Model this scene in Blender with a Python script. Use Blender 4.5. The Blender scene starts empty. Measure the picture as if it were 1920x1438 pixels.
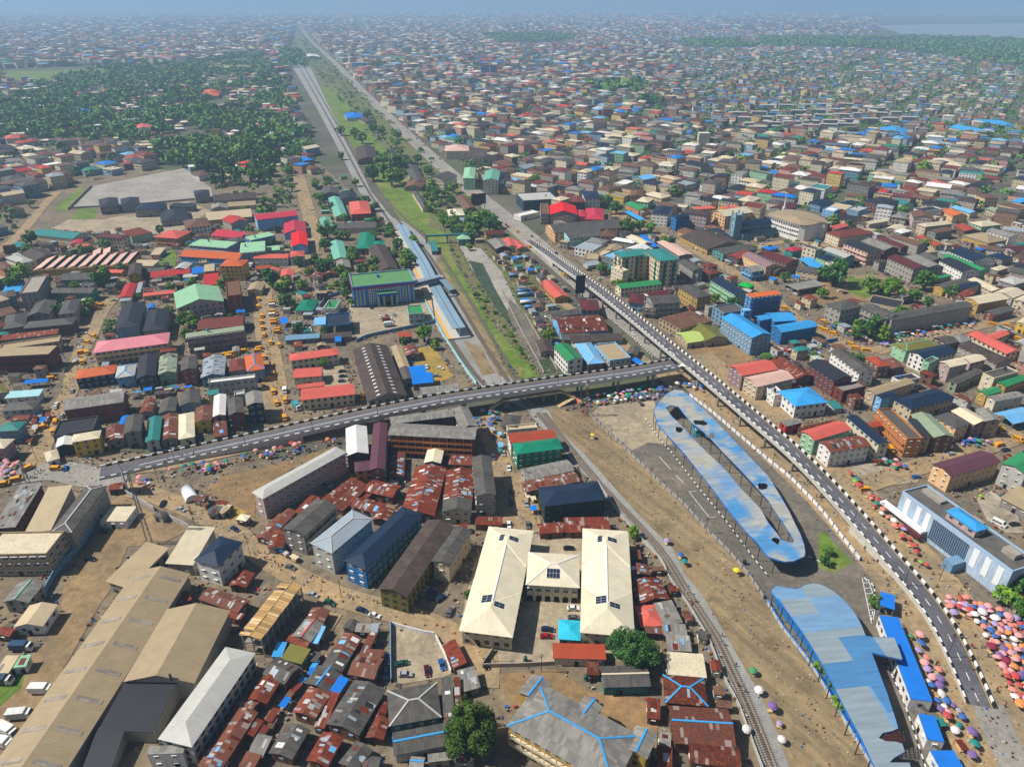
import bpy, math, random
import numpy as np
from mathutils import Vector, Matrix, noise as mnoise
from mathutils.geometry import tessellate_polygon
R = random.Random(7)
HAZE_D, HAZE_COL = 1.6e-4, (0.44, 0.69, 0.99, 1.0)
sc = bpy.context.scene
COL = sc.collection

# ------------------------------------------------------------------ camera, sky, sun, exposure
CAM_H, FPX, CX, CY = 185.0, 1320.0, 960.0, 719.0      # flying height in metres, focal length in photo pixels
PITCH = math.atan(CY / FPX)                            # the horizon sits at the top edge of the frame
cam_d = bpy.data.cameras.new('camera'); cam = bpy.data.objects.new('camera', cam_d); COL.objects.link(cam)
cam.location = (0, 0, CAM_H); cam.rotation_euler = (math.pi/2 - PITCH, 0, 0)
cam_d.sensor_width = 36; cam_d.lens = 36 * FPX / 1920; cam_d.clip_start = 1; cam_d.clip_end = 60000
sc.camera = cam
SUN_EL, SUN_AZ = math.radians(50), math.radians(-90)   # sun stands to the west (camera's left); azimuth from +Y, clockwise
wd = bpy.data.worlds.new('World'); sc.world = wd; wd.use_nodes = True
wn = wd.node_tree.nodes; bg = wn['Background']
sky = wn.new('ShaderNodeTexSky'); sky.sky_type = 'NISHITA'; sky.sun_disc = False
sky.sun_elevation = SUN_EL; sky.sun_rotation = SUN_AZ; sky.air_density = 1.0; sky.dust_density = 1.5; sky.altitude = 100
wd.node_tree.links.new(sky.outputs[0], bg.inputs[0]); bg.inputs[1].default_value = 0.055
sd = bpy.data.lights.new('sun', 'SUN'); sun = bpy.data.objects.new('sun', sd); COL.objects.link(sun)
sd.energy = 4.8; sd.angle = math.radians(0.6); sd.color = (1.0, 0.955, 0.89)
sv = Vector((math.sin(SUN_AZ)*math.cos(SUN_EL), math.cos(SUN_AZ)*math.cos(SUN_EL), math.sin(SUN_EL)))
sun.rotation_euler = sv.to_track_quat('Z', 'Y').to_euler()
sc.view_settings.view_transform = 'Standard'; sc.view_settings.look = 'None'
sc.view_settings.exposure = 0.22; sc.view_settings.gamma = 1.0
sc.cycles.max_bounces = 5; sc.cycles.diffuse_bounces = 2; sc.cycles.glossy_bounces = 2
sc.cycles.transmission_bounces = 2; sc.cycles.volume_bounces = 1; sc.cycles.use_denoising = True
sc.cycles.caustics_reflective = False; sc.cycles.caustics_refractive = False

# ------------------------------------------------------------------ survey: a photo pixel on a level plane -> metres
SP, CP = math.sin(PITCH), math.cos(PITCH)
def at(px, py, z=0.0):
    dx, dy = (px - CX)/FPX, (CY - py)/FPX
    d = (dx, CP + dy*SP, -SP + dy*CP)
    t = (z - CAM_H)/d[2]
    return Vector((d[0]*t, d[1]*t, z))
def px_of(x, y, z=0.0):
    v = (x, y, z - CAM_H); depth = v[1]*CP - v[2]*SP; up = v[1]*SP + v[2]*CP
    return CX + FPX*v[0]/depth, CY - FPX*up/depth
TILE = {a + str(r): (480*c, {0: 0, 1: 360, 2: 720, 3: 1078}[r]) for c, a in enumerate('ABCD') for r in range(4)}
TILE['O'] = (0, 0)
def tp(tile, s):                                        # 'x,y x,y' in quarter pixels of a map sheet -> photo pixels
    ox, oy = TILE[tile]; k = 1.0 if tile == 'O' else 1/3.9938
    return [(ox + float(a)*k, oy + float(b)*k) for a, b in (q.split(',') for q in s.split())]

# ------------------------------------------------------------------ colours and materials
def lin(h):
    h = h.lstrip('#'); c = [int(h[i:i+2], 16)/255 for i in (0, 2, 4)]
    c = [(x/12.92 if x <= .04045 else ((x+.055)/1.055)**2.4) for x in c]; y = .3*c[0] + .6*c[1] + .1*c[2]
    return tuple(min(.88, max(.004, y + (x - y)*1.10)) for x in c) + (1.0,)
PAL = dict(black='#2c2d33', dkgrey='#54514d', grey='#84817b', ltgrey='#b2b1ab', silver='#96a0a8', white='#e0deda', cream='#d0c4aa', ivory='#ded5bb',
  beige='#bfae91', tan='#a59478', brown='#6b4e3e', dkbrown='#4a3f3a', rust='#6b3226', darkrust='#52281f', maroon='#5a2b2c', plum='#5c3a43', red='#b03a36',
  crimson='#b53c4a', brightred='#de1616', salmon='#c9665a', pink='#d58890', pinkbeige='#d6b3a5', orange='#c4673f', terracotta='#9c4a36', blue='#1e74cc',
  skyblue='#4799d2', lightblue='#78b2de', palecyan='#a9d3d6', navy='#1c2b40', teal='#3a7d79', emerald='#177a60', green='#3c8757', dkgreen='#1f4d42',
  brightgreen='#22ae4c', mint='#94bf9c', seafoam='#76ae9a', sage='#8d9a82', olive='#716f3a', yellowgreen='#b3c777', mustard='#b4944e', yellow='#d2b04c',
  peach='#dcb68a', turquoise='#42b6ce', bluegrey='#6f8fa8', glassblue='#2f4d66', mauve='#8f7478', pinkgrey='#b39f9a', concrete='#9c958a', brick='#8f4a36',
  redbrown='#6e3a30', wallblue='#2f6da6', wallgreen='#1f7a55', deepgreen='#153c36', orangetan='#b5794a', postblue='#2c4f8f')
WORD = dict(postblue='blue', dkgrey='dark grey', ltgrey='light grey', dkbrown='dark brown', darkrust='dark rust', brightred='bright red', pinkbeige='pale pink', lightblue='light blue',
  palecyan='pale cyan', dkgreen='dark green', brightgreen='bright green', yellowgreen='yellow-green', bluegrey='blue-grey', glassblue='dark glass', pinkgrey='pinkish grey',
  redbrown='red-brown', wallblue='blue', wallgreen='green', deepgreen='deep green', orangetan='orange-tan', skyblue='sky blue', rust='rusty')
def word(c): return WORD.get(c, c)
LC = {k: lin(v) for k, v in PAL.items()}
MATS = {}
class NM:
    def __init__(s, name, rough=.8, spec=.3, metal=0.0):
        s.m = bpy.data.materials.new(name); s.m.use_nodes = True; s.nt = s.m.node_tree; s.n = s.nt.nodes; s.b = s.n['Principled BSDF']
        s.b.inputs['Roughness'].default_value = rough; s.b.inputs['Specular IOR Level'].default_value = spec; s.b.inputs['Metallic'].default_value = metal
        MATS[name] = s.m
    def new(s, t, **kw):
        n = s.n.new(t)
        for k, v in kw.items():
            if hasattr(n, k): setattr(n, k, v)
            else: n.inputs[k.replace('_', ' ')].default_value = v
        return n
    def ln(s, a, b): s.nt.links.new(a, b)
    def val(s, x, sock):
        if isinstance(x, (int, float)): sock.default_value = x
        elif isinstance(x, tuple): sock.default_value = x
        else: s.ln(x, sock)
    def math(s, op, a, b=0.0, clamp=False):
        n = s.n.new('ShaderNodeMath'); n.operation = op; n.use_clamp = clamp; s.val(a, n.inputs[0]); s.val(b, n.inputs[1]); return n.outputs[0]
    def mix(s, f, a, b, mode='MIX'):
        n = s.n.new('ShaderNodeMix'); n.data_type = 'RGBA'; n.blend_type = mode; s.val(f, n.inputs[0]); s.val(a, n.inputs[6]); s.val(b, n.inputs[7]); return n.outputs[2]
    def noise(s, vec, scale, detail=4, rough=.55, dist=0.0):
        n = s.n.new('ShaderNodeTexNoise'); n.inputs['Scale'].default_value = scale; n.inputs['Detail'].default_value = detail
        n.inputs['Roughness'].default_value = rough; n.inputs['Distortion'].default_value = dist
        if vec is not None: s.ln(vec, n.inputs['Vector'])
        return n.outputs[0]
    def ramp(s, f, lo, hi, a=0.0, b=1.0):
        n = s.n.new('ShaderNodeMapRange'); n.inputs[1].default_value = lo; n.inputs[2].default_value = hi; n.inputs[3].default_value = a; n.inputs[4].default_value = b
        s.ln(f, n.inputs[0]); return n.outputs[0]
    def scale(s, vec, sx, sy, sz=1.0):
        n = s.n.new('ShaderNodeVectorMath'); n.operation = 'MULTIPLY'; s.ln(vec, n.inputs[0]); n.inputs[1].default_value = (sx, sy, sz); return n.outputs[0]
    def gain(s, col, f):                                 # colour times a scalar socket
        c = s.n.new('ShaderNodeCombineColor')
        for i in range(3): s.ln(f, c.inputs[i])
        return s.mix(1.0, col, c.outputs[0], 'MULTIPLY')
    def pos(s): return s.new('ShaderNodeNewGeometry').outputs['Position']
    def uv(s): return s.new('ShaderNodeUVMap').outputs[0]
    def ocol(s):
        o = s.new('ShaderNodeObjectInfo'); return o.outputs['Color'], o.outputs['Random']
    def out(s, col, bump=None, strength=.3, dist=.1):
        s.val(col, s.b.inputs['Base Color'])
        if bump is not None:
            b = s.n.new('ShaderNodeBump'); b.inputs['Strength'].default_value = strength; b.inputs['Distance'].default_value = dist
            s.ln(bump, b.inputs['Height']); s.ln(b.outputs[0], s.b.inputs['Normal'])
        return s.m

def sheet_material(name, patch, rusty, rough):
    k = NM(name, rough, .25); col, rnd = k.ocol(); uv = k.uv(); p = k.pos()
    n1 = k.noise(p, .22, 5); n2 = k.noise(k.scale(uv, 1.6, .18), 1.0, 4); n3 = k.noise(p, 1.3, 4, .65)
    sx = k.new('ShaderNodeSeparateXYZ'); k.ln(uv, sx.inputs[0]); u, v = sx.outputs[0], sx.outputs[1]
    cell = k.new('ShaderNodeCombineXYZ'); k.ln(k.math('FLOOR', k.math('DIVIDE', u, .92)), cell.inputs[0]); k.ln(k.math('FLOOR', k.math('DIVIDE', v, 2.6)), cell.inputs[1]); k.ln(rnd, cell.inputs[2])
    wn_ = k.new('ShaderNodeTexWhiteNoise'); wn_.noise_dimensions = '3D'; k.ln(cell.outputs[0], wn_.inputs[0])
    a_ = .07 + patch*.5; c = k.gain(col, k.ramp(n1, .3, .7, 1 - a_, 1 + a_)); c = k.gain(c, k.ramp(n2, .3, .7, .94, 1.05))
    c = k.gain(c, k.ramp(wn_.outputs[0], 0, 1, 1 - patch, 1 + patch))
    c = k.gain(c, k.ramp(rnd, 0, 1, .72 if rusty else .9, 1.22 if rusty else 1.06))
    if rusty:
        c = k.mix(k.ramp(k.math('FRACT', k.math('MULTIPLY', rnd, 7.3)), .55, 1, 0, .55), c, lin('#6a5a50'))
        c = k.mix(k.math('MULTIPLY', k.ramp(n3, .45, .7), .65, True), c, lin('#8f4a22'))
        c = k.mix(k.ramp(wn_.outputs[0], .93, .95, 0, .55), c, lin('#a59f9a'))
        c = k.mix(k.ramp(n1, .60, .75, 0, .6), c, lin('#3a2019'))
    else:
        c = k.mix(k.ramp(k.math('MULTIPLY', n3, n2), .26, .44, 0, .10 + patch), c, lin('#4f463b'))
    seam = k.math('LESS_THAN', k.math('FRACT', k.math('DIVIDE', u, .92)), .09)
    c = k.gain(c, k.ramp(seam, 0, 1, 1.0, .84))
    w = k.math('SINE', k.math('MULTIPLY', u, 6.283/.46))
    return k.out(c, w, .35, .05)
sheet_material('roof_clean', .03, False, .42); sheet_material('roof_patched', .22, False, .7); sheet_material('roof_rust', .30, True, .75)
def plain_object_material(name, rough, amp, grime):
    k = NM(name, rough, .25); col, rnd = k.ocol(); p = k.pos()
    n1 = k.noise(p, .35, 5); n2 = k.noise(k.scale(p, 1.6, 1.6, .25), 1.0, 4, .6)
    c = k.gain(col, k.ramp(n1, .3, .7, 1 - amp, 1 + amp))
    c = k.mix(k.ramp(n2, .48, .72, 0, grime), c, lin('#4d453b'))
    return k.out(c, n2, .1, .05)
plain_object_material('wall_paint', .85, .10, .42); plain_object_material('painted', .45, .04, .10); plain_object_material('cloth', .9, .06, .08)
def const_mat(name, hexc, rough=.6, amp=.08, scale=.5, spec=.3, metal=0.0):
    k = NM(name, rough, spec, metal); n = k.noise(k.pos(), scale, 5)
    return k.out(k.gain(lin(hexc), k.ramp(n, .3, .7, 1 - amp, 1 + amp)))
const_mat('glass', '#1a222b', .12, .25, .3, .6); const_mat('glass_blue', '#152a44', .1, .35, .4, .6)
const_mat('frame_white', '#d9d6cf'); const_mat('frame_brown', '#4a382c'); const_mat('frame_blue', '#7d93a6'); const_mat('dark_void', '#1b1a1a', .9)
const_mat('concrete', '#8d877c', .85, .16, .4); const_mat('concrete_light', '#b9b5ac', .8, .12, .4); const_mat('metal_grey', '#6d7176', .5); const_mat('steel_dark', '#3c3b3d', .6)
const_mat('rubber', '#18181a', .8); const_mat('paint_white', '#dfe1e2', .6, .1, 1.2); const_mat('paint_black', '#1b1d22', .6, .15, 1.2); const_mat('paint_yellow', '#c9a545', .6, .1, 1.0)
const_mat('skin', '#4a2f22', .6); const_mat('trousers', '#24283a', .9); const_mat('bark', '#4d4136', .9, .2, 1.5); const_mat('timber', '#c8a777', .8, .2, .8); const_mat('panel_blue', '#18263f', .2, .2, .8, .5); const_mat('roof_felt', '#5d5a56', .9, .22, .25)
const_mat('paint_blue', '#1c6fc4', .5, .08); const_mat('lamp_glass', '#e8e4d4', .3); const_mat('chrome', '#b9bcc0', .3, .05, 1, .5, .8); const_mat('red_lamp', '#8f1414', .3)

def ground_mat(name, a, b, c, s1=.05, s2=.6, tracks=None, rough=.95, wear=.22, patch=.5):
    k = NM(name, rough, .15); p = k.pos()
    n1 = k.noise(p, s1, 6, .6, .4); n2 = k.noise(p, s2, 5, .65); n3 = k.noise(p, s1*.3, 4)
    col = k.mix(k.ramp(n1, .38, .64), lin(a), lin(b)); col = k.mix(k.ramp(n3, .55, .7, 0, .6), col, lin(c))
    col = k.gain(col, k.ramp(n2, .25, .75, .72, 1.22))
    n4 = k.noise(p, 3.0, 3, .7); col = k.gain(col, k.ramp(n4, .3, .7, .82, 1.15))
    n5 = k.noise(p, .16, 6, .72, 1.2); col = k.gain(col, k.ramp(n5, .32, .68, 1 - wear, 1 + wear)); n6 = k.noise(p, .07, 5, .7, .8); col = k.mix(k.ramp(n6, .56, .64, 0, patch), col, lin(c))
    return k.out(col, n2, .25, .2)
ground_mat('earth', '#82745f', '#6f675b', '#554f47', .03, .4, wear=.3)
ground_mat('earth_street', '#a38c6c', '#8f8069', '#776d5e', .05, .5)
ground_mat('dirt_orange', '#937858', '#7f6d53', '#665a49', .045, .35)
def rut_mat():
    k = NM('dirt_ruts', .95, .12); p = k.pos(); mp = k.new('ShaderNodeMapping'); mp.inputs['Rotation'].default_value = (0, 0, math.radians(57)); k.ln(p, mp.inputs[0]); q = mp.outputs[0]
    n1 = k.noise(k.scale(q, .02, .35, 1), 1.0, 5, .6, .3); n2 = k.noise(p, .5, 6, .7); n3 = k.noise(p, .06, 4, .6); n4 = k.noise(p, .16, 4, .7)
    c = k.mix(k.ramp(n1, .35, .65), lin('#7a6c56'), lin('#988669')); c = k.mix(k.ramp(n3, .5, .68, 0, .75), c, lin('#5d5242')); c = k.mix(k.ramp(n4, .60, .70, 0, .5), c, lin('#ad8c60')); c = k.mix(k.ramp(n2, .62, .72, 0, .5), c, lin('#b3a48b'))
    c = k.gain(c, k.ramp(n2, .25, .75, .75, 1.2)); k.out(c, n2, .4, .3)
rut_mat()
ground_mat('concrete_yard', '#a89b84', '#978b77', '#7d7466', .06, .4)
ground_mat('asphalt_old', '#67635c', '#797164', '#55534f', .05, .5)
ground_mat('asphalt', '#5f5d62', '#68666a', '#504f53', .08, 1.0, wear=.12, patch=.7)
ground_mat('road_grey', '#99948c', '#8a8680', '#a39a8a', .05, .6, wear=.12)
ground_mat('ballast', '#8e8e8c', '#9a9892', '#7d776c', .06, 2.2, wear=.14)
ground_mat('grass', '#5a7034', '#6d8040', '#8a7c58', .04, .5, patch=.85, wear=.3); ground_mat('yard_brown', '#937d60', '#7f6e57', '#6b604f', .05, .4); ground_mat('grass_dry', '#8f7f4a', '#a98a52', '#7d8040', .07, .5)
ground_mat('gravel_pale', '#9f9a92', '#8f8a83', '#aaa499', .04, .7); ground_mat('water_green', '#46533b', '#39452f', '#525c40', .05, .3, None, .2)
ground_mat('rubble_grey', '#a59c8a', '#8a8070', '#b9b2a4', .1, 1.6)

# ------------------------------------------------------------------ mesh and object helpers
def mesh(name, V, F, mats, fm=None, smooth=False):
    me = bpy.data.meshes.new(name); me.from_pydata([tuple(v) for v in V], [], F)
    for m in (mats if isinstance(mats, (list, tuple)) else [mats]): me.materials.append(MATS[m])
    if fm: me.polygons.foreach_set('material_index', fm)
    if smooth: me.polygons.foreach_set('use_smooth', [True]*len(F))
    uvl = me.uv_layers.new(name='UVMap'); d = [0.0]*(2*len(me.loops)); vs = [Vector(v) for v in V]
    for p in me.polygons:
        n = p.normal
        if abs(n.z) > .9995 or n.length < .5: a = Vector((1, 0, 0)); b = Vector((0, 1, 0))
        else:
            a = Vector((-n.y, n.x, 0)).normalized(); b = n.cross(a)
        for li in p.loop_indices:
            v = vs[me.loops[li].vertex_index]; d[2*li] = v.dot(a); d[2*li+1] = v.dot(b)
    uvl.data.foreach_set('uv', d); me.update(); return me
def ob(name, me, parent=None, loc=(0, 0, 0), rz=0.0, color=None, label=None, cat=None, group=None, kind=None, scale=None, rot=None):
    o = bpy.data.objects.new(name, me); COL.objects.link(o); o.location = loc
    o.rotation_euler = rot if rot else (0, 0, rz)
    if parent: o.parent = parent
    if color is not None: o.color = LC[color] if isinstance(color, str) else color
    if scale is not None: o.scale = scale
    if label: o['label'] = label
    if cat: o['category'] = cat
    if group: o['group'] = group
    if kind: o['kind'] = kind
    return o
def box_vf(x0, x1, y0, y1, z0, z1, base=0):
    V = [(x0, y0, z0), (x1, y0, z0), (x1, y1, z0), (x0, y1, z0), (x0, y0, z1), (x1, y0, z1), (x1, y1, z1), (x0, y1, z1)]
    F = [(0, 3, 2, 1), (4, 5, 6, 7), (0, 1, 5, 4), (1, 2, 6, 5), (2, 3, 7, 6), (3, 0, 4, 7)]
    return V, [tuple(i + base for i in f) for f in F]
class MB:                                                # collects pieces of ONE part
    def __init__(s): s.V, s.F, s.M = [], [], []
    def add(s, V, F, m=0):
        b = len(s.V); s.V += [tuple(v) for v in V]; s.F += [tuple(i + b for i in f) for f in F]; s.M += [m]*len(F)
    def box(s, x0, x1, y0, y1, z0, z1, m=0): s.add(*box_vf(x0, x1, y0, y1, z0, z1), m)
    def bar(s, a, b, w, h=None, m=0):                    # square bar from a to b
        a, b = Vector(a), Vector(b); d = (b - a)
        if d.length < 1e-6: return
        d.normalize(); h = h or w; u = d.cross(Vector((0, 0, 1)));
        u = Vector((1, 0, 0)) if u.length < 1e-4 else u.normalized(); v = u.cross(d)
        V = [p + u*i*w/2 + v*j*h/2 for p in (a, b) for i, j in ((-1, -1), (1, -1), (1, 1), (-1, 1))]
        s.add(V, [(0, 1, 2, 3), (7, 6, 5, 4), (0, 4, 5, 1), (1, 5, 6, 2), (2, 6, 7, 3), (3, 7, 4, 0)], m)
    def cyl(s, c, r, z0, z1, n=8, r2=None, m=0):
        r2 = r if r2 is None else r2; b = [(c[0] + r*math.cos(6.2832*i/n), c[1] + r*math.sin(6.2832*i/n), z0) for i in range(n)]
        t = [(c[0] + r2*math.cos(6.2832*i/n), c[1] + r2*math.sin(6.2832*i/n), z1) for i in range(n)]
        s.add(b + t, [(i, (i+1) % n, n + (i+1) % n, n + i) for i in range(n)] + [tuple(range(n, 2*n)), tuple(range(n-1, -1, -1))], m)
    def me(s, name, mats, smooth=False): return mesh(name, s.V, s.F, mats, s.M, smooth)
def poly_sheet(name, pxs, z, mat, label, cat='ground', kind='structure', world=False):
    P = [Vector((p[0], p[1], z)) for p in pxs] if world else [at(x, y, z) for x, y in pxs]
    tris = tessellate_polygon([P]); V = P; F = []
    for t in tris:
        a, b, c = (P[i] for i in t)
        F.append(t if (b-a).cross(c-a).z > 0 else t[::-1])
    o = ob(name, mesh(name, V, F, mat), label=label, cat=cat, kind=kind); return o
def resample(P, step):
    P = [Vector(p) for p in P]; out = [P[0].copy()]; acc = 0.0
    for a, b in zip(P, P[1:]):
        L = (b - a).length
        if L < 1e-6: continue
        t = step - acc
        while t <= L: out.append(a.lerp(b, t/L)); t += step
        acc = L - (t - step)
    if (out[-1] - P[-1]).length > step*.3: out.append(P[-1].copy())
    return out
def smooth_path(P, it=2):
    P = [Vector(p) for p in P]
    for _ in range(it):
        Q = [P[0]]
        for a, b in zip(P, P[1:]): Q += [a.lerp(b, .25), a.lerp(b, .75)]
        P = Q + [P[-1]]
    return P
def sides(P):
    out = []
    for i in range(len(P)):
        d = P[min(i+1, len(P)-1)] - P[max(i-1, 0)]; d.z = 0; d.normalize(); out.append(Vector((d.y, -d.x, 0)))    # right-hand side
    return out
def ribbon(P, o0, o1, z0, z1, close=True):               # strip along P between side offsets, box section
    S = sides(P); V, F = [], []
    for p, s in zip(P, S):
        V += [p + s*o0 + Vector((0, 0, z0)), p + s*o1 + Vector((0, 0, z0)), p + s*o1 + Vector((0, 0, z1)), p + s*o0 + Vector((0, 0, z1))]
    for i in range(len(P)-1):
        a, b = 4*i, 4*i + 4
        F.append((a+3, a+2, b+2, b+3))
        if close: F += [(a, b, b+1, a+1), (a+1, b+1, b+2, a+2), (a, a+3, b+3, b)]
    if close: n = 4*(len(P)-1); F += [(0, 1, 2, 3), (n+3, n+2, n+1, n)]
    return V, F
def flat_ribbon(P, o0, o1, z):
    S = sides(P); V = []
    for p, s in zip(P, S): V += [p + s*o0 + Vector((0, 0, z)), p + s*o1 + Vector((0, 0, z))]
    return V, [(2*i, 2*i+1, 2*i+3, 2*i+2) for i in range(len(P)-1)]
def pip(x, y, poly):
    c = False; j = len(poly) - 1
    for i in range(len(poly)):
        xi, yi = poly[i][0], poly[i][1]; xj, yj = poly[j][0], poly[j][1]
        if (yi > y) != (yj > y) and x < (xj - xi)*(y - yi)/(yj - yi) + xi: c = not c
        j = i
    return c
# ------------------------------------------------------------------ buildings
OCC = np.zeros((1500, 1100), bool); OX, OY, OC = -900.0, 60.0, 1.5     # 1.5 m cells of ground already built on
def occ_idx(x, y): return int((x - OX)/OC), int((y - OY)/OC)
def occ_rect(cx, cy, ang, L, W, mark=False, grow=0.0):
    c, s = math.cos(ang), math.sin(ang); hit = tot = 0
    nx, ny = max(2, int((L + 2*grow)/1.2)), max(2, int((W + 2*grow)/1.2))
    for i in range(nx + 1):
        for j in range(ny + 1):
            a, b = (i/nx - .5)*(L + 2*grow), (j/ny - .5)*(W + 2*grow)
            I, J = occ_idx(cx + a*c - b*s, cy + a*s + b*c)
            if 0 <= I < OCC.shape[0] and 0 <= J < OCC.shape[1]:
                tot += 1; hit += bool(OCC[I, J])
                if mark: OCC[I, J] = True
            else: return 1.0
    return hit/max(tot, 1)
def occ_path(P, w):
    for p in resample(P, 1.0):
        for i in range(-int(w/2/OC) - 1, int(w/2/OC) + 2):
            for j in range(-int(w/2/OC) - 1, int(w/2/OC) + 2):
                I, J = occ_idx(p.x + i*OC, p.y + j*OC)
                if 0 <= I < OCC.shape[0] and 0 <= J < OCC.shape[1]: OCC[I, J] = True
def occ_poly(W):
    xs = [p[0] for p in W]; ys = [p[1] for p in W]
    i0, j0 = occ_idx(min(xs), min(ys)); i1, j1 = occ_idx(max(xs), max(ys))
    for i in range(max(i0, 0), min(i1 + 1, OCC.shape[0])):
        for j in range(max(j0, 0), min(j1 + 1, OCC.shape[1])):
            if not OCC[i, j] and pip(OX + i*OC, OY + j*OC, W): OCC[i, j] = True
WIN = {}
def window_mesh(w, h, frame, glass='glass'):
    key = (round(w, 1), round(h, 1), frame, glass)
    if key not in WIN:
        a, b = w/2, h/2; t = .12; V = []
        for y, (p, q) in ((0.0, (a, b)), (-.09, (a, b)), (-.09, (a - t, b - t)), (-.03, (a - t, b - t))):
            V += [(-p, y, -q), (p, y, -q), (p, y, q), (-p, y, q)]
        F, M = [], []
        for r in range(3):
            for i in range(4): j = (i+1) % 4; F.append((4*r+i, 4*r+j, 4*r+4+j, 4*r+4+i)); M.append(0)
        F.append((12, 13, 14, 15)); M.append(1)
        F += [(8, 9, 9+0, 8)] if 0 else []
        m = MB(); m.V, m.F, m.M = V, F, M
        m.box(-.04, .04, -.075, -.03, -b + t, b - t, 0)
        m.box(-a - .12, a + .12, -.42, 0, b + .04, b + .14, 0)
        WIN[key] = m.me('window', [frame, glass])
    return WIN[key]
def door_mesh(w=1.3, h=2.2):
    key = ('door', w)
    if key not in WIN:
        m = MB(); m.box(-w/2, w/2, -.08, 0, -h/2, h/2, 0); m.box(-w/2 + .12, w/2 - .12, -.1, -.08, -h/2, h/2 - .12, 1); WIN[key] = m.me('door', ['frame_brown', 'dark_void'])
    return WIN[key]
HOUSES = []                                             # (root, base label, photo pixel) named at the end
ROOFWORD = dict(g='gable-roofed', h='hip-roofed', f='flat-roofed', s='lean-to roofed', y='gable-roofed')
STOREY = ['', 'one-storey', 'two-storey', 'three-storey', 'four-storey', 'five-storey', 'six-storey', 'seven-storey', 'eight-storey']
def roof_geo(rt, hx, hy, h, rise):
    """top vertices and faces, ridge along x"""
    if rt == 'g':
        V = [(-hx, -hy, h), (hx, -hy, h), (hx, hy, h), (-hx, hy, h), (-hx, 0, h+rise), (hx, 0, h+rise)]; F = [(0, 1, 5, 4), (2, 3, 4, 5)]
    elif rt == 'h':
        e = max(hx - hy, .05)
        V = [(-hx, -hy, h), (hx, -hy, h), (hx, hy, h), (-hx, hy, h), (-e, 0, h+rise), (e, 0, h+rise)]; F = [(0, 1, 5, 4), (2, 3, 4, 5), (1, 2, 5), (3, 0, 4)]
    elif rt == 's':
        V = [(-hx, -hy, h), (hx, -hy, h), (hx, hy, h+rise), (-hx, hy, h+rise)]; F = [(0, 1, 2, 3)]
    else:
        V = [(-hx, -hy, h), (hx, -hy, h), (hx, hy, h), (-hx, hy, h)]; F = [(0, 1, 2, 3)]
    return V, F
def shell(V, F, t):
    n = len(V); W = list(V) + [(x, y, z - t) for x, y, z in V]; G = list(F) + [tuple(i + n for i in f[::-1]) for f in F]
    cnt = {}
    for f in F:
        for a, b in zip(f, f[1:] + f[:1]): cnt[(a, b)] = 1
    for a, b in cnt:
        if (b, a) not in cnt: G.append((b, a, a + n, b + n))
    return W, G
def rect_from_px(P, h):
    a, b, c = (at(x, y, h) for x, y in P); u, v = b - a, c - b
    if u.length >= v.length:
        e1 = u.normalized(); e2 = Vector((-e1.y, e1.x, 0)); e2 = e2 if e2.dot(v) > 0 else -e2
        L, W = u.length, abs(v.dot(e2))
    else:
        e2 = v.normalized(); e1 = Vector((e2.y, -e2.x, 0)); e1 = e1 if e1.dot(u) > 0 else -e1
        L, W = abs(u.dot(e1)), v.length
    ctr = (a + c)/2; return ctr.x, ctr.y, e1, e2, L, W
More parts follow.
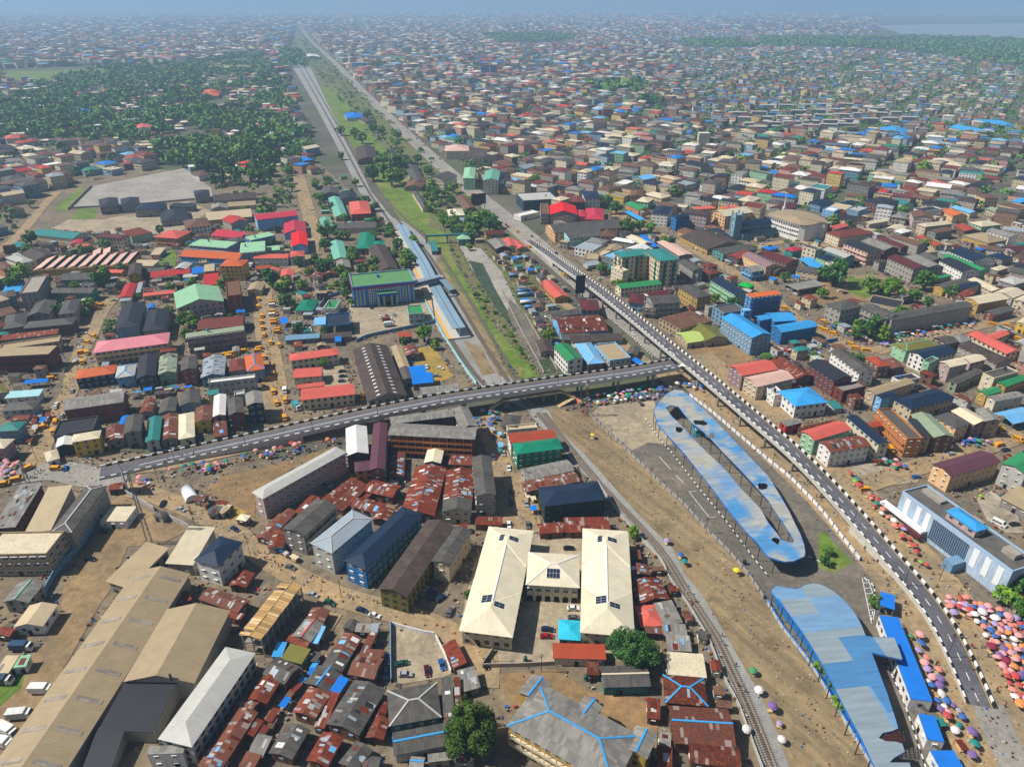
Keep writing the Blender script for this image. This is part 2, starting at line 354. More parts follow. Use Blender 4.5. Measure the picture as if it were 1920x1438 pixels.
def building(cx, cy, ang, L, W, h, rt, rc, wc, flags=(), label=None, name=None, lod=0, zbase=0.0):
    """local x = ridge axis (length L), y = width W; h = eaves height"""
    hx, hy = L/2, W/2; opt = {f[0]: f[2:] for f in flags if len(f) > 1 and f[1] == ':'}; fl = {f for f in flags if len(f) == 1}
    st = max(1, round(h/3.3)); rise = {'g': .30, 'h': .32, 's': .10, 'f': 0}[rt]*(hy if rt != 's' else 2*hy); rise = min(rise, 4.2)
    if 'l' in fl: rise *= .5
    shack = rc in ('rust', 'darkrust') and h < 4.8 or 'S' in fl
    kind = opt.get('K') or ('canopy' if 'o' in fl else 'shack' if shack else 'warehouse' if L*W > 650 and h < 9 else 'apartment_block' if st >= 4 else 'tenement' if st == 3 else 'house')
    root = bpy.data.objects.new(name or kind, None); COL.objects.link(root); root.location = (cx, cy, zbase); root.rotation_euler = (0, 0, ang); root.empty_display_size = 1
    root['category'] = kind.replace('_', ' ')
    if 'group' in opt: root['group'] = opt['group']
    ov = .55 if rt in 'ghs' else 0.0
    ov = min(ov, hx*.15, hy*.15); wx, wy = hx - ov, hy - ov
    # ---- roof
    rm = 'roof_rust' if rc in ('rust', 'darkrust') else 'roof_patched' if ('m' in fl or (rc in ('grey', 'dkgrey', 'dkbrown', 'brown') and rt in 'gs')) else 'roof_clean'
    if rt == 'f':
        m = MB(); m.box(-hx, hx, -hy, hy, h - .25, h, 0)
        ob('roof', m.me('roof', 'roof_patched' if 'm' in fl else 'wall_paint'), root, color=rc)
        if 'q' not in fl:
            m = MB(); t, ph = .25, .7
            m.box(-hx-.06, hx+.06, -hy-.06, -hy+t, h-.1, h+ph); m.box(-hx-.06, hx+.06, hy-t, hy+.06, h-.1, h+ph); m.box(-hx-.06, -hx+t, -hy+t, hy-t, h-.1, h+ph); m.box(hx-t, hx+.06, -hy+t, hy-t, h-.1, h+ph)
            ob('parapet', m.me('parapet', 'wall_paint'), root, color=opt.get('P', wc))
        rtop = lambda x, y: h
    else:
        V, F = roof_geo(rt, hx, hy, h, rise); ro = ob('roof', mesh('roof', *shell(V, F, .18), rm), root, color=rc)
        if rt == 's': rtop = lambda x, y: h + rise*(y + hy)/(2*hy)
        else: rtop = lambda x, y: h + rise*(1 - abs(y)/hy)
        kc = opt.get('k')
        if kc and rt in 'gh':
            e = hx if rt == 'g' else max(hx - hy, .05); m = MB(); m.bar((-e, 0, h+rise+.05), (e, 0, h+rise+.05), .55, .12)
            if rt == 'h':
                for s1 in (-1, 1):
                    for s2 in (-1, 1): m.bar((s1*e, 0, h+rise+.05), (s1*hx, s2*hy, h+.07), .5, .12)
            ob('ridge_cap', m.me('ridge_cap', 'painted'), ro, color=kc)
        if 'p' in fl or (shack and lod == 0):
            n = int(min(26, L*W/14)) if 'p' not in fl else int(min(34, L*W/9)); sl = math.atan2(rise, hy if rt != 's' else 2*hy)
            for i in range(n):
                pl = R.choice((1.1, 1.8, 2.4, 2.6)); pw = R.choice((.8, .85, 1.6)); y = R.uniform(-hy + pl*.55, hy - pl*.55) if hy > pl*.6 else 0; x = R.uniform(-hx + pw, hx - pw)
                if rt != 's' and abs(y) < pl*.52: y = math.copysign(pl*.55, y)
                if abs(y) > hy - pl*.4: continue
                if rt == 'h' and hx - abs(x) < hy - abs(y) + pw*.6: continue
                k = ('patch', round(pl, 1), round(pw, 1))
                if k not in WIN: m = MB(); m.box(-pw/2, pw/2, -pl/2, pl/2, 0, .05); WIN[k] = m.me('roof_sheet', 'roof_clean')
                sg = sl if (rt == 's' or y < 0) else -sl
                c = R.choice(('rust', 'darkrust', 'rust', 'silver', 'ltgrey', 'ltgrey', 'white', 'brown', 'grey', 'lightblue') if shack else ('grey', 'ltgrey', 'dkgrey', 'silver', 'black', 'rust'))
                o = ob('roof_sheet', WIN[k], ro, (x, y, rtop(x, y) + .03), color=c); o.rotation_euler = (sg, 0, R.uniform(-.03, .03))
    # ---- walls
    top = h - (.19 if rt != 'f' else .26)
    if 'o' in fl:
        m = MB(); nx, ny = max(1, round(L/6)), max(1, round(W/7))
        for i in range(nx+1):
            for j in range(ny+1):
                x, y = -hx + .3 + (L-.6)*i/nx, -hy + .3 + (W-.6)*j/ny
                if j in (0, ny) or i in (0, nx): ob('post', post_mesh(), root, (x, y, 0), scale=(1, 1, rtop(x, y) - .15), color=wc)
    else:
        g = rise*(wy/hy) if rt == 'g' else 0
        V = [(-wx, -wy, 0), (wx, -wy, 0), (wx, wy, 0), (-wx, wy, 0), (-wx, -wy, top), (wx, -wy, top), (wx, wy, top), (-wx, wy, top)]
        F = [(0, 1, 5, 4), (2, 3, 7, 6)]
        if rt == 'g':
            V += [(wx, 0, top + g), (-wx, 0, top + g)]; F += [(1, 2, 6, 8, 5), (3, 0, 4, 9, 7)]
        elif rt == 's':
            V[6] = (wx, wy, top + rise*.93); V[7] = (-wx, wy, top + rise*.93); F += [(1, 2, 6, 5), (3, 0, 4, 7)]
        else: F += [(1, 2, 6, 5), (3, 0, 4, 7)]
        wall = ob('wall', mesh('wall', V, F, 'wall_paint'), root, color=wc)
        fr = opt.get('F') or R.choice(('frame_white', 'frame_white', 'frame_brown', 'frame_blue'))
        ww, wh = (1.1, 1.1) if st == 1 else R.choice(((1.2, 1.3), (1.5, 1.3), (1.1, 1.4)))
        if 'W' in fl: ww, wh = 2.4, 1.7
        ca, sa = math.cos(ang), math.sin(ang); tocam = Vector((-cx, -cy, 0)).normalized(); best = None
        for nx_, ny_, span, off in ((0, -1, wx, wy), (0, 1, wx, wy), (1, 0, wy, wx), (-1, 0, wy, wx)):
            wn_ = Vector((nx_*ca - ny_*sa, nx_*sa + ny_*ca, 0)); d = wn_.dot(tocam); side = abs(wn_.x)*.9
            if d < -.12: continue
            rz = math.atan2(nx_, -ny_)
            if best is None or d*span > best[0]: best = (d*span, nx_, ny_, rz, span, off)
            if 'n' in fl: continue
            sp = 3.6 if L*W > 900 else 3.0; cols = max(1, int((2*span - .8)/sp)) if 2*span > 2.6 else 0
            if shack: cols = min(cols, 3)
            fh = h/st
            for s_ in range(st):
                zc = s_*fh + fh*.55
                if zc + wh/2 > top - .1: zc = top - .1 - wh/2
                if zc - wh/2 < .3: continue
                for c in range(cols):
                    t = -span + (2*span)*(c + .5)/cols
                    if shack and R.random() < .4: continue
                    x, y = (t*(-ny_), off*ny_) if ny_ else (off*nx_, t*nx_)
                    ob('window', window_mesh(ww, wh, fr), root, (x + nx_*.004, y + ny_*.004, zc), rz)
            if 'b' in fl and st > 1 and span >= max(wx, wy)*.6:
                for s_ in range(1, st):
                    bk = MB(); z = s_*fh; bw = 1.3
                    bk.box(-span*.96, span*.96, -bw, 0, z - .15, z, 0)
                    bk.box(-span*.96, span*.96, -bw, -bw + .12, z, z + .9, 0)
                    for c in range(int(span/1.9) + 1):
                        xx = -span*.95 + c*1.9*span/(1.9*max(1, int(span/1.9)))*2 if 0 else -span*.95 + (1.9*span)*c/max(1, int(span/1.9))
                        bk.box(xx - .1, xx + .1, -bw - .004, -bw + .14, z + .9, z + fh - .15, 0)
                    o = ob('balcony', bk.me('balcony', 'wall_paint'), root, (nx_*off, ny_*off, 0), rz, color=opt.get('B', wc))
        if best and lod == 0 and 'n' not in fl:
            _, nx_, ny_, rz, span, off = best; t = R.uniform(-.5, .5)*span
            x, y = (t*(-ny_), off*ny_) if ny_ else (off*nx_, t*nx_)
            ob('door', door_mesh(), root, (x + nx_*.1, y + ny_*.1, 1.1), rz)
    if 't' in fl and rt == 'f':
        pass
    occ_rect(cx, cy, ang, L, W, True)
    base = f"{word(rc)} {ROOFWORD[rt]} {STOREY[min(st, 8)]} {kind.replace('_', ' ')} with {word(wc)} walls" if 'o' not in fl else f"{word(rc)} {'flat' if rt == 'f' else 'pitched'} canopy on posts"
    if label: root['label'] = label
    else: HOUSES.append((root, base, px_of(cx, cy, h)))
    root['hgt'] = h
    return root
def post_mesh():
    if 'post' not in WIN: m = MB(); m.box(-.12, .12, -.12, .12, 0, 1); WIN['post'] = m.me('post', 'painted')
    return WIN['post']
def building_px(tile, pts, h, rt, rc, wc, flags=(), **kw):
    h = h*1.08; cx, cy, e1, e2, L, W = rect_from_px(tp(tile, pts), h)
    along_x = L >= W
    if rt == 'y': rt = 'g'; along_x = False
    if rt == 'x': rt = 'g'; along_x = True
    if rt == 's':                                        # the lower side of a lean-to is the first edge
        return building(cx, cy, math.atan2(e1.y, e1.x), L, W, h, rt, rc, wc, flags, **kw)
    if along_x: return building(cx, cy, math.atan2(e1.y, e1.x), L, W, h, rt, rc, wc, flags, **kw)
    return building(cx, cy, math.atan2(e2.y, e2.x), W, L, h, rt, rc, wc, flags, **kw)
# ------------------------------------------------------------------ the ground, streets, yards, water
def wpoly(pxs): return [at(x, y, 0) for x, y in pxs]
k = NM('earth_far', .95, .1); p_ = k.pos(); n1 = k.noise(p_, .012, 6, .6); n2 = k.noise(p_, .5, 5, .65); n3 = k.noise(p_, .004, 4)
c_ = k.mix(k.ramp(n1, .4, .6), lin('#6d675c'), lin('#59574f')); c_ = k.mix(k.ramp(n3, .45, .6, 0, .7), c_, lin('#55603f')); c_ = k.gain(c_, k.ramp(n2, .25, .75, .7, 1.2)); k.out(c_)
ground_mat('corridor_green', '#6d6a4c', '#5f6a3f', '#7d7259', .02, .3)
g = 14500.0
ob('ground', mesh('ground', [(-g, -300, 0), (g, -300, 0), (g, g, 0), (-g, g, 0)], [(0, 1, 2, 3)], 'earth_far'), label='dusty brown earth the whole city stands on', cat='ground', kind='structure')
GZ = [0.0]; STREETS = []
def area(name, pts, mat, label, tile='O', occ=True):
    GZ[0] += .006
    P = tp(tile, pts); W = wpoly(P)
    poly_sheet(name, [(q.x, q.y) for q in W], .02 + GZ[0], mat, label, 'ground', world=True)
    if occ: occ_poly([(q.x, q.y) for q in W])
def street(name, pts, w, mat, label, tile='O', occ=True, sm=2):
    GZ[0] += .006
    P = smooth_path(wpoly(tp(tile, pts)), sm); V, F = flat_ribbon(P, -w/2, w/2, .02 + GZ[0])
    ob(name, mesh(name, V, F, mat), label=label, cat='street', kind='structure')
    if occ: occ_path(P, w)
    STREETS.append((P, w)); return P
area('ground', '560,860 1010,760 1300,735 1270,690 1000,470 1100,400 2100,400 2100,1560 -150,1560 -150,860 0,840', 'earth', 'bare brown earth between the houses in front of the flyover', occ=False)
area('ground', '0,300 330,320 590,300 740,430 900,720 560,800 0,860', 'earth', 'trodden earth between the houses around the yellow bus street', occ=False)
area('ground', '552,60 575,75 640,135 745,242 850,337 950,418 1000,470 1010,706 900,720 806,440 760,400 690,300 600,180 560,110', 'corridor_green', 'overgrown strip of land between railway and avenue', occ=False)
area('grass', '586,160 632,168 668,215 700,255 752,318 800,372 806,420 782,436 748,408 716,362 672,290 628,222', 'grass', 'long green grass strip between railway and avenue')
area('grass', '788,424 832,434 852,492 905,585 960,652 1010,706 975,712 930,655 872,560 826,492', 'grass', 'weedy grass strip beside the station tracks')
area('gravel_lot', '862,462 902,466 940,510 985,600 1000,650 968,620 925,560 885,505', 'gravel_pale', 'pale dried mud flat beside the canal')
area('canal_water', '878,488 905,494 930,545 950,580 972,604 962,616 930,578 900,530', 'water_green', 'shallow green water lying on the mud flat')
area('canal_bed', '955,560 985,590 1045,695 1015,702 975,640 952,590', 'asphalt_old', 'grey concrete-lined canal running under the flyover')
area('canal_water', '1010,676 1030,670 1046,697 1022,702', 'water_green', 'dark green canal water beside the flyover')
area('gravel_lot', '128,392 170,350 345,316 395,352 400,372 250,388', 'gravel_pale', 'wide pale grey gravel lot with a boundary wall')
area('grass', '98,395 150,350 160,362 128,395', 'grass', 'green verge beside the gravel lot')
area('grass', '128,412 150,392 183,392 175,410', 'grass', 'green patch beside the unfinished black-roofed houses')
area('sand', '95,430 130,412 190,412 260,400 350,378 395,395 330,440 180,438', 'concrete_yard', 'sandy building plot around the unfinished houses')
area('grass', '295,498 330,498 330,470 310,470', 'grass', 'small square lawn among red roofs')
area('station_yard', '655,580 665,620 668,640 812,602 808,560 790,545 790,520 655,540', 'concrete_yard', 'pale concrete forecourt of the blue station')
area('grass', '770,655 812,648 850,705 815,722 780,690', 'grass_dry', 'dry grass plot with parked white cars below the station')
area('dirt_yard', '585,690 640,676 655,720 610,730', 'concrete_yard', 'walled yard beside the salmon-roofed houses')
area('ballast', '544,118 578,118 612,190 650,265 696,360 735,408 757,416 795,442 836,512 882,575 956,706 1000,760 1042,802 1012,800 990,770 890,722 829,632 792,562 774,517 738,448 718,413 675,362 632,275 592,200', 'ballast', 'grey ballast bed of the railway through the station')
area('ballast', '985,757 1030,770 1042,802 1090,845 1150,912 1200,968 1260,1027 1285,1078 1320,1120 1365,1198 1400,1258 1425,1303 1457,1373 1490,1470 1450,1480 1420,1411 1385,1316 1360,1273 1330,1198 1293,1136 1252,1078 1243,1053 1200,1008 1158,960 1110,905 1070,860 1005,790', 'ballast', 'grey ballast bed of the railway curving past the bus terminal')
area('dirt_strip', '812,452 838,512 884,576 957,706 936,706 866,582 822,508', 'dirt_ruts', 'brown dirt between the platform tracks and the old track')
area('dirt_strip', '870,640 900,650 930,700 905,705', 'dirt_ruts', 'dark dirt triangle where the station tracks part')
area('dirt_strip', '1030,765 1103,777 1170,840 1250,918 1320,990 1400,1075 1465,1178 1553,1303 1640,1450 1490,1470 1457,1373 1425,1303 1365,1198 1320,1120 1285,1078 1260,1027 1200,968 1150,912 1090,845 1042,802', 'dirt_ruts', 'rutted orange-brown dirt strip between railway and bus terminal')
area('terminal_yard', '1103,777 1120,760 1292,742 1335,775 1440,865 1515,932 1580,1012 1640,1103 1655,1165 1760,1438 1640,1450 1553,1303 1465,1178 1400,1075 1320,990 1250,918 1170,840', 'asphalt_old', 'worn grey tarmac yard of the bus terminal')
area('terminal_dirt', '1110,776 1125,762 1225,752 1245,790 1262,835 1215,830 1185,845 1150,815', 'concrete_yard', 'pale sandy corner of the bus terminal yard')
area('grass', '1534,1002 1548,995 1560,1015 1600,1055 1560,1075 1534,1063', 'grass', 'grass island with shrubs beside the terminal fence')
area('school_yard', '858,1190 890,1050 925,1005 1080,1000 1190,1020 1198,1195 1140,1245 905,1255', 'concrete_yard', 'sandy courtyard of the cream-roofed school')
area('yard', '232,925 282,960 358,992 300,1022 240,1025 205,1110 190,1130 110,1270 0,1438 -120,1438 -60,1300 35,1240 82,1210 115,1140 120,1095 180,1000 205,945', 'yard_brown', 'big brown truck yard beside the long tan warehouse')
area('grass', '0,1262 50,1260 40,1290 0,1325', 'grass', 'green patch in the truck yard')
area('waste_ground', '385,910 430,890 480,880 600,845 640,835 560,880 480,925 478,970 440,965 410,945', 'dirt_orange', 'orange-brown waste ground in front of the beige-roofed apartments')
area('grass', '425,955 440,948 462,960 452,978 435,975', 'grass_dry', 'dry grass at the edge of the waste ground')
area('car_lot', '733,1174 760,1168 818,1194 850,1262 830,1270 740,1285 733,1260', 'concrete_yard', 'walled dirt car lot among the shacks')
area('courtyard', '925,1265 1040,1255 1110,1300 1160,1290 1235,1330 1230,1420 1100,1380 960,1320', 'dirt_orange', 'bare orange dirt court behind the grey blue-ridged building')
area('parking_lot', '1470,560 1500,545 1580,520 1640,515 1650,560 1560,575', 'dirt_orange', 'dirt parking lot beside the grey L-shaped tenement', occ=True)
area('grass', '1585,520 1635,512 1660,545 1620,560 1590,548', 'grass', 'green lawn behind the parking lot trees')
area('building_plot', '1290,655 1370,625 1410,650 1412,680 1340,700', 'dirt_orange', 'cleared sandy plot beside the flyover junction')
area('rubble_ground', '1830,935 1860,920 1905,960 1920,1000 1885,1000 1850,975', 'rubble_grey', 'grey rubble behind the white and blue mall')
area('rubble_ground', '1555,890 1600,870 1690,868 1740,870 1720,905 1650,912 1600,905', 'rubble_grey', 'littered ground beside the flyover in front of the tenements')
area('field', '0,135 130,132 230,125 300,128 210,143 120,150 0,155', 'grass', 'pale green far field beyond the woods', occ=False)
AVENUE = street('avenue', '551,30 575,70 606,98 640,130 690,182 745,236 800,287 850,331 900,371 950,411 990,446 1045,492 1110,548 1180,604 1260,668', 20, 'road_grey', 'wide grey avenue running straight to the horizon')
street('avenue', '1262,690 1350,760 1450,852 1520,915 1600,1000 1690,1110 1730,1180 1765,1260 1800,1330 1850,1440 1880,1520', 14, 'earth_street', 'sandy service road alongside the flyover ramp', occ=True)
street('avenue', '1310,665 1400,735 1500,820 1580,895 1650,965 1720,1045 1790,1130 1840,1230 1890,1330 1940,1440', 16, 'earth_street', 'crowded market street on the far side of the flyover')
street('road', '1850,1318 1880,1390 1905,1440 1930,1500', 9, 'road_grey', 'pale road continuing from the foot of the ramp')
street('street', '108,360 82,385 38,442 0,470 -60,505', 9, 'earth_street', 'sandy street below the gravel lot')
street('street', '212,560 190,585 172,625 150,665 138,700 132,735 115,760 95,800 78,840 62,880', 9, 'earth_street', 'sandy street lined with yellow buses and the pink-roofed school')
street('street', '560,330 575,385 592,450 570,495 535,515 490,540 495,600 508,680 518,740 505,790', 13, 'earth_street', 'wide dusty street packed with yellow buses')
street('street', '-40,905 40,892 110,880 180,900 240,890', 14, 'road_grey', 'tarmac crossing at the foot of the left ramp')
street('street', '225,915 295,930 370,960 440,998 478,1035 560,1085 620,1115 700,1138 800,1165 880,1205 912,1240 908,1290', 9, 'earth_street', 'winding dirt street between shacks and blocks')
street('street', '900,780 925,830 945,880 950,960 952,1000', 10, 'earth_street', 'dirt street between the courtyard tenement and the green house')
street('street', '955,890 985,935 990,1000', 11, 'earth_street', 'dirt street parked with cars beside the navy-roofed green house')
street('street', '240,880 330,870 430,846 540,826 640,815 720,795 880,770', 9, 'earth_street', 'market lane beneath the long flyover arm')
street('street', '630,1150 590,1210 545,1280 500,1360 470,1440', 5, 'earth_street', 'narrow lane between two rows of shacks')
street('street', '1152,395 1210,432 1270,452 1340,492 1400,525 1450,560 1480,590 1540,625 1590,648 1640,660', 10, 'earth_street', 'market street running behind the tall cream block')
street('street', '1640,660 1700,640 1780,625 1860,605 1920,595', 9, 'earth_street', 'market street in front of the grey L-shaped tenement')
street('street', '1620,910 1680,890 1740,870 1790,850 1850,840 1920,815', 10, 'earth_street', 'busy side street leading away from the flyover')
street('street', '1600,520 1660,520 1700,545 1760,580', 8, 'earth_street', 'street past the lawn and the concrete block')
street('street', '1625,478 1540,460 1480,450 1400,470', 8, 'earth_street', 'street in front of the round white church')
street('path', '1040,560 1100,600 1160,640 1225,690 1265,725', 7, 'earth_street', 'sandy road beneath the flyover')

# wheel tracks, rails and sleepers
def rail_line(name, pts, label, sleepers=True, gauge=1.2):
    P = resample(smooth_path(wpoly(tp('O', pts)), 3), 2.0)
    root = ob(name, None, label=label, cat='railway', group='railway tracks')
    for s in (-1, 1):
        V, F = ribbon(P, s*gauge/2 - .1, s*gauge/2 + .1, .32, .48); ob('rail', mesh('rail', V, F, 'rail_steel'), root)
    if sleepers:
        m = MB(); S = sides(P); Q = resample(P, .75); T = sides(Q)
        for q, t in zip(Q, T):
            f = Vector((-t.y, t.x, 0)); a = q + Vector((0, 0, .26))
            m.bar(a - t*1.3, a + t*1.3, .3, .16)
        o = ob('sleepers', m.me('sleepers', 'concrete'), root, kind='stuff')
    return root
const_mat('rail_steel', '#6a5648', .45, .1, 1.0)
rail_line('railway_track', '1020,775 1085,860 1150,935 1205,990 1255,1050 1285,1103 1320,1155 1350,1200 1380,1265 1404,1316 1432,1385 1465,1470', 'outer railway track on the grey ballast past the bus terminal')
rail_line('railway_track', '1008,775 1060,838 1110,895 1165,952 1215,1005 1250,1055 1275,1100 1310,1152 1340,1200 1370,1266 1394,1316 1422,1385 1450,1455', 'inner railway track on the grey ballast nearest the shacks')
rail_line('railway_track', '560,125 602,198 645,275 690,362 735,420 765,480 800,560 838,625 895,712 960,770', 'railway track on the near side of the station platform')
rail_line('railway_track', '568,122 610,195 655,275 700,362 750,418 800,470 850,550 895,625 945,705 990,765', 'railway track on the far side of the station platform')
rail_line('railway_track', '700,350 760,412 815,462 870,545 915,620 965,705 1000,765', 'old railway track through weeds beyond the platform', True)

# ------------------------------------------------------------------ walls and fences
def wall_line(name, pts, h, t, color, label, cat='wall', tile='O', cap=None, posts=None, postcol='concrete', closed=False):
    P = resample(wpoly(tp(tile, pts)), 4.0); root = ob(name, None, label=label, cat=cat)
    V, F = ribbon(P, -t/2, t/2, 0, h); ob('wall_body', mesh('wall_body', V, F, 'wall_paint'), root, color=color)
    if cap: V, F = ribbon(P, -t/2 - .06, t/2 + .06, h, h + .12); ob('coping', mesh('coping', V, F, 'painted'), root, color=cap)
    if posts:
        S = sides(P); kk = ('fpost', posts, h)
        if kk not in WIN: m = MB(); m.box(-.22, .22, -.22, .22, 0, h + .3); WIN[kk] = m.me('post', 'painted')
        for i, (p, s) in enumerate(zip(P, S)): ob('post', WIN[kk], root, p, math.atan2(s.y, s.x), color=posts)
    return root
wall_line('terminal_fence', '1292,742 1335,775 1370,805 1440,865 1478,895 1515,932 1548,970 1580,1012 1612,1052', 1.8, .25, 'white', 'white boundary wall with blue posts along the terminal under the flyover', 'fence', posts='postblue')
wall_line('terminal_fence', '1103,777 1170,840 1210,880 1250,918 1285,950 1320,990 1365,1035 1400,1075 1432,1122', 1.6, .25, 'concrete', 'grey boundary wall with blue posts between dirt strip and terminal', 'fence', posts='postblue')
wall_line('terminal_fence', '1438,1132 1465,1178 1515,1241 1553,1303 1590,1366 1628,1428 1650,1470', 1.8, .25, 'ltgrey', 'grey fence with blue panels beside the curved terminal roof', 'fence', cap='blue', posts='bluegrey')
wall_line('rail_wall', '1120,905 1158,962 1200,1010 1243,1055 1252,1080 1292,1138 1329,1200 1358,1275 1383,1318 1418,1413 1440,1470', 1.3, .3, 'ltgrey', 'low grey concrete wall along the shack side of the railway')
wall_line('station_wall', '655,545 612,560 588,592', 2.2, .3, 'bluegrey', 'blue-grey wall on the filling-station side of the forecourt')
wall_line('station_wall', '668,642 690,632 815,606 808,560', 2.2, .3, 'bluegrey', 'blue-grey boundary wall along the front of the station forecourt')
wall_line('rail_wall', '795,562 832,632 870,690 893,722', 2.2, .3, 'palecyan', 'pale turquoise wall along the curving track below the station', posts='palecyan')
wall_line('yard_wall', '231,923 290,958', 2.4, .3, 'ltgrey', 'whitish wall between the guard house yard and the waste ground')
wall_line('yard_wall', '312,970 356,992', 2.4, .3, 'ltgrey', 'whitish wall beside the corrugated tan sheds')
wall_line('yard_wall', '182,985 150,1030 105,1078 82,1120 50,1165 20,1205', 2.8, .35, 'bluegrey', 'long stained grey-blue wall on the side of the truck yard')
wall_line('lot_wall', '733,1172 733,1230 734,1280', 2.2, .3, 'bluegrey', 'grey-blue side wall of the car lot')
wall_line('lot_wall', '733,1172 760,1180 790,1188 815,1192', 1.8, .3, 'white', 'white front wall of the car lot')
wall_line('lot_wall', '817,1195 832,1225 846,1262', 1.8, .3, 'white', 'white wall between the car lot and the rust-roofed shed')
wall_line('school_wall', '905,1252 985,1250 1040,1247', 2.0, .3, 'concrete', 'grey wall in front of the school yard')
wall_line('school_wall', '905,1250 925,1220', 2.0, .3, 'concrete', 'short grey wall at the school gate')
wall_line('lot_wall', '128,394 172,350', 2.2, .4, 'concrete', 'grey wall at the edge of the gravel lot')
wall_line('lot_wall', '130,392 250,386 400,372', 2.0, .4, 'concrete', 'grey wall along the front of the gravel lot')
wall_line('blue_wall', '1446,665 1500,652 1570,640', 2.4, .3, 'wallblue', 'blue compound wall of the sky-blue offices')
wall_line('canal_wall', '940,545 975,615 1010,680 1020,700', 1.0, .5, 'concrete', 'concrete edge of the canal')
wall_line('canal_wall', '985,590 1020,650 1045,695', 1.0, .5, 'concrete', 'concrete edge on the far side of the canal')
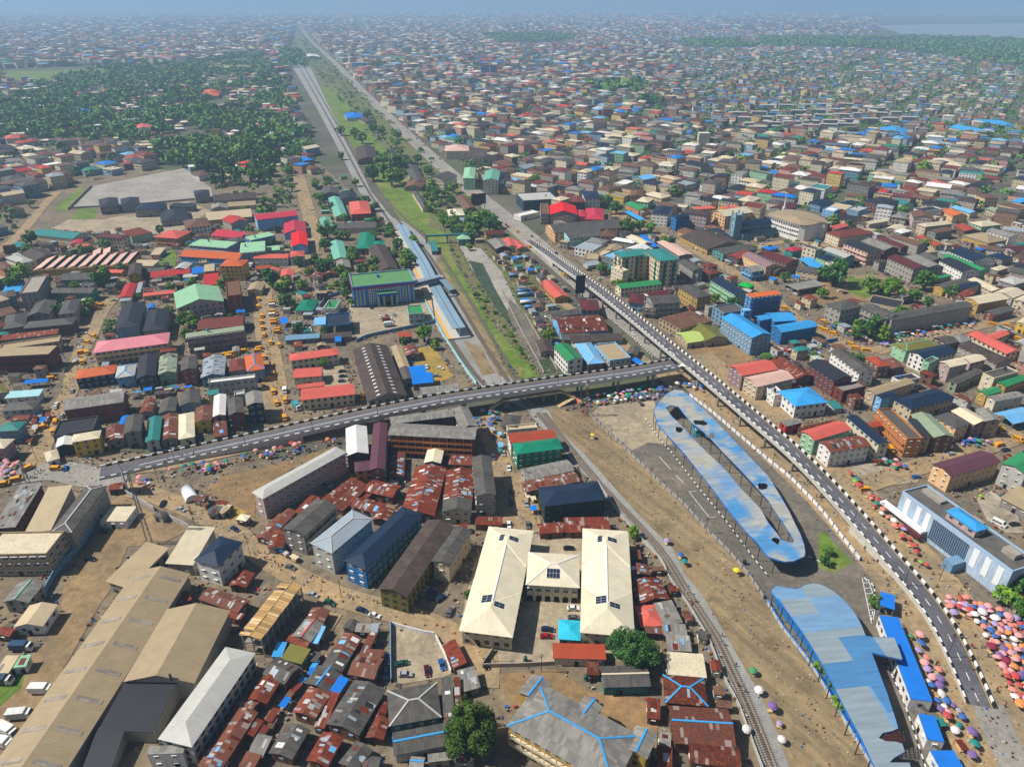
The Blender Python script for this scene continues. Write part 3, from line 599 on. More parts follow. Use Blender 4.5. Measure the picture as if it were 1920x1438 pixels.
# ------------------------------------------------------------------ surveyed buildings: sheet, three eaves corners, eaves height, roof form, roof colour, wall colour, options
SURVEY = '''
A1 745,112 895,105 880,45 7 h black grey K:house
A1 905,95 1050,95 1040,45 7 h black grey K:house
A1 1030,135 1240,125 1225,85 7 h navy grey
A1 1205,225 1425,215 1400,130 4 h black grey K:house
A1 1285,112 1455,110 1450,88 5 f navy grey
A1 1455,30 1575,28 1565,-12 7 h black grey
A1 1590,72 1917,45 1917,5 5 g dkbrown concrete
A1 1580,128 1700,122 1700,92 5 g grey concrete
A1 1705,112 1917,98 1917,68 4 g tan beige
A1 1545,215 1890,185 1880,130 5 g beige mustard
A1 1385,255 1590,270 1560,212 8 h brown white
A1 215,318 535,352 672,312 4 g teal cream
A1 685,335 895,348 1000,325 9 h maroon cream F:frame_brown
A1 1150,340 1330,350 1440,295 7 h salmon orangetan
A1 1580,327 1800,352 1890,305 4 g crimson pinkgrey
A1 1450,400 1735,422 1740,372 8 f mint bluegrey W q
A1 1800,430 1985,468 1985,392 10 f mint bluegrey W q
A1 1385,485 1830,512 1820,455 7 g orange lightblue
A1 1640,556 1815,556 1865,508 11 h orange yellow
A1 90,412 170,416 180,388 3 s teal cream
A1 530,386 600,392 625,364 3 g crimson cream
A1 580,412 660,426 680,394 4 g orange cream
A1 60,502 180,548 235,500 4 h ltgrey white
A1 190,480 305,530 402,455 5 g dkbrown grey
A1 980,552 1170,556 1170,520 3 s beige cream
A1 1130,466 1190,476 1240,434 3 s beige grey
A1 440,662 700,656 768,602 6 g dkgrey teal
A1 410,757 720,757 702,718 6 g dkgrey teal
A1 730,606 925,606 935,580 3 g salmon mustard
A1 955,612 1050,632 1065,550 7 g dkbrown mustard
A1 1290,586 1400,572 1450,528 5 g ltgrey grey
A1 1060,606 1240,592 1240,560 3 g dkgrey grey
A1 1125,642 1425,606 1425,574 4 s red redbrown o
A1 1435,612 1525,606 1525,570 4 s blue ltgrey
A1 1525,592 1605,596 1610,555 4 s beige grey
A1 1525,706 1640,686 1640,620 3 s red grey
A1 1370,642 1480,632 1480,612 3 s ltgrey grey o
A1 155,757 275,762 350,636 11 f concrete pinkgrey
A1 15,757 150,746 185,690 4 s skyblue grey
A1 0,782 130,790 112,745 8 h dkgrey teal
A1 215,912 360,932 420,830 6 g dkgrey grey
A1 440,907 560,917 605,810 8 h dkgrey beige
A1 20,1022 190,1012 210,905 6 h dkgrey grey
A1 190,1022 560,987 560,938 7 h dkgrey brown
A1 0,1112 430,1062 440,1030 6 s rust grey
A1 0,1187 450,1122 450,1082 6 f tan beige
A1 -150,1237 385,1212 405,1150 10 f tan redbrown b q
A1 885,797 985,787 1030,685 4 g red cream
A1 1015,757 1052,752 1076,690 3 s silver grey o
A1 1070,782 1310,757 1310,738 3 s salmon mustard
A1 860,1017 1040,1012 1090,825 9 h black bluegrey
A1 1065,1042 1230,1032 1265,870 7 h black grey
A1 1320,867 1680,827 1640,712 9 y mint pinkgrey F:frame_brown
A1 1700,782 1805,777 1790,665 11 f brown brick
A1 1495,1032 1835,1002 1820,925 5 g redbrown brick
A1 1395,1092 1830,1032 1825,1000 10 f sage mauve b q W B:mauve
A1 700,1207 1265,1132 1270,1050 8 h pink cream b B:peach
A1 560,1402 860,1357 875,1290 6 h orange navy
A1 860,1397 1010,1372 1025,1280 6 h ltgrey lightblue k:skyblue
A1 1020,1397 1165,1382 1180,1215 7 g black dkbrown
A1 1180,1372 1320,1347 1330,1210 6 y sage mint p
A1 1350,1337 1470,1332 1475,1235 9 y dkgrey brick
A1 1500,1392 1680,1372 1695,1230 6 g silver bluegrey p
A1 1715,1342 1840,1332 1840,1245 5 h redbrown grey
A1 1845,1337 1985,1332 1960,1208 7 h orange bluegrey k:skyblue
A1 1555,1437 1905,1397 1915,1370 7 f white ltgrey
A1 -20,560 60,600 75,545 6 h brown orangetan
A1 600,700 700,690 690,650 3 s ltgrey grey
A2 -30,90 60,60 30,-10 5 g olive grey
A1 180,1437 360,1422 360,1398 3 s blue grey o
B1 -10,212 305,177 300,135 10 g crimson lightblue l
B1 205,312 375,307 370,228 5 g crimson lightblue
B1 265,412 390,397 380,300 7 y brightred lightblue
B1 -60,367 120,327 115,295 9 f mint wallblue q
B1 -60,455 180,432 175,400 5 f mint ltgrey q
B1 -10,499 250,497 250,463 6 g salmon white
B1 250,492 360,477 365,435 7 h salmon white
B1 0,582 120,572 115,546 4 g terracotta cream
B1 45,622 160,607 195,565 4 g salmon cream
B1 175,652 285,612 295,565 4 g salmon cream
B1 590,192 688,180 630,38 4 y seafoam cream
B1 490,22 620,17 620,-30 5 g dkgrey grey
B1 630,62 760,52 745,0 5 g black grey
B1 710,167 865,162 840,70 6 h salmon brick
B1 490,272 585,282 560,200 4 y seafoam cream
B1 590,277 910,267 900,225 4 g dkgrey cream
B1 755,427 880,422 895,300 5 h emerald brown
B1 880,402 965,397 960,365 5 h emerald brown
B1 580,512 690,497 650,365 4 y seafoam cream
B1 605,572 715,572 700,512 3 y grey grey
B1 920,592 1070,577 970,400 5 y dkbrown tan
B1 285,897 430,882 475,800 3 h emerald cream
B1 505,882 600,872 635,810 5 f green white
B1 1145,922 1260,912 1240,850 6 f green ltgrey
B1 430,997 520,992 525,935 5 f lightblue wallblue o q
B1 520,1012 700,992 700,905 6 f navy wallblue o
B1 250,1267 620,1217 615,1165 6 h salmon cream
B1 285,1392 500,1377 495,1310 5 g salmon cream
B2 310,35 520,12 510,-18 5 g salmon cream
B2 340,122 745,77 730,-5 6 g salmon cream
B2 480,142 750,112 745,78 3 s pink redbrown
B2 835,130 1135,90 985,-288 6 y dkbrown concrete
B1 1075,1332 1155,1312 1085,1145 4 g tan ltgrey
B1 1120,1227 1225,1212 1200,1150 4 g rust grey
B1 1085,1402 1190,1412 1160,1320 4 g dkgrey grey
B1 1165,1392 1285,1372 1260,1305 4 s blue grey
B1 1200,1437 1360,1422 1290,1362 4 s blue grey
B1 1510,352 1605,357 1590,315 5 h mint teal
B1 1445,182 1565,172 1545,125 4 h ivory grey
B1 1490,227 1580,217 1560,188 3 h silver grey
B1 1725,322 1870,312 1840,283 3 g maroon mustard
B1 1865,402 1960,422 1935,360 4 g salmon cream
B1 1800,432 1905,412 1840,350 4 g grey dkbrown
B1 1250,132 1292,112 1210,-10 4 y dkgrey cream
B1 1580,142 1640,112 1560,20 3 y brown grey
B1 1310,432 1370,457 1350,400 3 s teal grey
B1 180,985 235,982 240,945 3 s blue grey o
B1 220,1112 480,1092 475,1062 3 s bluegrey grey
B1 490,1100 720,1082 715,1050 3 s dkbrown grey
B1 590,1122 640,1117 640,1085 3 s blue grey
B1 1065,1092 1170,1082 1165,1050 4 s terracotta redbrown
B2 1230,80 1520,50 1515,5 3 s grey lightblue
B1 -60,720 30,760 60,700 4 g tan cream
B1 290,720 385,690 370,660 4 g dkgrey ltgrey
B1 400,640 500,650 510,590 3 g rust grey p
B1 510,620 600,610 600,580 3 g rust grey p
C1 65,72 325,57 300,0 9 f ltgrey glassblue W
C1 45,190 180,160 170,135 4 f white white
C1 280,182 490,162 475,95 8 g brightred concrete
C1 215,150 275,185 270,105 9 f brown tan
C1 545,217 690,197 690,115 5 h crimson orange
C1 495,190 560,180 540,130 6 h crimson orange
C1 285,312 790,272 765,205 8 g dkgrey peach
C1 395,357 655,327 640,270 6 g dkgrey palecyan
C1 660,327 780,342 770,270 6 h brown beige
C1 865,347 985,407 1040,377 4 g cream ltgrey
C1 1060,417 1095,407 990,338 3 s blue grey o
C1 1095,382 1265,489 1345,459 5 g pinkbeige grey l
C1 745,560 830,600 870,590 11 f cream cream
C1 800,727 1112,692 1090,655 6 g green ivory
C1 870,822 985,842 1000,770 6 h maroon bluegrey
C1 1030,792 1190,772 1140,733 7 g maroon white
C1 1060,842 1272,827 1200,768 9 g dkgrey concrete b
C1 985,862 1075,890 1090,840 6 f concrete grey b
C1 1240,707 1385,792 1502,777 9 h dkgrey mustard
C1 1300,735 1370,745 1345,700 9 h dkgrey mustard
C1 1500,667 1690,782 1757,747 9 g navy mint b B:mint
C1 1680,692 1765,718 1832,700 5 h brightgreen tan
C1 1125,937 1240,1032 1480,972 6 f brown tan q m
C1 1228,1067 1325,1142 1440,1102 4 y yellowgreen tan
C1 1440,1122 1620,1092 1480,990 4 y olive tan
C1 1785,792 2010,767 1985,735 14 f orange wallblue b q B:wallblue
C1 1565,917 1735,892 1690,835 8 f dkgrey bluegrey
C1 1575,947 1810,1102 1940,1062 11 g skyblue bluegrey
D1 30,1002 95,1054 370,1007 8 g skyblue wallblue
D1 -20,907 40,972 210,962 9 g skyblue wallblue
C1 1730,892 1785,887 1782,868 14 f lightblue lightblue K:stair_tower q
C1 1850,965 1965,945 1930,912 9 g skyblue wallblue
C1 1620,1302 1722,1378 1995,1327 9 g salmon mauve
C1 1735,1387 1830,1462 2110,1397 8 g pinkbeige beige
C1 40,432 115,412 40,358 3 g salmon mustard
C1 320,797 430,782 305,665 4 y salmon mustard
C1 515,892 660,882 640,800 6 h maroon bluegrey
C1 365,1062 720,1037 640,918 4 g darkrust lightblue
C1 290,947 510,912 490,870 3 g dkgrey concrete
C1 450,1127 840,1112 800,1055 3 g dkbrown concrete
C1 390,1110 610,1100 570,1065 3 s dkgrey grey
C1 205,1192 330,1212 290,1120 3 g dkbrown grey
C1 320,1167 425,1282 527,1237 9 g green white k:dkgreen
C1 470,1137 570,1292 697,1277 7 h lightblue brown k:ltgrey
C1 620,1152 735,1272 887,1242 7 f tan ltgrey P:lightblue
C1 860,1200 930,1240 960,1180 3 g dkgrey grey
C1 890,1257 960,1305 1000,1290 3 s blue grey o
C1 625,472 690,482 760,430 4 f beige cream
C1 690,435 790,452 830,410 4 g tan cream
C1 540,502 640,512 655,465 4 f tan beige
C1 540,560 640,545 650,510 3 g silver ltgrey
C1 350,62 450,77 470,20 8 h redbrown concrete
C1 450,82 545,72 522,28 8 h redbrown brown
C1 545,52 665,47 640,-5 10 h navy white
C1 715,22 835,42 890,22 6 f grey yellow
C1 880,32 985,42 990,2 6 g brown orangetan
C1 855,92 960,142 1022,122 5 g green orangetan
C1 845,152 960,215 990,205 3 s skyblue grey o
C1 1050,152 1165,177 1200,120 11 h navy white
C1 1180,172 1240,192 1347,182 12 h navy wallblue
C1 1350,112 1388,132 1532,122 9 f salmon yellow q
C1 1540,112 1600,125 1718,110 9 f salmon yellow q
C1 1495,147 1590,187 1802,152 11 g cream peach
C1 1460,287 1590,362 1652,337 5 f navy red q
C1 1260,302 1380,372 1440,332 4 g brown mustard
C1 1290,347 1500,452 1712,377 5 g dkbrown mustard
C1 1510,427 1570,472 1822,432 6 g dkgrey teal
C1 1620,472 1680,512 1782,462 5 g terracotta brown
C1 1735,477 1920,572 1990,542 7 g mauve peach
C1 1725,562 1790,602 1892,587 7 g grey bluegrey b B:lightblue
C1 1260,527 1370,602 1422,572 9 g dkgrey concrete
C1 1425,592 1480,622 1562,602 6 h redbrown brown
C1 1420,545 1470,572 1540,552 6 h redbrown brown
C1 1690,300 1720,330 1960,300 4 g navy bluegrey
D1 0,120 120,140 230,105 6 g maroon grey
D1 440,267 510,282 612,252 6 g salmon brown
D1 425,302 540,342 802,310 8 h redbrown cream
D1 120,427 190,447 267,427 6 h crimson teal
D1 265,412 360,442 407,427 9 f dkgrey cream
D1 360,482 420,512 512,492 6 h navy mint
D1 410,432 580,497 657,480 8 g ltgrey teal b B:teal
D1 235,502 375,602 447,587 3 s skyblue grey o
D1 575,387 760,457 852,432 10 g black pinkbeige b B:pinkbeige
D1 700,372 880,442 982,422 9 g grey redbrown
D1 820,347 1010,422 1052,407 9 g maroon brown
D1 910,332 1130,402 1192,387 8 g brown concrete
D1 1105,337 1255,407 1332,402 7 g terracotta beige
D1 895,492 1095,582 1202,567 10 g maroon concrete
D1 1040,492 1200,577 1312,557 8 g grey concrete
D1 1150,652 1210,662 1392,627 4 g green grey
D1 1300,522 1480,612 1572,582 8 g black white
D1 1140,472 1250,522 1310,502 6 g dkgrey brown
D1 1310,487 1590,602 1657,582 6 g green mint
D1 1375,452 1560,532 1692,502 8 g navy white
D1 1105,242 1190,262 1397,237 8 h cream beige
D1 1190,290 1260,310 1395,285 7 g brown grey
D1 1310,147 1400,187 1487,172 7 g orange peach
D1 1090,132 1160,152 1307,132 9 f navy white
D1 710,62 850,102 982,72 9 h black maroon
D1 950,72 1030,102 1087,87 6 g teal mint
D1 415,132 490,152 532,132 8 f white lightblue
D1 600,127 670,152 742,127 9 f ltgrey bluegrey
D1 295,77 400,97 502,72 7 h navy bluegrey
D1 540,80 610,100 690,80 6 h navy grey
D1 520,150 570,165 600,145 6 f redbrown maroon
D1 715,227 760,242 907,217 5 g cream beige
D1 870,277 980,292 1047,262 4 g cream grey
D1 945,292 1000,312 1077,292 4 h white grey
D1 1400,257 1480,302 1592,292 5 g terracotta brown
D1 1480,332 1680,392 1772,352 6 h tan mustard
D1 1635,292 1810,342 1882,327 7 g grey white
D1 1510,227 1590,262 1742,247 5 h cream mint
D1 1370,117 1520,162 1577,152 5 g lightblue cream
D1 1565,22 1640,52 1722,42 9 h brown peach
D1 1735,97 1850,142 1962,122 8 f brown beige
D1 1820,68 1880,85 1960,70 6 s skyblue grey
D1 1640,130 1780,180 1840,165 5 g sage beige
D1 130,692 230,737 432,702 4 f grey concrete o
D1 1480,792 1565,842 1792,802 7 g cream mustard
D1 1610,897 1700,922 1857,882 5 g dkgrey redbrown
D1 1705,747 1820,802 1920,762 6 g cream ltgrey
D1 1845,802 1920,842 1995,802 5 g cream cream
D1 1500,657 1680,747 1762,737 5 g cream beige
D1 1340,722 1400,747 1592,692 6 g navy beige
D1 1240,697 1320,722 1512,672 6 g dkgrey mustard
D1 1390,767 1470,792 1562,752 5 g rust brown
D1 1740,652 1830,702 1932,672 5 h ltgrey grey
D1 820,702 880,722 932,682 4 g rust grey
D1 970,772 1010,792 1082,772 5 g grey concrete
D1 1505,1072 1800,1222 1892,1190 5 g salmon cream
D1 1620,1082 1690,1112 1812,1062 6 g salmon cream
D1 925,1137 1040,1192 1292,1147 7 h olive mint k:seafoam
D1 1050,1197 1180,1257 1422,1202 8 g navy white
D1 1165,1267 1200,1292 1272,1257 9 f dkgrey mint
D1 1275,1272 1370,1312 1512,1282 9 g cream pinkgrey
D1 1430,1242 1520,1282 1642,1252 7 g cream pinkgrey
D1 1235,1092 1330,1142 1432,1122 6 g dkgrey brown
D1 1345,1082 1440,1132 1532,1107 6 h grey brown
D1 1420,1152 1720,1292 1832,1262 5 g dkbrown concrete
D1 725,1242 830,1312 922,1297 7 h terracotta brown
D1 880,1262 950,1330 1022,1312 5 g rust brown
D1 470,1197 690,1362 802,1342 8 g dkgrey white
D1 280,1277 490,1412 652,1397 9 g black redbrown
D1 10,1262 220,1402 332,1372 5 g rust brown
D1 905,1397 1010,1422 1162,1392 6 f black white
D1 1345,1412 1420,1440 1620,1345 5 g dkgrey sage
D1 1610,1362 1690,1402 1872,1352 8 f dkgrey cream
D1 1700,1422 1780,1462 1942,1402 6 g green mustard
D1 1865,972 1930,1002 1990,962 6 g cream yellow
D1 -60,472 140,542 242,517 8 g maroon brown b
D1 -40,560 60,600 130,580 4 g dkgrey brown
D1 1755,417 1850,452 1942,432 6 g maroon pinkgrey
D1 1650,472 1750,512 1832,492 5 h navy grey
D1 1820,487 1880,507 1942,487 5 g brown cream
D1 1665,572 1720,592 1802,567 4 h cream grey
D1 430,837 545,892 717,857 10 h dkgrey concrete m
D1 705,872 905,962 987,925 10 g dkgrey concrete m b B:concrete
D1 905,967 1520,862 1470,815 10 g dkgrey concrete m
A2 50,107 310,87 310,45 4 s palecyan white
A2 5,207 255,187 305,120 5 h dkgrey ltgrey
A2 -20,357 145,347 190,280 7 h teal bluegrey
A2 -90,482 45,482 100,410 7 h cream mauve
A2 490,197 945,132 930,50 9 g grey brick m
A2 410,392 710,347 725,245 6 f black dkgrey
A2 415,472 540,457 555,380 5 y white navy
A2 540,437 755,402 750,345 8 h cream yellow
A2 345,567 455,572 430,500 3 h cream white
A2 785,427 925,422 935,310 4 g darkrust grey
A2 925,367 1055,362 1070,235 8 y dkgrey grey
A2 1085,432 1195,427 1215,245 5 y teal ltgrey
A2 1200,422 1330,412 1335,225 3.5 y rust grey
A2 1335,412 1460,397 1455,210 4 h ivory cream
A2 1455,287 1585,277 1590,165 6 g rust yellow
A2 1592,242 1690,237 1695,80 7 y white mauve
A2 1600,395 1705,385 1695,245 3.5 s darkrust brown
A2 1710,232 1830,217 1815,100 9 y dkgrey redbrown
A2 1845,167 1975,142 1960,50 10 y grey navy F:frame_white
A2 1040,222 1140,207 1175,110 4 y rust grey
A2 1185,217 1310,212 1335,105 4 y dkgrey grey
A2 1345,162 1495,147 1500,45 5 y dkgrey bluegrey
A2 375,1107 530,1122 795,767 9 h dkgrey concrete k:ltgrey m
A2 190,1102 372,1107 552,802 8 s beige concrete
A2 -60,1077 110,1077 330,780 8 s grey redbrown p
A2 -100,1287 400,1277 435,1110 9 f cream tan W
A2 755,1027 950,1027 1015,915 3.5 f cream white q
A2 1445,1322 1635,1367 1825,1180 9 h navy white
A2 1240,1337 1440,1362 1615,1105 5 s cream concrete
A3 765,67 985,82 1295,-190 5 s tan concrete
A2 1155,987 1225,1002 1245,955 3 h dkgrey ltgrey S
A2 820,792 930,782 930,735 3 g rust brown
A2 1765,1012 1840,1027 1882,985 3 h ivory brown
A2 1450,870 1530,880 1560,830 3 g darkrust grey
A2 1560,960 1620,985 1660,930 3 s dkgrey grey S
A2 1620,950 1680,980 1710,925 3 s tan grey S
B2 -20,802 35,870 668,517 10 h ltgrey pinkgrey
B2 675,527 845,532 830,325 9 y white dkbrown
B2 848,642 965,642 985,295 9 y plum brown
B2 745,657 955,632 935,560 8 h plum orangetan
B2 1010,382 1665,417 1640,322 11 g grey redbrown b B:orangetan m
B2 1000,302 1480,242 1480,187 11 g grey redbrown m
B2 1530,330 1665,322 1590,177 11 y grey redbrown m
B2 1255,592 1385,592 1410,490 5 y ivory wallblue
B2 985,692 1110,692 1120,520 3 g rust grey p
B2 1085,957 1330,1007 1425,645 4 y rust brown p
B2 1395,892 1620,882 1640,640 4 y rust brown p
B2 1390,957 1610,957 1620,865 6 y dkgrey cream
B2 1450,602 1650,612 1650,540 3 g rust brown p
B2 1640,837 1800,837 1760,545 10 y dkgrey concrete
B2 1640,1052 1845,1057 1845,1000 3 s rust brown
B2 495,852 560,917 795,747 3 g rust brown
B2 560,905 640,960 850,790 3 s darkrust brown
B2 810,802 1030,852 1085,760 4 g rust brown p
B2 670,902 900,972 990,900 3 g rust brown p
B2 870,1002 990,1042 1035,950 3 g rust brown p
B2 750,832 840,872 880,800 3 s rust brown
B2 0,1142 90,1182 300,960 3 g rust brown
B2 95,1192 190,1262 230,1135 3 g rust ltgrey
B2 290,952 350,987 480,870 3 s rust brown
B2 200,1077 350,1152 600,922 9 g dkgrey grey b m
B2 395,1197 575,1262 885,1002 10 h silver ltgrey k:ltgrey
B2 655,1322 820,1392 1250,972 9 h navy wallblue F:frame_white
B3 915,97 1130,172 1480,-360 8 g dkbrown olive
B2 1310,1327 1450,1362 1620,1100 8 g dkgrey beige
B2 1830,312 1960,332 1990,240 6 h dkgrey cream
C2 0,442 350,407 290,337 7 g terracotta white
C2 40,527 390,482 335,402 8 h emerald wallgreen F:frame_white
C2 110,722 470,647 410,565 4 g grey ltgrey
C2 110,807 515,727 460,655 4 g rust brown p
C2 245,917 715,862 635,725 8 h navy deepgreen
C2 200,1122 390,1107 380,1030 3 g rust brown
C2 390,1112 735,1107 725,1005 3 s rust brown
C2 -30,352 190,332 175,300 6 f beige cream
D2 95,47 180,170 430,140 7 h skyblue white
D2 0,45 75,115 100,60 6 f ltgrey white
D2 500,22 560,62 730,22 6 f grey redbrown
D2 940,112 1075,192 1405,102 7 h navy beige
D2 800,82 860,107 985,77 8 h navy lightblue
D2 725,42 800,82 1100,-10 6 g tan beige
D2 75,282 140,317 270,287 5 g grey red
D2 220,322 262,347 530,292 5 g darkrust brown
D2 250,352 340,427 622,342 8 g salmon mint
D2 370,432 470,512 777,462 8 g rust white p
D2 590,247 835,457 912,437 9 g navy cream
D2 720,292 762,332 907,302 6 h terracotta beige
D2 830,207 1060,432 1142,395 9 f dkgrey orangetan b B:orangetan
D2 1050,270 1160,397 1222,382 9 g black tan b B:tan
D2 1080,242 1260,417 1387,382 8 g sage brown b
D2 1230,237 1400,327 1532,302 8 h dkgrey peach
D2 1370,202 1545,307 1662,282 8 g cream mauve
D2 1560,200 1650,287 1742,267 9 g grey tan
D2 1565,52 1640,87 1762,52 6 g green mustard
D2 1640,92 1700,132 1920,92 7 g grey cream
D2 1690,217 1830,302 2050,252 4 g lightblue grey o
D2 1215,602 1380,692 1757,582 8 g plum peach
D2 1760,582 1920,692 2060,602 10 g green ltgrey
D2 1765,832 1930,982 2060,900 4 s tan grey
A3 -166,1580 420,1580 1432,-20 6 g tan concrete n
A3 950,752 1432,857 1707,302 7 g tan concrete n
A3 750,1132 1130,1202 1337,832 5 s black concrete n
A3 620,1440 830,1452 950,1152 4 s black concrete n
A3 1180,1227 1437,1287 1917,582 8 h ltgrey ltgrey
A3 1095,1342 1370,1332 1392,1272 6 s grey white
A3 0,217 225,192 350,42 5 g grey concrete k:seafoam
A3 105,382 315,392 430,227 4 y beige white
A3 95,682 185,697 230,612 3 s mint white S
A3 -40,732 60,737 150,612 3 s beige concrete S
A3 -30,442 80,462 120,400 3 g rust brown
A3 1490,182 1790,287 1867,187 3.5 g rust brown p
A3 1720,62 1830,112 1900,2 3 g rust brown
A3 1330,227 1440,182 1400,120 3 s rust brown
A3 1640,292 1800,342 1830,292 3 s rust brown
A3 1480,1422 1640,1482 1932,1032 4 g rust brown p
B3 360,342 500,362 560,262 3 y rust brown
B3 265,457 410,502 512,367 3.5 g grey grey k:salmon p S
B3 405,502 460,517 525,395 3 s lightblue grey
B3 225,492 380,547 427,482 3 g rust brown
B3 115,607 190,617 235,512 3 s skyblue grey
B3 185,622 340,667 412,562 3.5 s olive grey
B3 50,742 220,822 330,682 4 g dkgrey brown p S
B3 -60,902 60,992 180,802 3.5 g rust brown p
B3 -180,1010 -60,1060 40,940 3 g rust brown
B3 580,547 720,592 797,472 3.5 y rust brown
B3 490,682 640,732 722,592 3.5 y dkgrey brown p S
B3 370,812 560,892 642,742 3.5 y dkgrey brown k:skyblue S
B3 550,862 625,887 702,782 4 s blue grey
B3 270,1022 440,1082 562,892 4 y rust brown
B3 520,1112 770,1202 972,862 4.5 y dkgrey brown p
B3 430,1132 510,1152 632,902 3 s rust brown p
B3 90,1332 270,1382 402,1152 3.5 y dkgrey brown p S
B3 370,1392 540,1432 662,1212 3.5 y rust brown p
B3 600,1422 760,1462 892,1292 3.5 y dkgrey brown p S
B3 770,592 830,602 912,442 3 s rust brown p
B3 820,622 950,632 942,562 3 s darkrust brown
B3 690,742 890,782 952,622 3.5 g rust brown p
B3 1000,1132 1392,1062 1352,802 4.5 h dkgrey teal m k:ltgrey
B3 1405,1120 1490,1110 1470,780 3.5 s dkgrey brown m S
B3 1495,1070 1545,1060 1530,780 3.2 s darkrust brown
B3 1030,1352 1440,1272 1420,1102 4 g dkgrey ltgrey k:skyblue m
B3 750,1452 900,1472 952,1362 3 g dkgrey brown S
B3 1130,1432 1240,1440 1282,1362 3 g grey brown k:skyblue S
B3 1285,1402 1450,1382 1450,1322 3 s grey grey S
B3 1480,1402 1630,1402 1640,1332 3 s dkgrey grey p S
B3 1390,522 1480,702 1582,657 3 s rust brown
B3 1540,852 1690,862 1642,712 3 s grey grey p S
B3 640,402 730,412 782,342 3 g dkgrey brown S
B3 740,422 860,432 872,372 3 s grey brown S
B3 850,440 905,452 925,372 3 s silver brown S
B3 860,1060 960,1080 1000,960 3 g rust brown p
B3 820,1200 950,1250 1000,1090 3 g rust brown p
B3 -120,1180 -20,1210 60,1090 3 g rust brown
B3 -60,1330 40,1380 120,1230 3 s grey brown S
B3 -130,1430 -20,1460 40,1350 3 s rust brown
C3 300,622 700,632 700,525 3.5 s terracotta cream
C3 345,477 515,492 515,342 3.5 h turquoise brown
C3 675,842 1035,832 1012,672 4 g dkgrey teal k:cream
C3 560,747 655,747 650,652 3 s rust brown p
C3 1160,742 1450,767 1442,592 4 f cream concrete q
C3 1135,952 1457,982 1450,772 4 h darkrust brown k:skyblue
C3 1195,1257 1667,1287 1632,1002 4.5 x darkrust brown k:skyblue
C3 1340,1402 1730,1452 1692,1292 4.5 x darkrust brown
C3 945,217 1177,182 1110,20 3.5 y rust brown p
C3 965,387 1135,382 1075,222 3 h salmon brown p S
C3 1140,382 1280,352 1192,197 3 s grey brown S
C3 1150,452 1330,457 1282,372 3 s grey brown S k:skyblue
C3 1155,562 1340,572 1337,462 3 s grey brown p S
C3 1000,432 1140,442 1130,392 3 s darkrust brown
C3 1010,1072 1110,1077 1110,932 3 s rust brown p
C3 1080,1432 1200,1442 1200,1292 3 s rust brown p
C3 1100,1282 1190,1287 1190,1182 3 s grey grey S
C2 870,1310 970,1310 960,1245 3 s rust brown
C2 880,1438 1040,1430 1010,1350 3.5 y rust brown
D3 840,232 950,252 952,145 4 f blue grey o q
D3 1072,932 1230,937 975,310 4.5 f blue white q
D3 1195,1232 1320,1242 1247,1047 4 f blue white q
D3 1270,1452 1450,1452 1412,1310 4 f blue white q
D3 1830,217 1930,222 1930,152 4 g red cream
'''
SPEC = []
for ln_ in SURVEY.strip().splitlines():
    t = ln_.split()
    if len(t) < 8: continue
    SPEC.append((t[0], ' '.join(t[1:4]), float(t[4]), t[5], t[6], t[7], t[8:]))
LABELS = {
  'A1 1320,867': 'mint-green gabled church hall with brown arched front beside brown tower',
  'A1 700,1207': 'long pink-roofed two-storey school with yellow balconies',
  'A1 1395,1092': 'maroon three-storey school block with grid of open galleries',
  'B2 835,130': 'big dark gabled warehouse with rows of white skylights beside the flyover',
  'A3 -166,1580': 'very long tan warehouse with grey skylight strips across its roof',
  'A3 950,752': 'tan gabled warehouse with a small chimney, joined to the long one',
  'A3 1180,1227': 'long pale grey hip-roofed block with whitish walls beside rust shacks',
  'B2 -20,802': 'long beige-roofed four-storey apartment block on waste ground under the flyover',
  'B2 655,1322': 'navy-roofed bright blue three-storey block with white window frames',
  'B2 395,1197': 'silver metal hip-roofed three-storey block with white walls',
  'A2 1445,1322': 'small navy-roofed white three-storey house beside the tan warehouses',
  'C2 40,527': 'emerald-green two-storey house with white window frames beside the railway',
  'C2 245,917': 'navy hip-roofed deep green house alongside the railway ballast',
  'C3 300,622': 'long low terracotta-roofed classroom in front of the cream-roofed school',
  'C3 345,477': 'turquoise hip-roofed kiosk in the cream-roofed school yard',
  'C3 1135,952': 'dark red hip-roofed house with bright blue ridge lines',
  'D2 1215,602': 'long plum-roofed peach three-storey block behind the white and blue mall',
  'D3 1072,932': 'long narrow flat bright blue canopy building beside the curved terminal roof',
  'C1 280,182': 'bright red gabled roof on an unfinished concrete building by the avenue',
  'C1 1575,947': 'sky blue roofed three-storey office wing with a long row of windows',
  'D1 905,967': 'longest wing of the grey L-shaped tenement behind stalls',
  'A2 490,197': 'brick-red three-storey tenement with bent grey roof',
  'B2 1010,382': 'front wing of triangular courtyard tenement with orange-brown balconies',
  'B2 1000,302': 'back wing of triangular courtyard tenement against the flyover',
  'B2 1530,330': 'short side wing of triangular courtyard tenement by the street',
}
for t_, p_, h_, rt_, rc_, wc_, fl_ in SPEC:
    building_px(t_, p_, h_, rt_, rc_, wc_, fl_, label=LABELS.get(t_ + ' ' + p_.split()[0]))
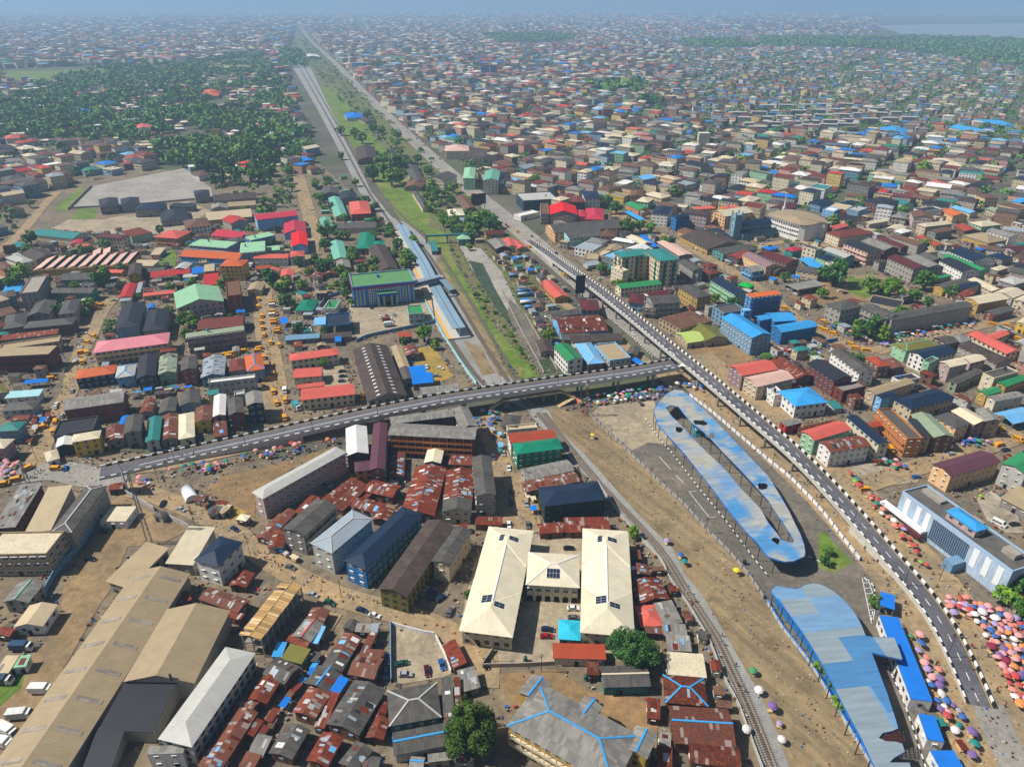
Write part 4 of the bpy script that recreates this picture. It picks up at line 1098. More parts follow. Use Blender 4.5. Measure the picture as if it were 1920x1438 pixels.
# ------------------------------------------------------------------ flyover
def interp(zs, t):
    for (a, za), (b, zb) in zip(zs, zs[1:]):
        if t <= b: s = (t - a)/(b - a); s = s*s*(3 - 2*s); return za + (zb - za)*s
    return zs[-1][1]
def edge_world(pts, zs):
    P = tp('O', pts); P0 = [at(x, y, 6) for x, y in P]; L = [0]
    for a, b in zip(P0, P0[1:]): L.append(L[-1] + (b - a).length)
    return [at(x, y, interp(zs, l/L[-1])) for (x, y), l in zip(P, L)]
def centre(e1, e2):
    A = resample(e1, 4.0); B = resample(e2, 1.0); C = []; ws = []
    for a in A:
        b = min(B, key=lambda q: (q.x - a.x)**2 + (q.y - a.y)**2); C.append((a + b)/2); ws.append(math.hypot(a.x - b.x, a.y - b.y))
    return C, sorted(ws)[len(ws)//2]
def smooth_avg(P, n=3):
    for _ in range(n): P = [P[0]] + [(P[i-1] + 2*P[i] + P[i+1])/4 for i in range(1, len(P)-1)] + [P[-1]]
    return P
zl = [(0, .3), (.06, .5), (.55, 9.0), (1, 9.0)]
L_up = edge_world('190,876 300,851 375,834 479,812.5 605,785 730,760 855,736 959,721 1035,710 1110,700 1185,687.5 1262,671', zl)
L_lo = edge_world('175,902 300,875 400,852 479,834 605,804 730,776 830,757 940,742 1051,724 1120,715 1185,707 1272,694', zl)
CL, WL = centre(L_up, L_lo); CL = resample(smooth_avg(CL, 8), 2.0)
zr = [(0, .3), (.03, .4), (.22, 9.0), (.66, 9.0), (.97, .5), (1, .3)]
R_r = edge_world('992,447 1032,472 1085,510 1135,547 1185,585 1235,627 1285,665 1335,702 1440,790 1490,832 1540,880 1590,932 1640,985 1690,1040 1720,1077 1750,1118 1785,1165 1810,1213 1835,1268 1862,1328', zr)
R_l = edge_world('990,456 1022,480 1065,512 1110,539 1160,580 1210,620 1260,665 1310,708 1440,820 1472,845 1522,895 1570,950 1627,1022 1675,1080 1715,1115 1740,1153 1765,1198 1785,1240 1815,1320', zr)
CR, WR = centre(R_r, R_l); CR = resample(smooth_avg(CR, 8), 2.0)

fly = ob('flyover', None, label='concrete road flyover with black-and-white parapets crossing the railway', cat='bridge')
def deck(P, w, name='deck'):
    V, F = ribbon(P, -w/2, w/2, -1.1, 0); m = MB(); m.add(V, F, 1)
    V, F = flat_ribbon(P, -w/2 + .3, w/2 - .3, .012); m.add(V, F, 0)
    return ob(name, m.me(name, ['asphalt', 'concrete_light']), fly)
deck(CL, WL + .8, 'deck'); deck(CR, WR + .8, 'deck')
def dash(P, off, on, gap, w, name='lane_line', mat='paint_white', z=.03, skip=0):
    i = skip; n = 0; Q = resample(P, .5); S = sides(Q); on_, gap_ = int(on/.5), int(gap/.5)
    while i + on_ < len(Q) - 2:
        seg = Q[i:i+on_+1]; sd_ = S[i:i+on_+1]; V = []
        for p, s in zip(seg, sd_): V += [p + s*(off - w/2) + Vector((0, 0, z)), p + s*(off + w/2) + Vector((0, 0, z))]
        F = [(2*j, 2*j+1, 2*j+3, 2*j+2) for j in range(len(seg)-1)]
        ob(name, mesh(name, V, F, mat), fly); n += 1; i += on_ + max(gap_, 0)
        if gap_ == 0: i -= 0
dash(CR[14:], 0, 3.0, 4.5, .25)
V, F = flat_ribbon(CL[8:-4], -.15, .15, .03); ob('lane_line', mesh('lane_line', V, F, 'paint_white'), fly)
for s in (-1, 1):
    V, F = flat_ribbon(CR, s*(WR/2 - .45) - .1, s*(WR/2 - .45) + .1, .03); ob('edge_line', mesh('edge_line', V, F, 'paint_yellow'), fly)
V, F = flat_ribbon(CL, -(WL/2 - .45) - .1, -(WL/2 - .45) + .1, .03); ob('edge_line', mesh('edge_line', V, F, 'paint_yellow'), fly)
JL, JR = CL[-1], min(CR, key=lambda q: (q - CL[-1]).length)
def parapet(P, off, step, alt, h, t, skipzone=None, sidecol=None):
    Q = resample(P, step); S = sides(Q); n = 0
    for i in range(len(Q)-1):
        a, b = Q[i], Q[i+1]; mid = (a + b)/2 + S[i]*off
        if skipzone and skipzone(mid): continue
        d = b - a; L = d.length
        mat = ('paint_white', 'paint_black')[i % 2] if alt else 'concrete_light'
        key = ('pb', mat, round(h, 2), t)
        if key not in WIN: m = MB(); m.box(-.5, .5, -t/2, t/2, 0, h); WIN[key] = m.me('parapet_block', mat)
        o = ob('parapet_block', WIN[key], fly, a.lerp(b, .5) + S[i]*off, scale=(L*.995, 1, 1))
        o.rotation_euler = (0, -math.atan2(d.z, math.hypot(d.x, d.y)), math.atan2(d.y, d.x)); n += 1
    return n
def near_junction(p): return (p.xy - JR.xy).length < WL*.95
for s, P, w in ((-1, CL, WL), (1, CL, WL), (1, CR, WR), (-1, CR, WR)): pass
# sides(): +1 is to the right of travel. CL travels towards the junction, CR travels away from the horizon towards the camera
pl_far = parapet(CL, -(WL/2 + .2), 2.35, True, 1.1, .45, near_junction)
pl_near = parapet(CL, WL/2 + .2, 2.35, True, 1.1, .45, near_junction)
far_side = -1; near_side = 1
def near_junction2(p): return (p.xy - JL.xy).length < WL*.85
pr_far = parapet(CR, -(WR/2 + .2), 2.1, True, 1.1, .45)
pr_near = parapet(CR, WR/2 + .2, 2.1, True, 1.1, .45, near_junction2)

for P, w, off in ((CL, WL, 1), (CL, WL, -1), (CR, WR, 1), (CR, WR, -1)):                # plain concrete edge beams
    V, F = ribbon(P, off*(w/2 + .5) - .06, off*(w/2 + .5) + .06, -1.2, .92)
    ob('edge_beam', mesh('edge_beam', V, F, 'concrete_light'), fly)
def piers(P, w, step):
    Q = resample(P, step); S = sides(Q); n = 0
    for p, s in zip(Q[1:-1], S[1:-1]):
        if p.z < 5.0: continue
        m = MB(); z = p.z - 1.1
        for o in (-.28, .28): m.cyl((s.x*o*w, s.y*o*w), .65, 0, z - 1.0, 10)
        a = s*(w*.45); m.bar(Vector((-a.x, -a.y, z - .6)), Vector((a.x, a.y, z - .6)), 1.4, 1.2); ob('pier', m.me('pier', 'concrete'), fly, (p.x, p.y, 0)); n += 1
piers(CL, WL, 21); piers(CR, WR, 20)
for P, w in ((CL, WL), (CR, WR)):                                                          # solid retaining walls under the low ramps
    for seg in ([q for q in P[:len(P)//2] if q.z < 4.6], [q for q in P[len(P)//2:] if q.z < 4.6]):
        if len(seg) > 3:
            V, F = [], []
            for q, s in zip(seg, sides(seg)):
                a = q + s*(w/2 + .3); b = q - s*(w/2 + .3); V += [(a.x, a.y, 0), (a.x, a.y, q.z - 1.0), (b.x, b.y, 0), (b.x, b.y, q.z - 1.0)]
            for i in range(len(seg)-1): a = 4*i; F += [(a, a+4, a+5, a+1), (a+2, a+3, a+7, a+6)]
            ob('ramp_wall', mesh('ramp_wall', V, F, 'concrete_light'), fly)
for P, w in ((CL, WL), (CR, WR)): occ_path(P, w + 4)
# paint: give-way triangle and arrows at the junction
def tri(pts, name='road_arrow'):
    W = [at(x, y, 9.0) for x, y in tp('C1', pts)]; m = MB(); V = [(w.x, w.y, JR.z + .05) for w in W]; m.add(V, [tuple(range(len(V)))]); o = ob(name, m.me(name, 'paint_white'), fly)
tri('1275,1283 1250,1300 1230,1312 1262,1302'); tri('1275,1283 1262,1302 1310,1312 1290,1295'); tri('1150,1302 1190,1296 1192,1300 1152,1306'); tri('1185,1195 1215,1210 1205,1215 1180,1200')
# lamp posts on the flyover
LAMPN = [0]
def lamp_mesh():
    if 'lampp' not in WIN:
        m = MB(); m.cyl((0, 0), .14, 0, 9, 8, .07); WIN['lampp'] = m.me('pole', 'steel_dark')
        m = MB(); m.bar((0, 0, 8.9), (1.6, 0, 9.4), .1); m.bar((0, 0, 8.9), (-1.6, 0, 9.4), .1); WIN['lampa'] = m.me('arm', 'steel_dark')
        m = MB(); m.box(-.45, .45, -.14, .14, -.08, .08); WIN['lamph'] = m.me('lamp_head', 'metal_grey')
    return WIN['lampp'], WIN['lampa'], WIN['lamph']
def lamp(p, rz, label, group):
    a, b, c = lamp_mesh(); r = ob('street_lamp', None, None, p, rz, label=label, cat='street lamp', group=group)
    ob('pole', a, r); ob('arm', b, r); ob('lamp_head', c, r, (1.9, 0, 9.45)); ob('lamp_head', c, r, (-1.9, 0, 9.45))
ORD = ['first', 'second', 'third', 'fourth', 'fifth', 'sixth', 'seventh', 'eighth', 'ninth', 'tenth', 'eleventh', 'twelfth', 'thirteenth', 'fourteenth', 'fifteenth', 'sixteenth', 'seventeenth', 'eighteenth', 'nineteenth', 'twentieth', 'twenty-first', 'twenty-second', 'twenty-third', 'twenty-fourth', 'twenty-fifth']
for P, w, off, txt in ((CL, WL, 1, 'on the railway flyover, {} from the ramp foot'), (CR, WR, 1, 'on the long ramp, {} from the avenue end')):
    Q = resample(P, 31); S = sides(Q)
    for i, (q, s) in enumerate(zip(Q[1:-1], S[1:-1])):
        lamp(q + s*off*(w/2 + .2), math.atan2(s.y, s.x), 'dark double-arm street lamp ' + txt.format(ORD[i]), 'flyover street lamps')

# ------------------------------------------------------------------ footbridge beside the flyover
fb = ob('footbridge', None, label='beige footbridge with red rails and ramps in front of the flyover', cat='footbridge')
a, b = at(945, 748, 6.0), at(1050, 732, 6.0)
def walk(P, w=2.6, nm='walkway'):
    P = resample(P, 1.5); V, F = ribbon(P, -w/2, w/2, -.5, 0); ob(nm, mesh(nm, V, F, 'foot_beige'), fb)
    for s in (-1, 1):
        m = MB(); S = sides(P)
        V, F = ribbon(P, s*w/2 - .05, s*w/2 + .05, .95, 1.05); m.add(V, F)
        for p, q in zip(P[::2], S[::2]): m.bar(p + q*s*w/2, p + q*s*w/2 + Vector((0, 0, 1)), .08)
        ob('railing', m.me('railing', 'rail_red'), fb)
const_mat('foot_beige', '#c0aa84', .8, .1); const_mat('rail_red', '#6d3a34', .6)
walk([a, b]); c1 = at(918, 766, 3.2); walk([a, c1], 2.2, 'ramp'); walk([c1, at(946, 778, .2)], 2.2, 'ramp'); c2 = at(1078, 744, 3.2); walk([b, c2], 2.2, 'ramp'); walk([c2, at(1046, 762, .2)], 2.2, 'ramp')
for p in (a.lerp(b, .08), a.lerp(b, .93), c1, c2):
    m = MB(); m.cyl((0, 0), .5, 0, p.z - .5, 10); ob('column', m.me('column', 'concrete'), fb, (p.x, p.y, 0))
bb = ob('footbridge', None, label='slim blue-green footbridge over the tracks beyond the platform', cat='footbridge')
P = [at(x, y, 7) for x, y in tp('B1', '1275,328 1430,322 1590,312')]; V, F = ribbon(P, -1.2, 1.2, -.8, .5); ob('walkway', mesh('walkway', V, F, 'paint_teal' if 'paint_teal' in MATS else const_mat('paint_teal', '#2f6f73').name), bb)
for q in (P[0], P[1], P[2]): m = MB(); m.box(-.5, .5, -.5, .5, 0, 6.2); ob('column', m.me('column', 'paint_teal'), bb, (q.x, q.y, 0))

# ------------------------------------------------------------------ railway station with striped blue front
h = 15.5; Pst = [(630 + x/9.585, 490 + y/9.585) for x, y in ((305, 455), (1430, 345), (1300, 135))]
cx, cy, e1, e2, Ls, Ws = rect_from_px(Pst, h); sta = ob('railway_station', None, None, (cx, cy, 0), math.atan2(e1.y, e1.x), label='blue striped railway station with flat green roof and crimson band', cat='station')
hx, hy = Ls/2, Ws/2; occ_rect(cx, cy, math.atan2(e1.y, e1.x), Ls, Ws, True)

m = MB(); m.box(-hx+.5, hx-.5, -hy+.5, hy-.5, 0, h-2.2); ob('wall', m.me('wall', 'wall_paint'), sta, color=lin('#2a5f9e'))
m = MB(); m.box(-hx, hx, -hy, hy, h-2.2, h-.9); ob('roof_slab', m.me('roof', 'wall_paint'), sta, color=lin('#5d8a5c'))
m = MB()
for x0, x1, y0, y1 in ((-hx-.1, hx+.1, -hy-.1, -hy+.5), (-hx-.1, hx+.1, hy-.5, hy+.1), (-hx-.1, -hx+.5, -hy+.5, hy-.5), (hx-.5, hx+.1, -hy+.5, hy-.5)): m.box(x0, x1, y0, y1, h-1.6, h)
ob('parapet', m.me('parapet', 'painted'), sta, color=lin('#7fa3b5'))
m = MB(); m.box(-hx-.2, hx+.2, -hy-.25, -hy-.1, h-2.6, h-1.0); m.box(-hx-.25, -hx-.1, -hy-.1, hy, h-2.6, h-1.0); ob('fascia', m.me('fascia', 'painted'), sta, color=lin('#1d4f9a'))
m = MB(); m.box(-hx-.24, hx+.24, -hy-.32, -hy-.25, h-2.9, h-2.4); m.box(-hx-.32, -hx-.25, -hy, hy, h-2.9, h-.6); ob('band', m.me('band', 'painted'), sta, color=lin('#c23a6a'))
m = MB(); m.box(-hx*.45, hx*.45, -hy-.30, -hy-.25, h-2.3, h-1.3); ob('sign_board', m.me('sign_board', 'painted'), sta, color=lin('#6e1f78'))
cols = ['#2f73bf', '#a3b09c', '#3f80c4', '#9fae9f', '#2a68b4', '#b0b8a8', '#2f73bf']
for sx in (-1, 1):
    x0, x1 = (-hx+.6, -hx*.46) if sx < 0 else (hx*.52, hx-.6); n = 9
    for i in range(n):
        a, b = x0 + (x1-x0)*i/n, x0 + (x1-x0)*(i+1)/n; m = MB(); m.box(a+.02, b-.02, -hy+.25 + .08*(i % 2), -hy+.5, .6, h-2.7); ob('fin', m.me('fin', 'painted'), sta, color=lin(cols[i % 7]))
for i in range(16):                                      # white lattice over the entrance
    x = -hx*.44 + hx*.94*i/15
    m = MB(); zlow = h-5.4 if 3 < i < 13 else .8
    m.box(x-.18, x+.18, -hy+.1, -hy+.45, zlow, h-2.7)
    z = zlow + .5
    while z < h - 3.2: m.box(x+.18, x+.55, -hy+.15, -hy+.4, z, z+.9); z += 2.0
    ob('lattice_bar', m.me('lattice_bar', 'painted'), sta, color=lin('#d2dfe8'))
m = MB(); m.box(-hx*.24, hx*.38, -hy-3.2, -hy+.4, 7.6, 9.4); ob('canopy', m.me('canopy', 'painted'), sta, color=lin('#1657b8'))
m = MB(); m.box(-hx*.25, hx*.39, -hy-3.3, -hy+.4, 9.4, 9.6); ob('canopy_roof', m.me('canopy_roof', 'painted'), sta, color=lin('#6d9a66'))
for x in (-hx*.22, -hx*.05, hx*.2, hx*.36): m = MB(); m.box(x-.6, x+.6, -hy-3, -hy-1.8, 0, 7.6); ob('pillar', m.me('pillar', 'painted'), sta, color=lin('#8fb0a0'))
m = MB(); m.box(-hx*.05, hx*.22, -hy-.05, -hy+.48, 0, 5.5); ob('door', m.me('door', 'glass'), sta)
m = MB(); m.cyl((-hx*.1, hy*.3), 1.0, h-.9, h+1.1, 10); ob('tank', m.me('tank', 'paint_blue'), sta)
# platform and its canopy
pf = ob('station_platform', None, label='long grey-roofed railway platform with orange edge line', cat='platform')
PC = smooth_path([at(x, y, 1.2) for x, y in tp('B1', '1085,290 1160,420 1260,580 1340,760 1430,920 1530,1090')], 2); PCW = 11
V, F = ribbon(PC, -PCW/2 - 1.0, PCW/2 + 2.6, -1.2, 0); ob('platform_slab', mesh('platform_slab', V, F, 'concrete_light'), pf)
V, F = flat_ribbon(PC, PCW/2 - .9, PCW/2 - .2, .02); V2, F2 = flat_ribbon(PC, -PCW/2 - 1.9, -PCW/2 - 1.0, .02)
S1 = sides(PC)[len(PC)//2]; near_neg = S1.x < 0
V, F = flat_ribbon(PC, PCW/2 + .2, PCW/2 + 2.0, .03) if near_neg else flat_ribbon(PC, -PCW/2 - 1.9, -PCW/2 - .4, .03); ob('edge_line', mesh('edge_line', V, F, const_mat('edge_orange', '#d9a254').name), pf)
for i, (c0, c1_) in enumerate(((0.02, .56), (.58, .93))):
    n = len(PC); seg = PC[int(n*c0):int(n*c1_) + 1]; w = PCW*.38
    Q = resample([q + Vector((0, 0, 5.2)) for q in seg], 6.0); S = sides(Q)
    V, F = ribbon(Q, -w, w, 0, .25); ob('canopy_roof', mesh('canopy_roof', V, F, 'roof_clean'), pf, color=lin('#8ba3b2'))
    V, F = ribbon(Q, -.15, .15, .26, .34); ob('ridge_gutter', mesh('gutter', V, F, 'steel_dark'), pf)
    for q, s in zip(Q[::2], S[::2]):
        m = MB(); m.box(-.25, .25, -.25, .25, 1.2, q.z); ob('column', m.me('column', 'paint_white'), pf, (q.x, q.y, 0))
# covered link bridge from the station to the platform
lb = ob('link_bridge', None, label='covered grey link bridge joining the station to the platform stairs', cat='footbridge')
a = Vector((cx, cy, 0)) + e1*(hx + .2) - e2*(hy*.35); b = at(824, 522, 9.5); b.z = 0
V, F = ribbon([a, a.lerp(b, .5), b], -2.0, 2.0, 7.6, 8.0); ob('bridge_floor', mesh('floor', V, F, 'metal_grey'), lb)
V, F = ribbon([a, a.lerp(b, .5), b], -2.4, 2.4, 11.2, 11.5); ob('bridge_roof', mesh('roof', V, F, 'roof_clean'), lb, color=lin('#8a9aa6'))
for s in (-1, 1):
    V, F = ribbon([a, a.lerp(b, .5), b], s*2.0-.1, s*2.0+.1, 8.0, 9.2); ob('side_panel', mesh('panel', V, F, 'frame_blue'), lb)
    m = MB(); sd_ = sides([a, b])[0]
    for i in range(9): q = a.lerp(b, i/8) + sd_*s*2.0; r = a.lerp(b, min(1, (i+1)/8)) + sd_*s*2.0; m.bar(q + Vector((0, 0, 9.2)), q + Vector((0, 0, 11.2)), .15); m.bar(q + Vector((0, 0, 9.2)), r + Vector((0, 0, 11.2)), .1)
    ob('truss', m.me('truss', 'metal_grey'), lb)
c3 = at(848, 552, 1.2); b2 = Vector((b.x, b.y, 7.8))
P = [b2, b2.lerp(c3, .5), c3]; V, F = ribbon(P, -2.2, 2.2, -.4, 0); ob('stair', mesh('stair', V, F, 'metal_grey'), lb)
V, F = ribbon(P, -2.6, 2.6, 3.2, 3.5); ob('stair_roof', mesh('stair_roof', V, F, 'roof_clean'), lb, color=lin('#8ba3b2'))
for q in (b, c3): m = MB(); m.box(-2.6, 2.6, -2.2, 2.2, 0, max(1.3, min(q.z if q.z else 11, 11))); ob('stair_tower', m.me('tower', 'wall_paint'), lb, (q.x, q.y, 0), math.atan2(e1.y, e1.x), color='ltgrey')

# ------------------------------------------------------------------ the cream-roofed school
def solar(root, spots, hgt, rise, hy_):
    for (x, y, n, m_) in spots:
        k_ = ('solar', n, m_)
        if k_ not in WIN:
            q = MB(); q.box(-n*.55, n*.55, -m_*.9, m_*.9, .15, .22, 1)
            for i in range(n):
                for j in range(m_): q.box(-n*.55 + i*1.1 + .05, -n*.55 + (i+1)*1.1 - .05, -m_*.9 + j*1.8 + .05, -m_*.9 + (j+1)*1.8 - .05, .22, .26, 0)
            WIN[k_] = q.me('solar_panel', ['panel_blue', 'frame_white'])
        o = ob('solar_panel', WIN[k_], root, (x, y, hgt + rise*(1 - abs(y)/hy_) + .05)); sl = math.atan2(rise, hy_); o.rotation_euler = (-sl if y > 0 else sl, 0, 0)
for pts, lab in (('862,1178 962,1192 1000,1000', 'cream hip-roofed school wing with solar panels on the street side of the court'),
                 ('1088,1182 1190,1190 1178,1000', 'cream hip-roofed school wing with solar panels beside the railway shacks')):
    r = building_px('O', pts, 7, 'h', 'ivory', 'cream', ['K:school_building', 'k:white'], label=lab)
    x, y, e1_, e2_, L_, W_ = rect_from_px(tp('O', pts), 7*1.08); L_, W_ = max(L_, W_), min(L_, W_); hy_ = W_/2; rs = min(.32*hy_, 4.2)
    solar(r, ((L_*.36, 2.2, 3, 1), (L_*.36, -2.2, 2, 2), (-L_*.26, 2.0, 3, 2), (-L_*.30, -2.4, 2, 2)), 7*1.08, rs, hy_)
    for s in (-1, 1):                                     # broad end pavilions
        m = MB(); V, F = roof_geo('h', W_*.56, W_*.50, 7*1.08 + .25, rs); V2, F2 = shell([(vx + s*(L_/2 - W_*.5), vy, vz) for vx, vy, vz in V], F, .3); ob('pavilion_roof', mesh('pavilion_roof', V2, F2, 'roof_clean'), r, color='ivory')
r = building_px('O', '985,1096 1086,1102 1087,1040', 7.5, 'h', 'ivory', 'cream', ['K:school_building', 'k:white', 'n'], label='cream hip-roofed arcaded school hall between the two wings')
x, y, e1_, e2_, L_, W_ = rect_from_px(tp('O', '985,1096 1086,1102 1087,1040'), 7.5*1.08); solar(r, ((0, -W_*.22, 4, 2),), 7.5*1.08, min(.32*W_/2, 4.2), W_/2)
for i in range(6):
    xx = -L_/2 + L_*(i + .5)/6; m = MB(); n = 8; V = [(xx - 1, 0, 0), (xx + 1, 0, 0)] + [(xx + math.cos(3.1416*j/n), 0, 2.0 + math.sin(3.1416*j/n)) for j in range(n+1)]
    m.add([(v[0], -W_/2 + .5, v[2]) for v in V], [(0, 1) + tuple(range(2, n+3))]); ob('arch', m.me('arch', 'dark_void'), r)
    ob('window', window_mesh(1.9, 1.6, 'frame_white', 'glass_blue'), r, (xx, -W_/2 + .53, 5.6))

# ------------------------------------------------------------------ bus terminal roofs
k = NM('terminal_blue', .5, .3); p_ = k.pos(); n1 = k.noise(p_, .06, 5, .6, .6); n2 = k.noise(k.scale(p_, .25, 1.2, 1), .5, 4)
c_ = k.mix(k.ramp(n1, .42, .56), lin('#588dbb'), lin('#a8a69c')); c_ = k.gain(c_, k.ramp(n2, .3, .7, .88, 1.1)); c_ = k.mix(k.ramp(k.noise(p_, .03, 3), .55, .68, 0, .7), c_, lin('#4486c0')); u0, u1 = at(*tp('C2', '1300,530')[0], 7.5), at(*tp('C2', '1830,1180')[0], 7.5); mp = k.new('ShaderNodeMapping'); mp.inputs['Rotation'].default_value = (0, 0, -math.atan2(u1.y - u0.y, u1.x - u0.x)); k.ln(p_, mp.inputs[0]); sx_ = k.new('ShaderNodeSeparateXYZ'); k.ln(mp.outputs[0], sx_.inputs[0]); rb_ = k.math('FRACT', k.math('DIVIDE', sx_.outputs[0], 1.1))
cb_ = k.new('ShaderNodeCombineXYZ'); k.ln(k.math('FLOOR', k.math('DIVIDE', sx_.outputs[0], 1.1)), cb_.inputs[0]); k.ln(k.math('FLOOR', k.math('DIVIDE', sx_.outputs[1], 9)), cb_.inputs[1]); wt_ = k.new('ShaderNodeTexWhiteNoise'); k.ln(cb_.outputs[0], wt_.inputs[0]); c_ = k.gain(c_, k.ramp(wt_.outputs[0], 0, 1, .9, 1.08)); c_ = k.gain(c_, k.ramp(k.math('LESS_THAN', rb_, .12), 0, 1, 1, .8)); c_ = k.mix(k.ramp(k.noise(k.scale(mp.outputs[0], 2.5, .25, 1), .6, 5), .56, .72, 0, .5), c_, lin('#5c5750')); k.out(c_, rb_, .3, .08)
k = NM('terminal_pale', .55, .3); p_ = k.pos(); q0, q1 = at(*tp('D3', '130,250')[0], 8), at(*tp('D3', '560,960')[0], 8); mp = k.new('ShaderNodeMapping'); mp.inputs['Rotation'].default_value = (0, 0, -math.atan2(q1.y - q0.y, q1.x - q0.x)); k.ln(p_, mp.inputs[0]); sp_ = k.new('ShaderNodeSeparateXYZ'); k.ln(mp.outputs[0], sp_.inputs[0])
def cellnoise(lx, ly, seed):
    c = k.new('ShaderNodeCombineXYZ'); k.ln(k.math('FLOOR', k.math('DIVIDE', sp_.outputs[0], lx)), c.inputs[0]); k.ln(k.math('FLOOR', k.math('DIVIDE', sp_.outputs[1], ly)), c.inputs[1]); c.inputs[2].default_value = seed; w = k.new('ShaderNodeTexWhiteNoise'); k.ln(c.outputs[0], w.inputs[0]); return w.outputs[0]
n2 = k.noise(k.scale(mp.outputs[0], 1.2, .15, 1), .8, 5); n5 = k.noise(p_, .35, 5, .65)
c_ = k.mix(k.ramp(cellnoise(7, 30, 1), .55, .56), lin('#87949b'), lin('#7394b2')); c_ = k.mix(k.ramp(cellnoise(9, 11, 2), .80, .81), c_, lin('#527fa9')); c_ = k.gain(c_, k.ramp(cellnoise(1.0, 60, 3), 0, 1, .94, 1.05)); c_ = k.gain(c_, k.ramp(n2, .3, .7, .86, 1.1)); c_ = k.mix(k.ramp(n5, .6, .75, 0, .35), c_, lin('#7a7a74')); k.out(c_)
def plate(name, loops, z, t, mat, parent, zf=None):
    LW = [[at(x, y, z) for x, y in lp] for lp in loops]; flat = [v for l in LW for v in l]
    tris = tessellate_polygon(LW); n = len(flat); zz = lambda v: zf(v) if zf else v.z
    V = [(v.x, v.y, zz(v)) for v in flat] + [(v.x, v.y, zz(v) - t) for v in flat]; F = []
    for a, b, c in tris:
        up = (flat[b]-flat[a]).cross(flat[c]-flat[a]).z > 0; F += [(a, b, c), (c+n, b+n, a+n)] if up else [(c, b, a), (a+n, b+n, c+n)]
    i0 = 0
    for l in LW:
        m_ = len(l)
        for i in range(m_): a, b = i0 + i, i0 + (i+1) % m_; F.append((a, b, b+n, a+n))
        i0 += m_
    return ob(name, mesh(name, V, F, mat), parent), LW
def blob(tile, x, y, rx, ry, n=11, rot=0.8):
    P = []
    for i in range(n):
        a = 6.283*i/n; q = R.uniform(.6, 1.15); u, v = rx*q*math.cos(a), ry*q*math.sin(a); P.append((x + u*math.cos(rot) - v*math.sin(rot), y + u*math.sin(rot) + v*math.cos(rot)))
    return [tp(tile, f'{a},{b}')[0] for a, b in P]
dh = None
ut = ob('bus_shelter', None, label='huge hairpin-shaped faded blue bus shelter roof with torn holes', cat='bus shelter')
outer = tp('C2', '1060,192 1100,130 1160,70 1215,40 1275,48 1330,95 1410,170 1500,250 1600,355 1700,462 1810,575 1917,688') + tp('D2', '40,750 100,850 160,955 200,1040 245,1130 270,1200 279,1262 270,1290 192,1325 130,1330 60,1312 0,1290') + tp('C2', '1830,1180 1760,1110 1700,1040 1600,915 1500,780 1400,655 1300,530 1200,420 1090,300')
inner = tp('C2', '1150,178 1195,160 1250,172 1290,225 1345,292 1420,345 1480,400 1590,520 1700,632 1810,750 1917,870') + tp('D2', '50,950 100,1022 150,1095 195,1170 180,1188 100,1165 70,1120 0,1035') + tp('C2', '1860,930 1780,850 1700,765 1630,680 1560,602 1480,530 1400,452 1320,365 1250,292 1195,240')
holes = [blob('C2', 1410, 290, 52, 22, rot=.1), blob('C2', 1250, 342, 36, 26, rot=.2), blob('C2', 1552, 445, 38, 26, rot=.3), blob('C2', 1435, 535, 44, 16, rot=-.15), blob('C2', 1785, 700, 44, 30, rot=.6), blob('D2', 20, 885, 34, 20), blob('C2', 1880, 765, 46, 26, rot=.1), blob('D2', 60, 1170, 34, 26, rot=.5), blob('C2', 1500, 385, 30, 18, rot=.7)]
holes = [h_ for h_ in holes if not any(pip(x, y, inner) for x, y in h_) and all(pip(x, y, outer) for x, y in h_)]
_, LW = plate('roof', [outer, inner] + holes, 7.5, .35, 'terminal_blue', ut)
def rim(loop, name='fascia', mat='paint_blue', hgt=.5, z=7.5):
    V, F = [], []; n = len(loop)
    for v in loop: V += [(v.x, v.y, z - hgt), (v.x, v.y, z + .06)]
    for i in range(n): a, b = 2*i, 2*((i+1) % n); F.append((a, b, b+1, a+1))
    m = MB(); m.add(V, F); n2_ = len(V)
    ctr = sum(loop, Vector())/n
    m.add([(v.x + (v.x - ctr.x)*.004, v.y + (v.y-ctr.y)*.004, zz) for v in loop for zz in (z - hgt, z + .06)], F); return ob(name, m.me(name, mat), ut)
rim(LW[0]); rim(LW[1])
for lp in (LW[0], LW[1]):
    Q = resample(lp + [lp[0]], 8.0)
    ctr = sum(lp, Vector())/len(lp); sg = -1 if lp is LW[0] else 1
    for q in Q[:-1]:
        d = (q - ctr); d.z = 0; q2 = q + d.normalized()*sg*.8
        m = MB(); m.box(-.12, .12, -.12, .12, 0, 7.1); key = 'tcol'
        if key not in WIN: WIN[key] = m.me('column', 'steel_dark')
        ob('column', WIN[key], ut, (q2.x, q2.y, 0))
occ_poly([(v.x, v.y) for v in LW[0]])
ct = ob('bus_shelter', None, label='curved pale blue bus terminal roof with side canopy and torn edge', cat='bus shelter')
o1 = tp('D3', '25,110 60,80 130,90 210,102 238,94 282,70 340,60 390,68 430,85 490,120 540,160 600,220 640,270 675,325 705,385 722,430 735,455 800,462 945,466 985,560 1005,630 890,605 775,578 800,640 860,800 895,890 920,970 950,1060 975,1145 930,1165 860,1180 830,1215 880,1240 960,1245 1005,1260 1025,1320 940,1368 910,1400 1060,1400 1075,1470 830,1480 800,1438 700,1220 560,960 480,800 400,650 330,535 270,440 200,345 130,250 30,130')
_, LW2 = plate('roof', [o1], 8.0, .35, 'terminal_pale', ct); occ_poly([(v.x, v.y) for v in LW2[0]])
LWx = LW2[0]
V, F = [], []
for v in LWx: V += [(v.x, v.y, 7.3), (v.x, v.y, 8.05)]
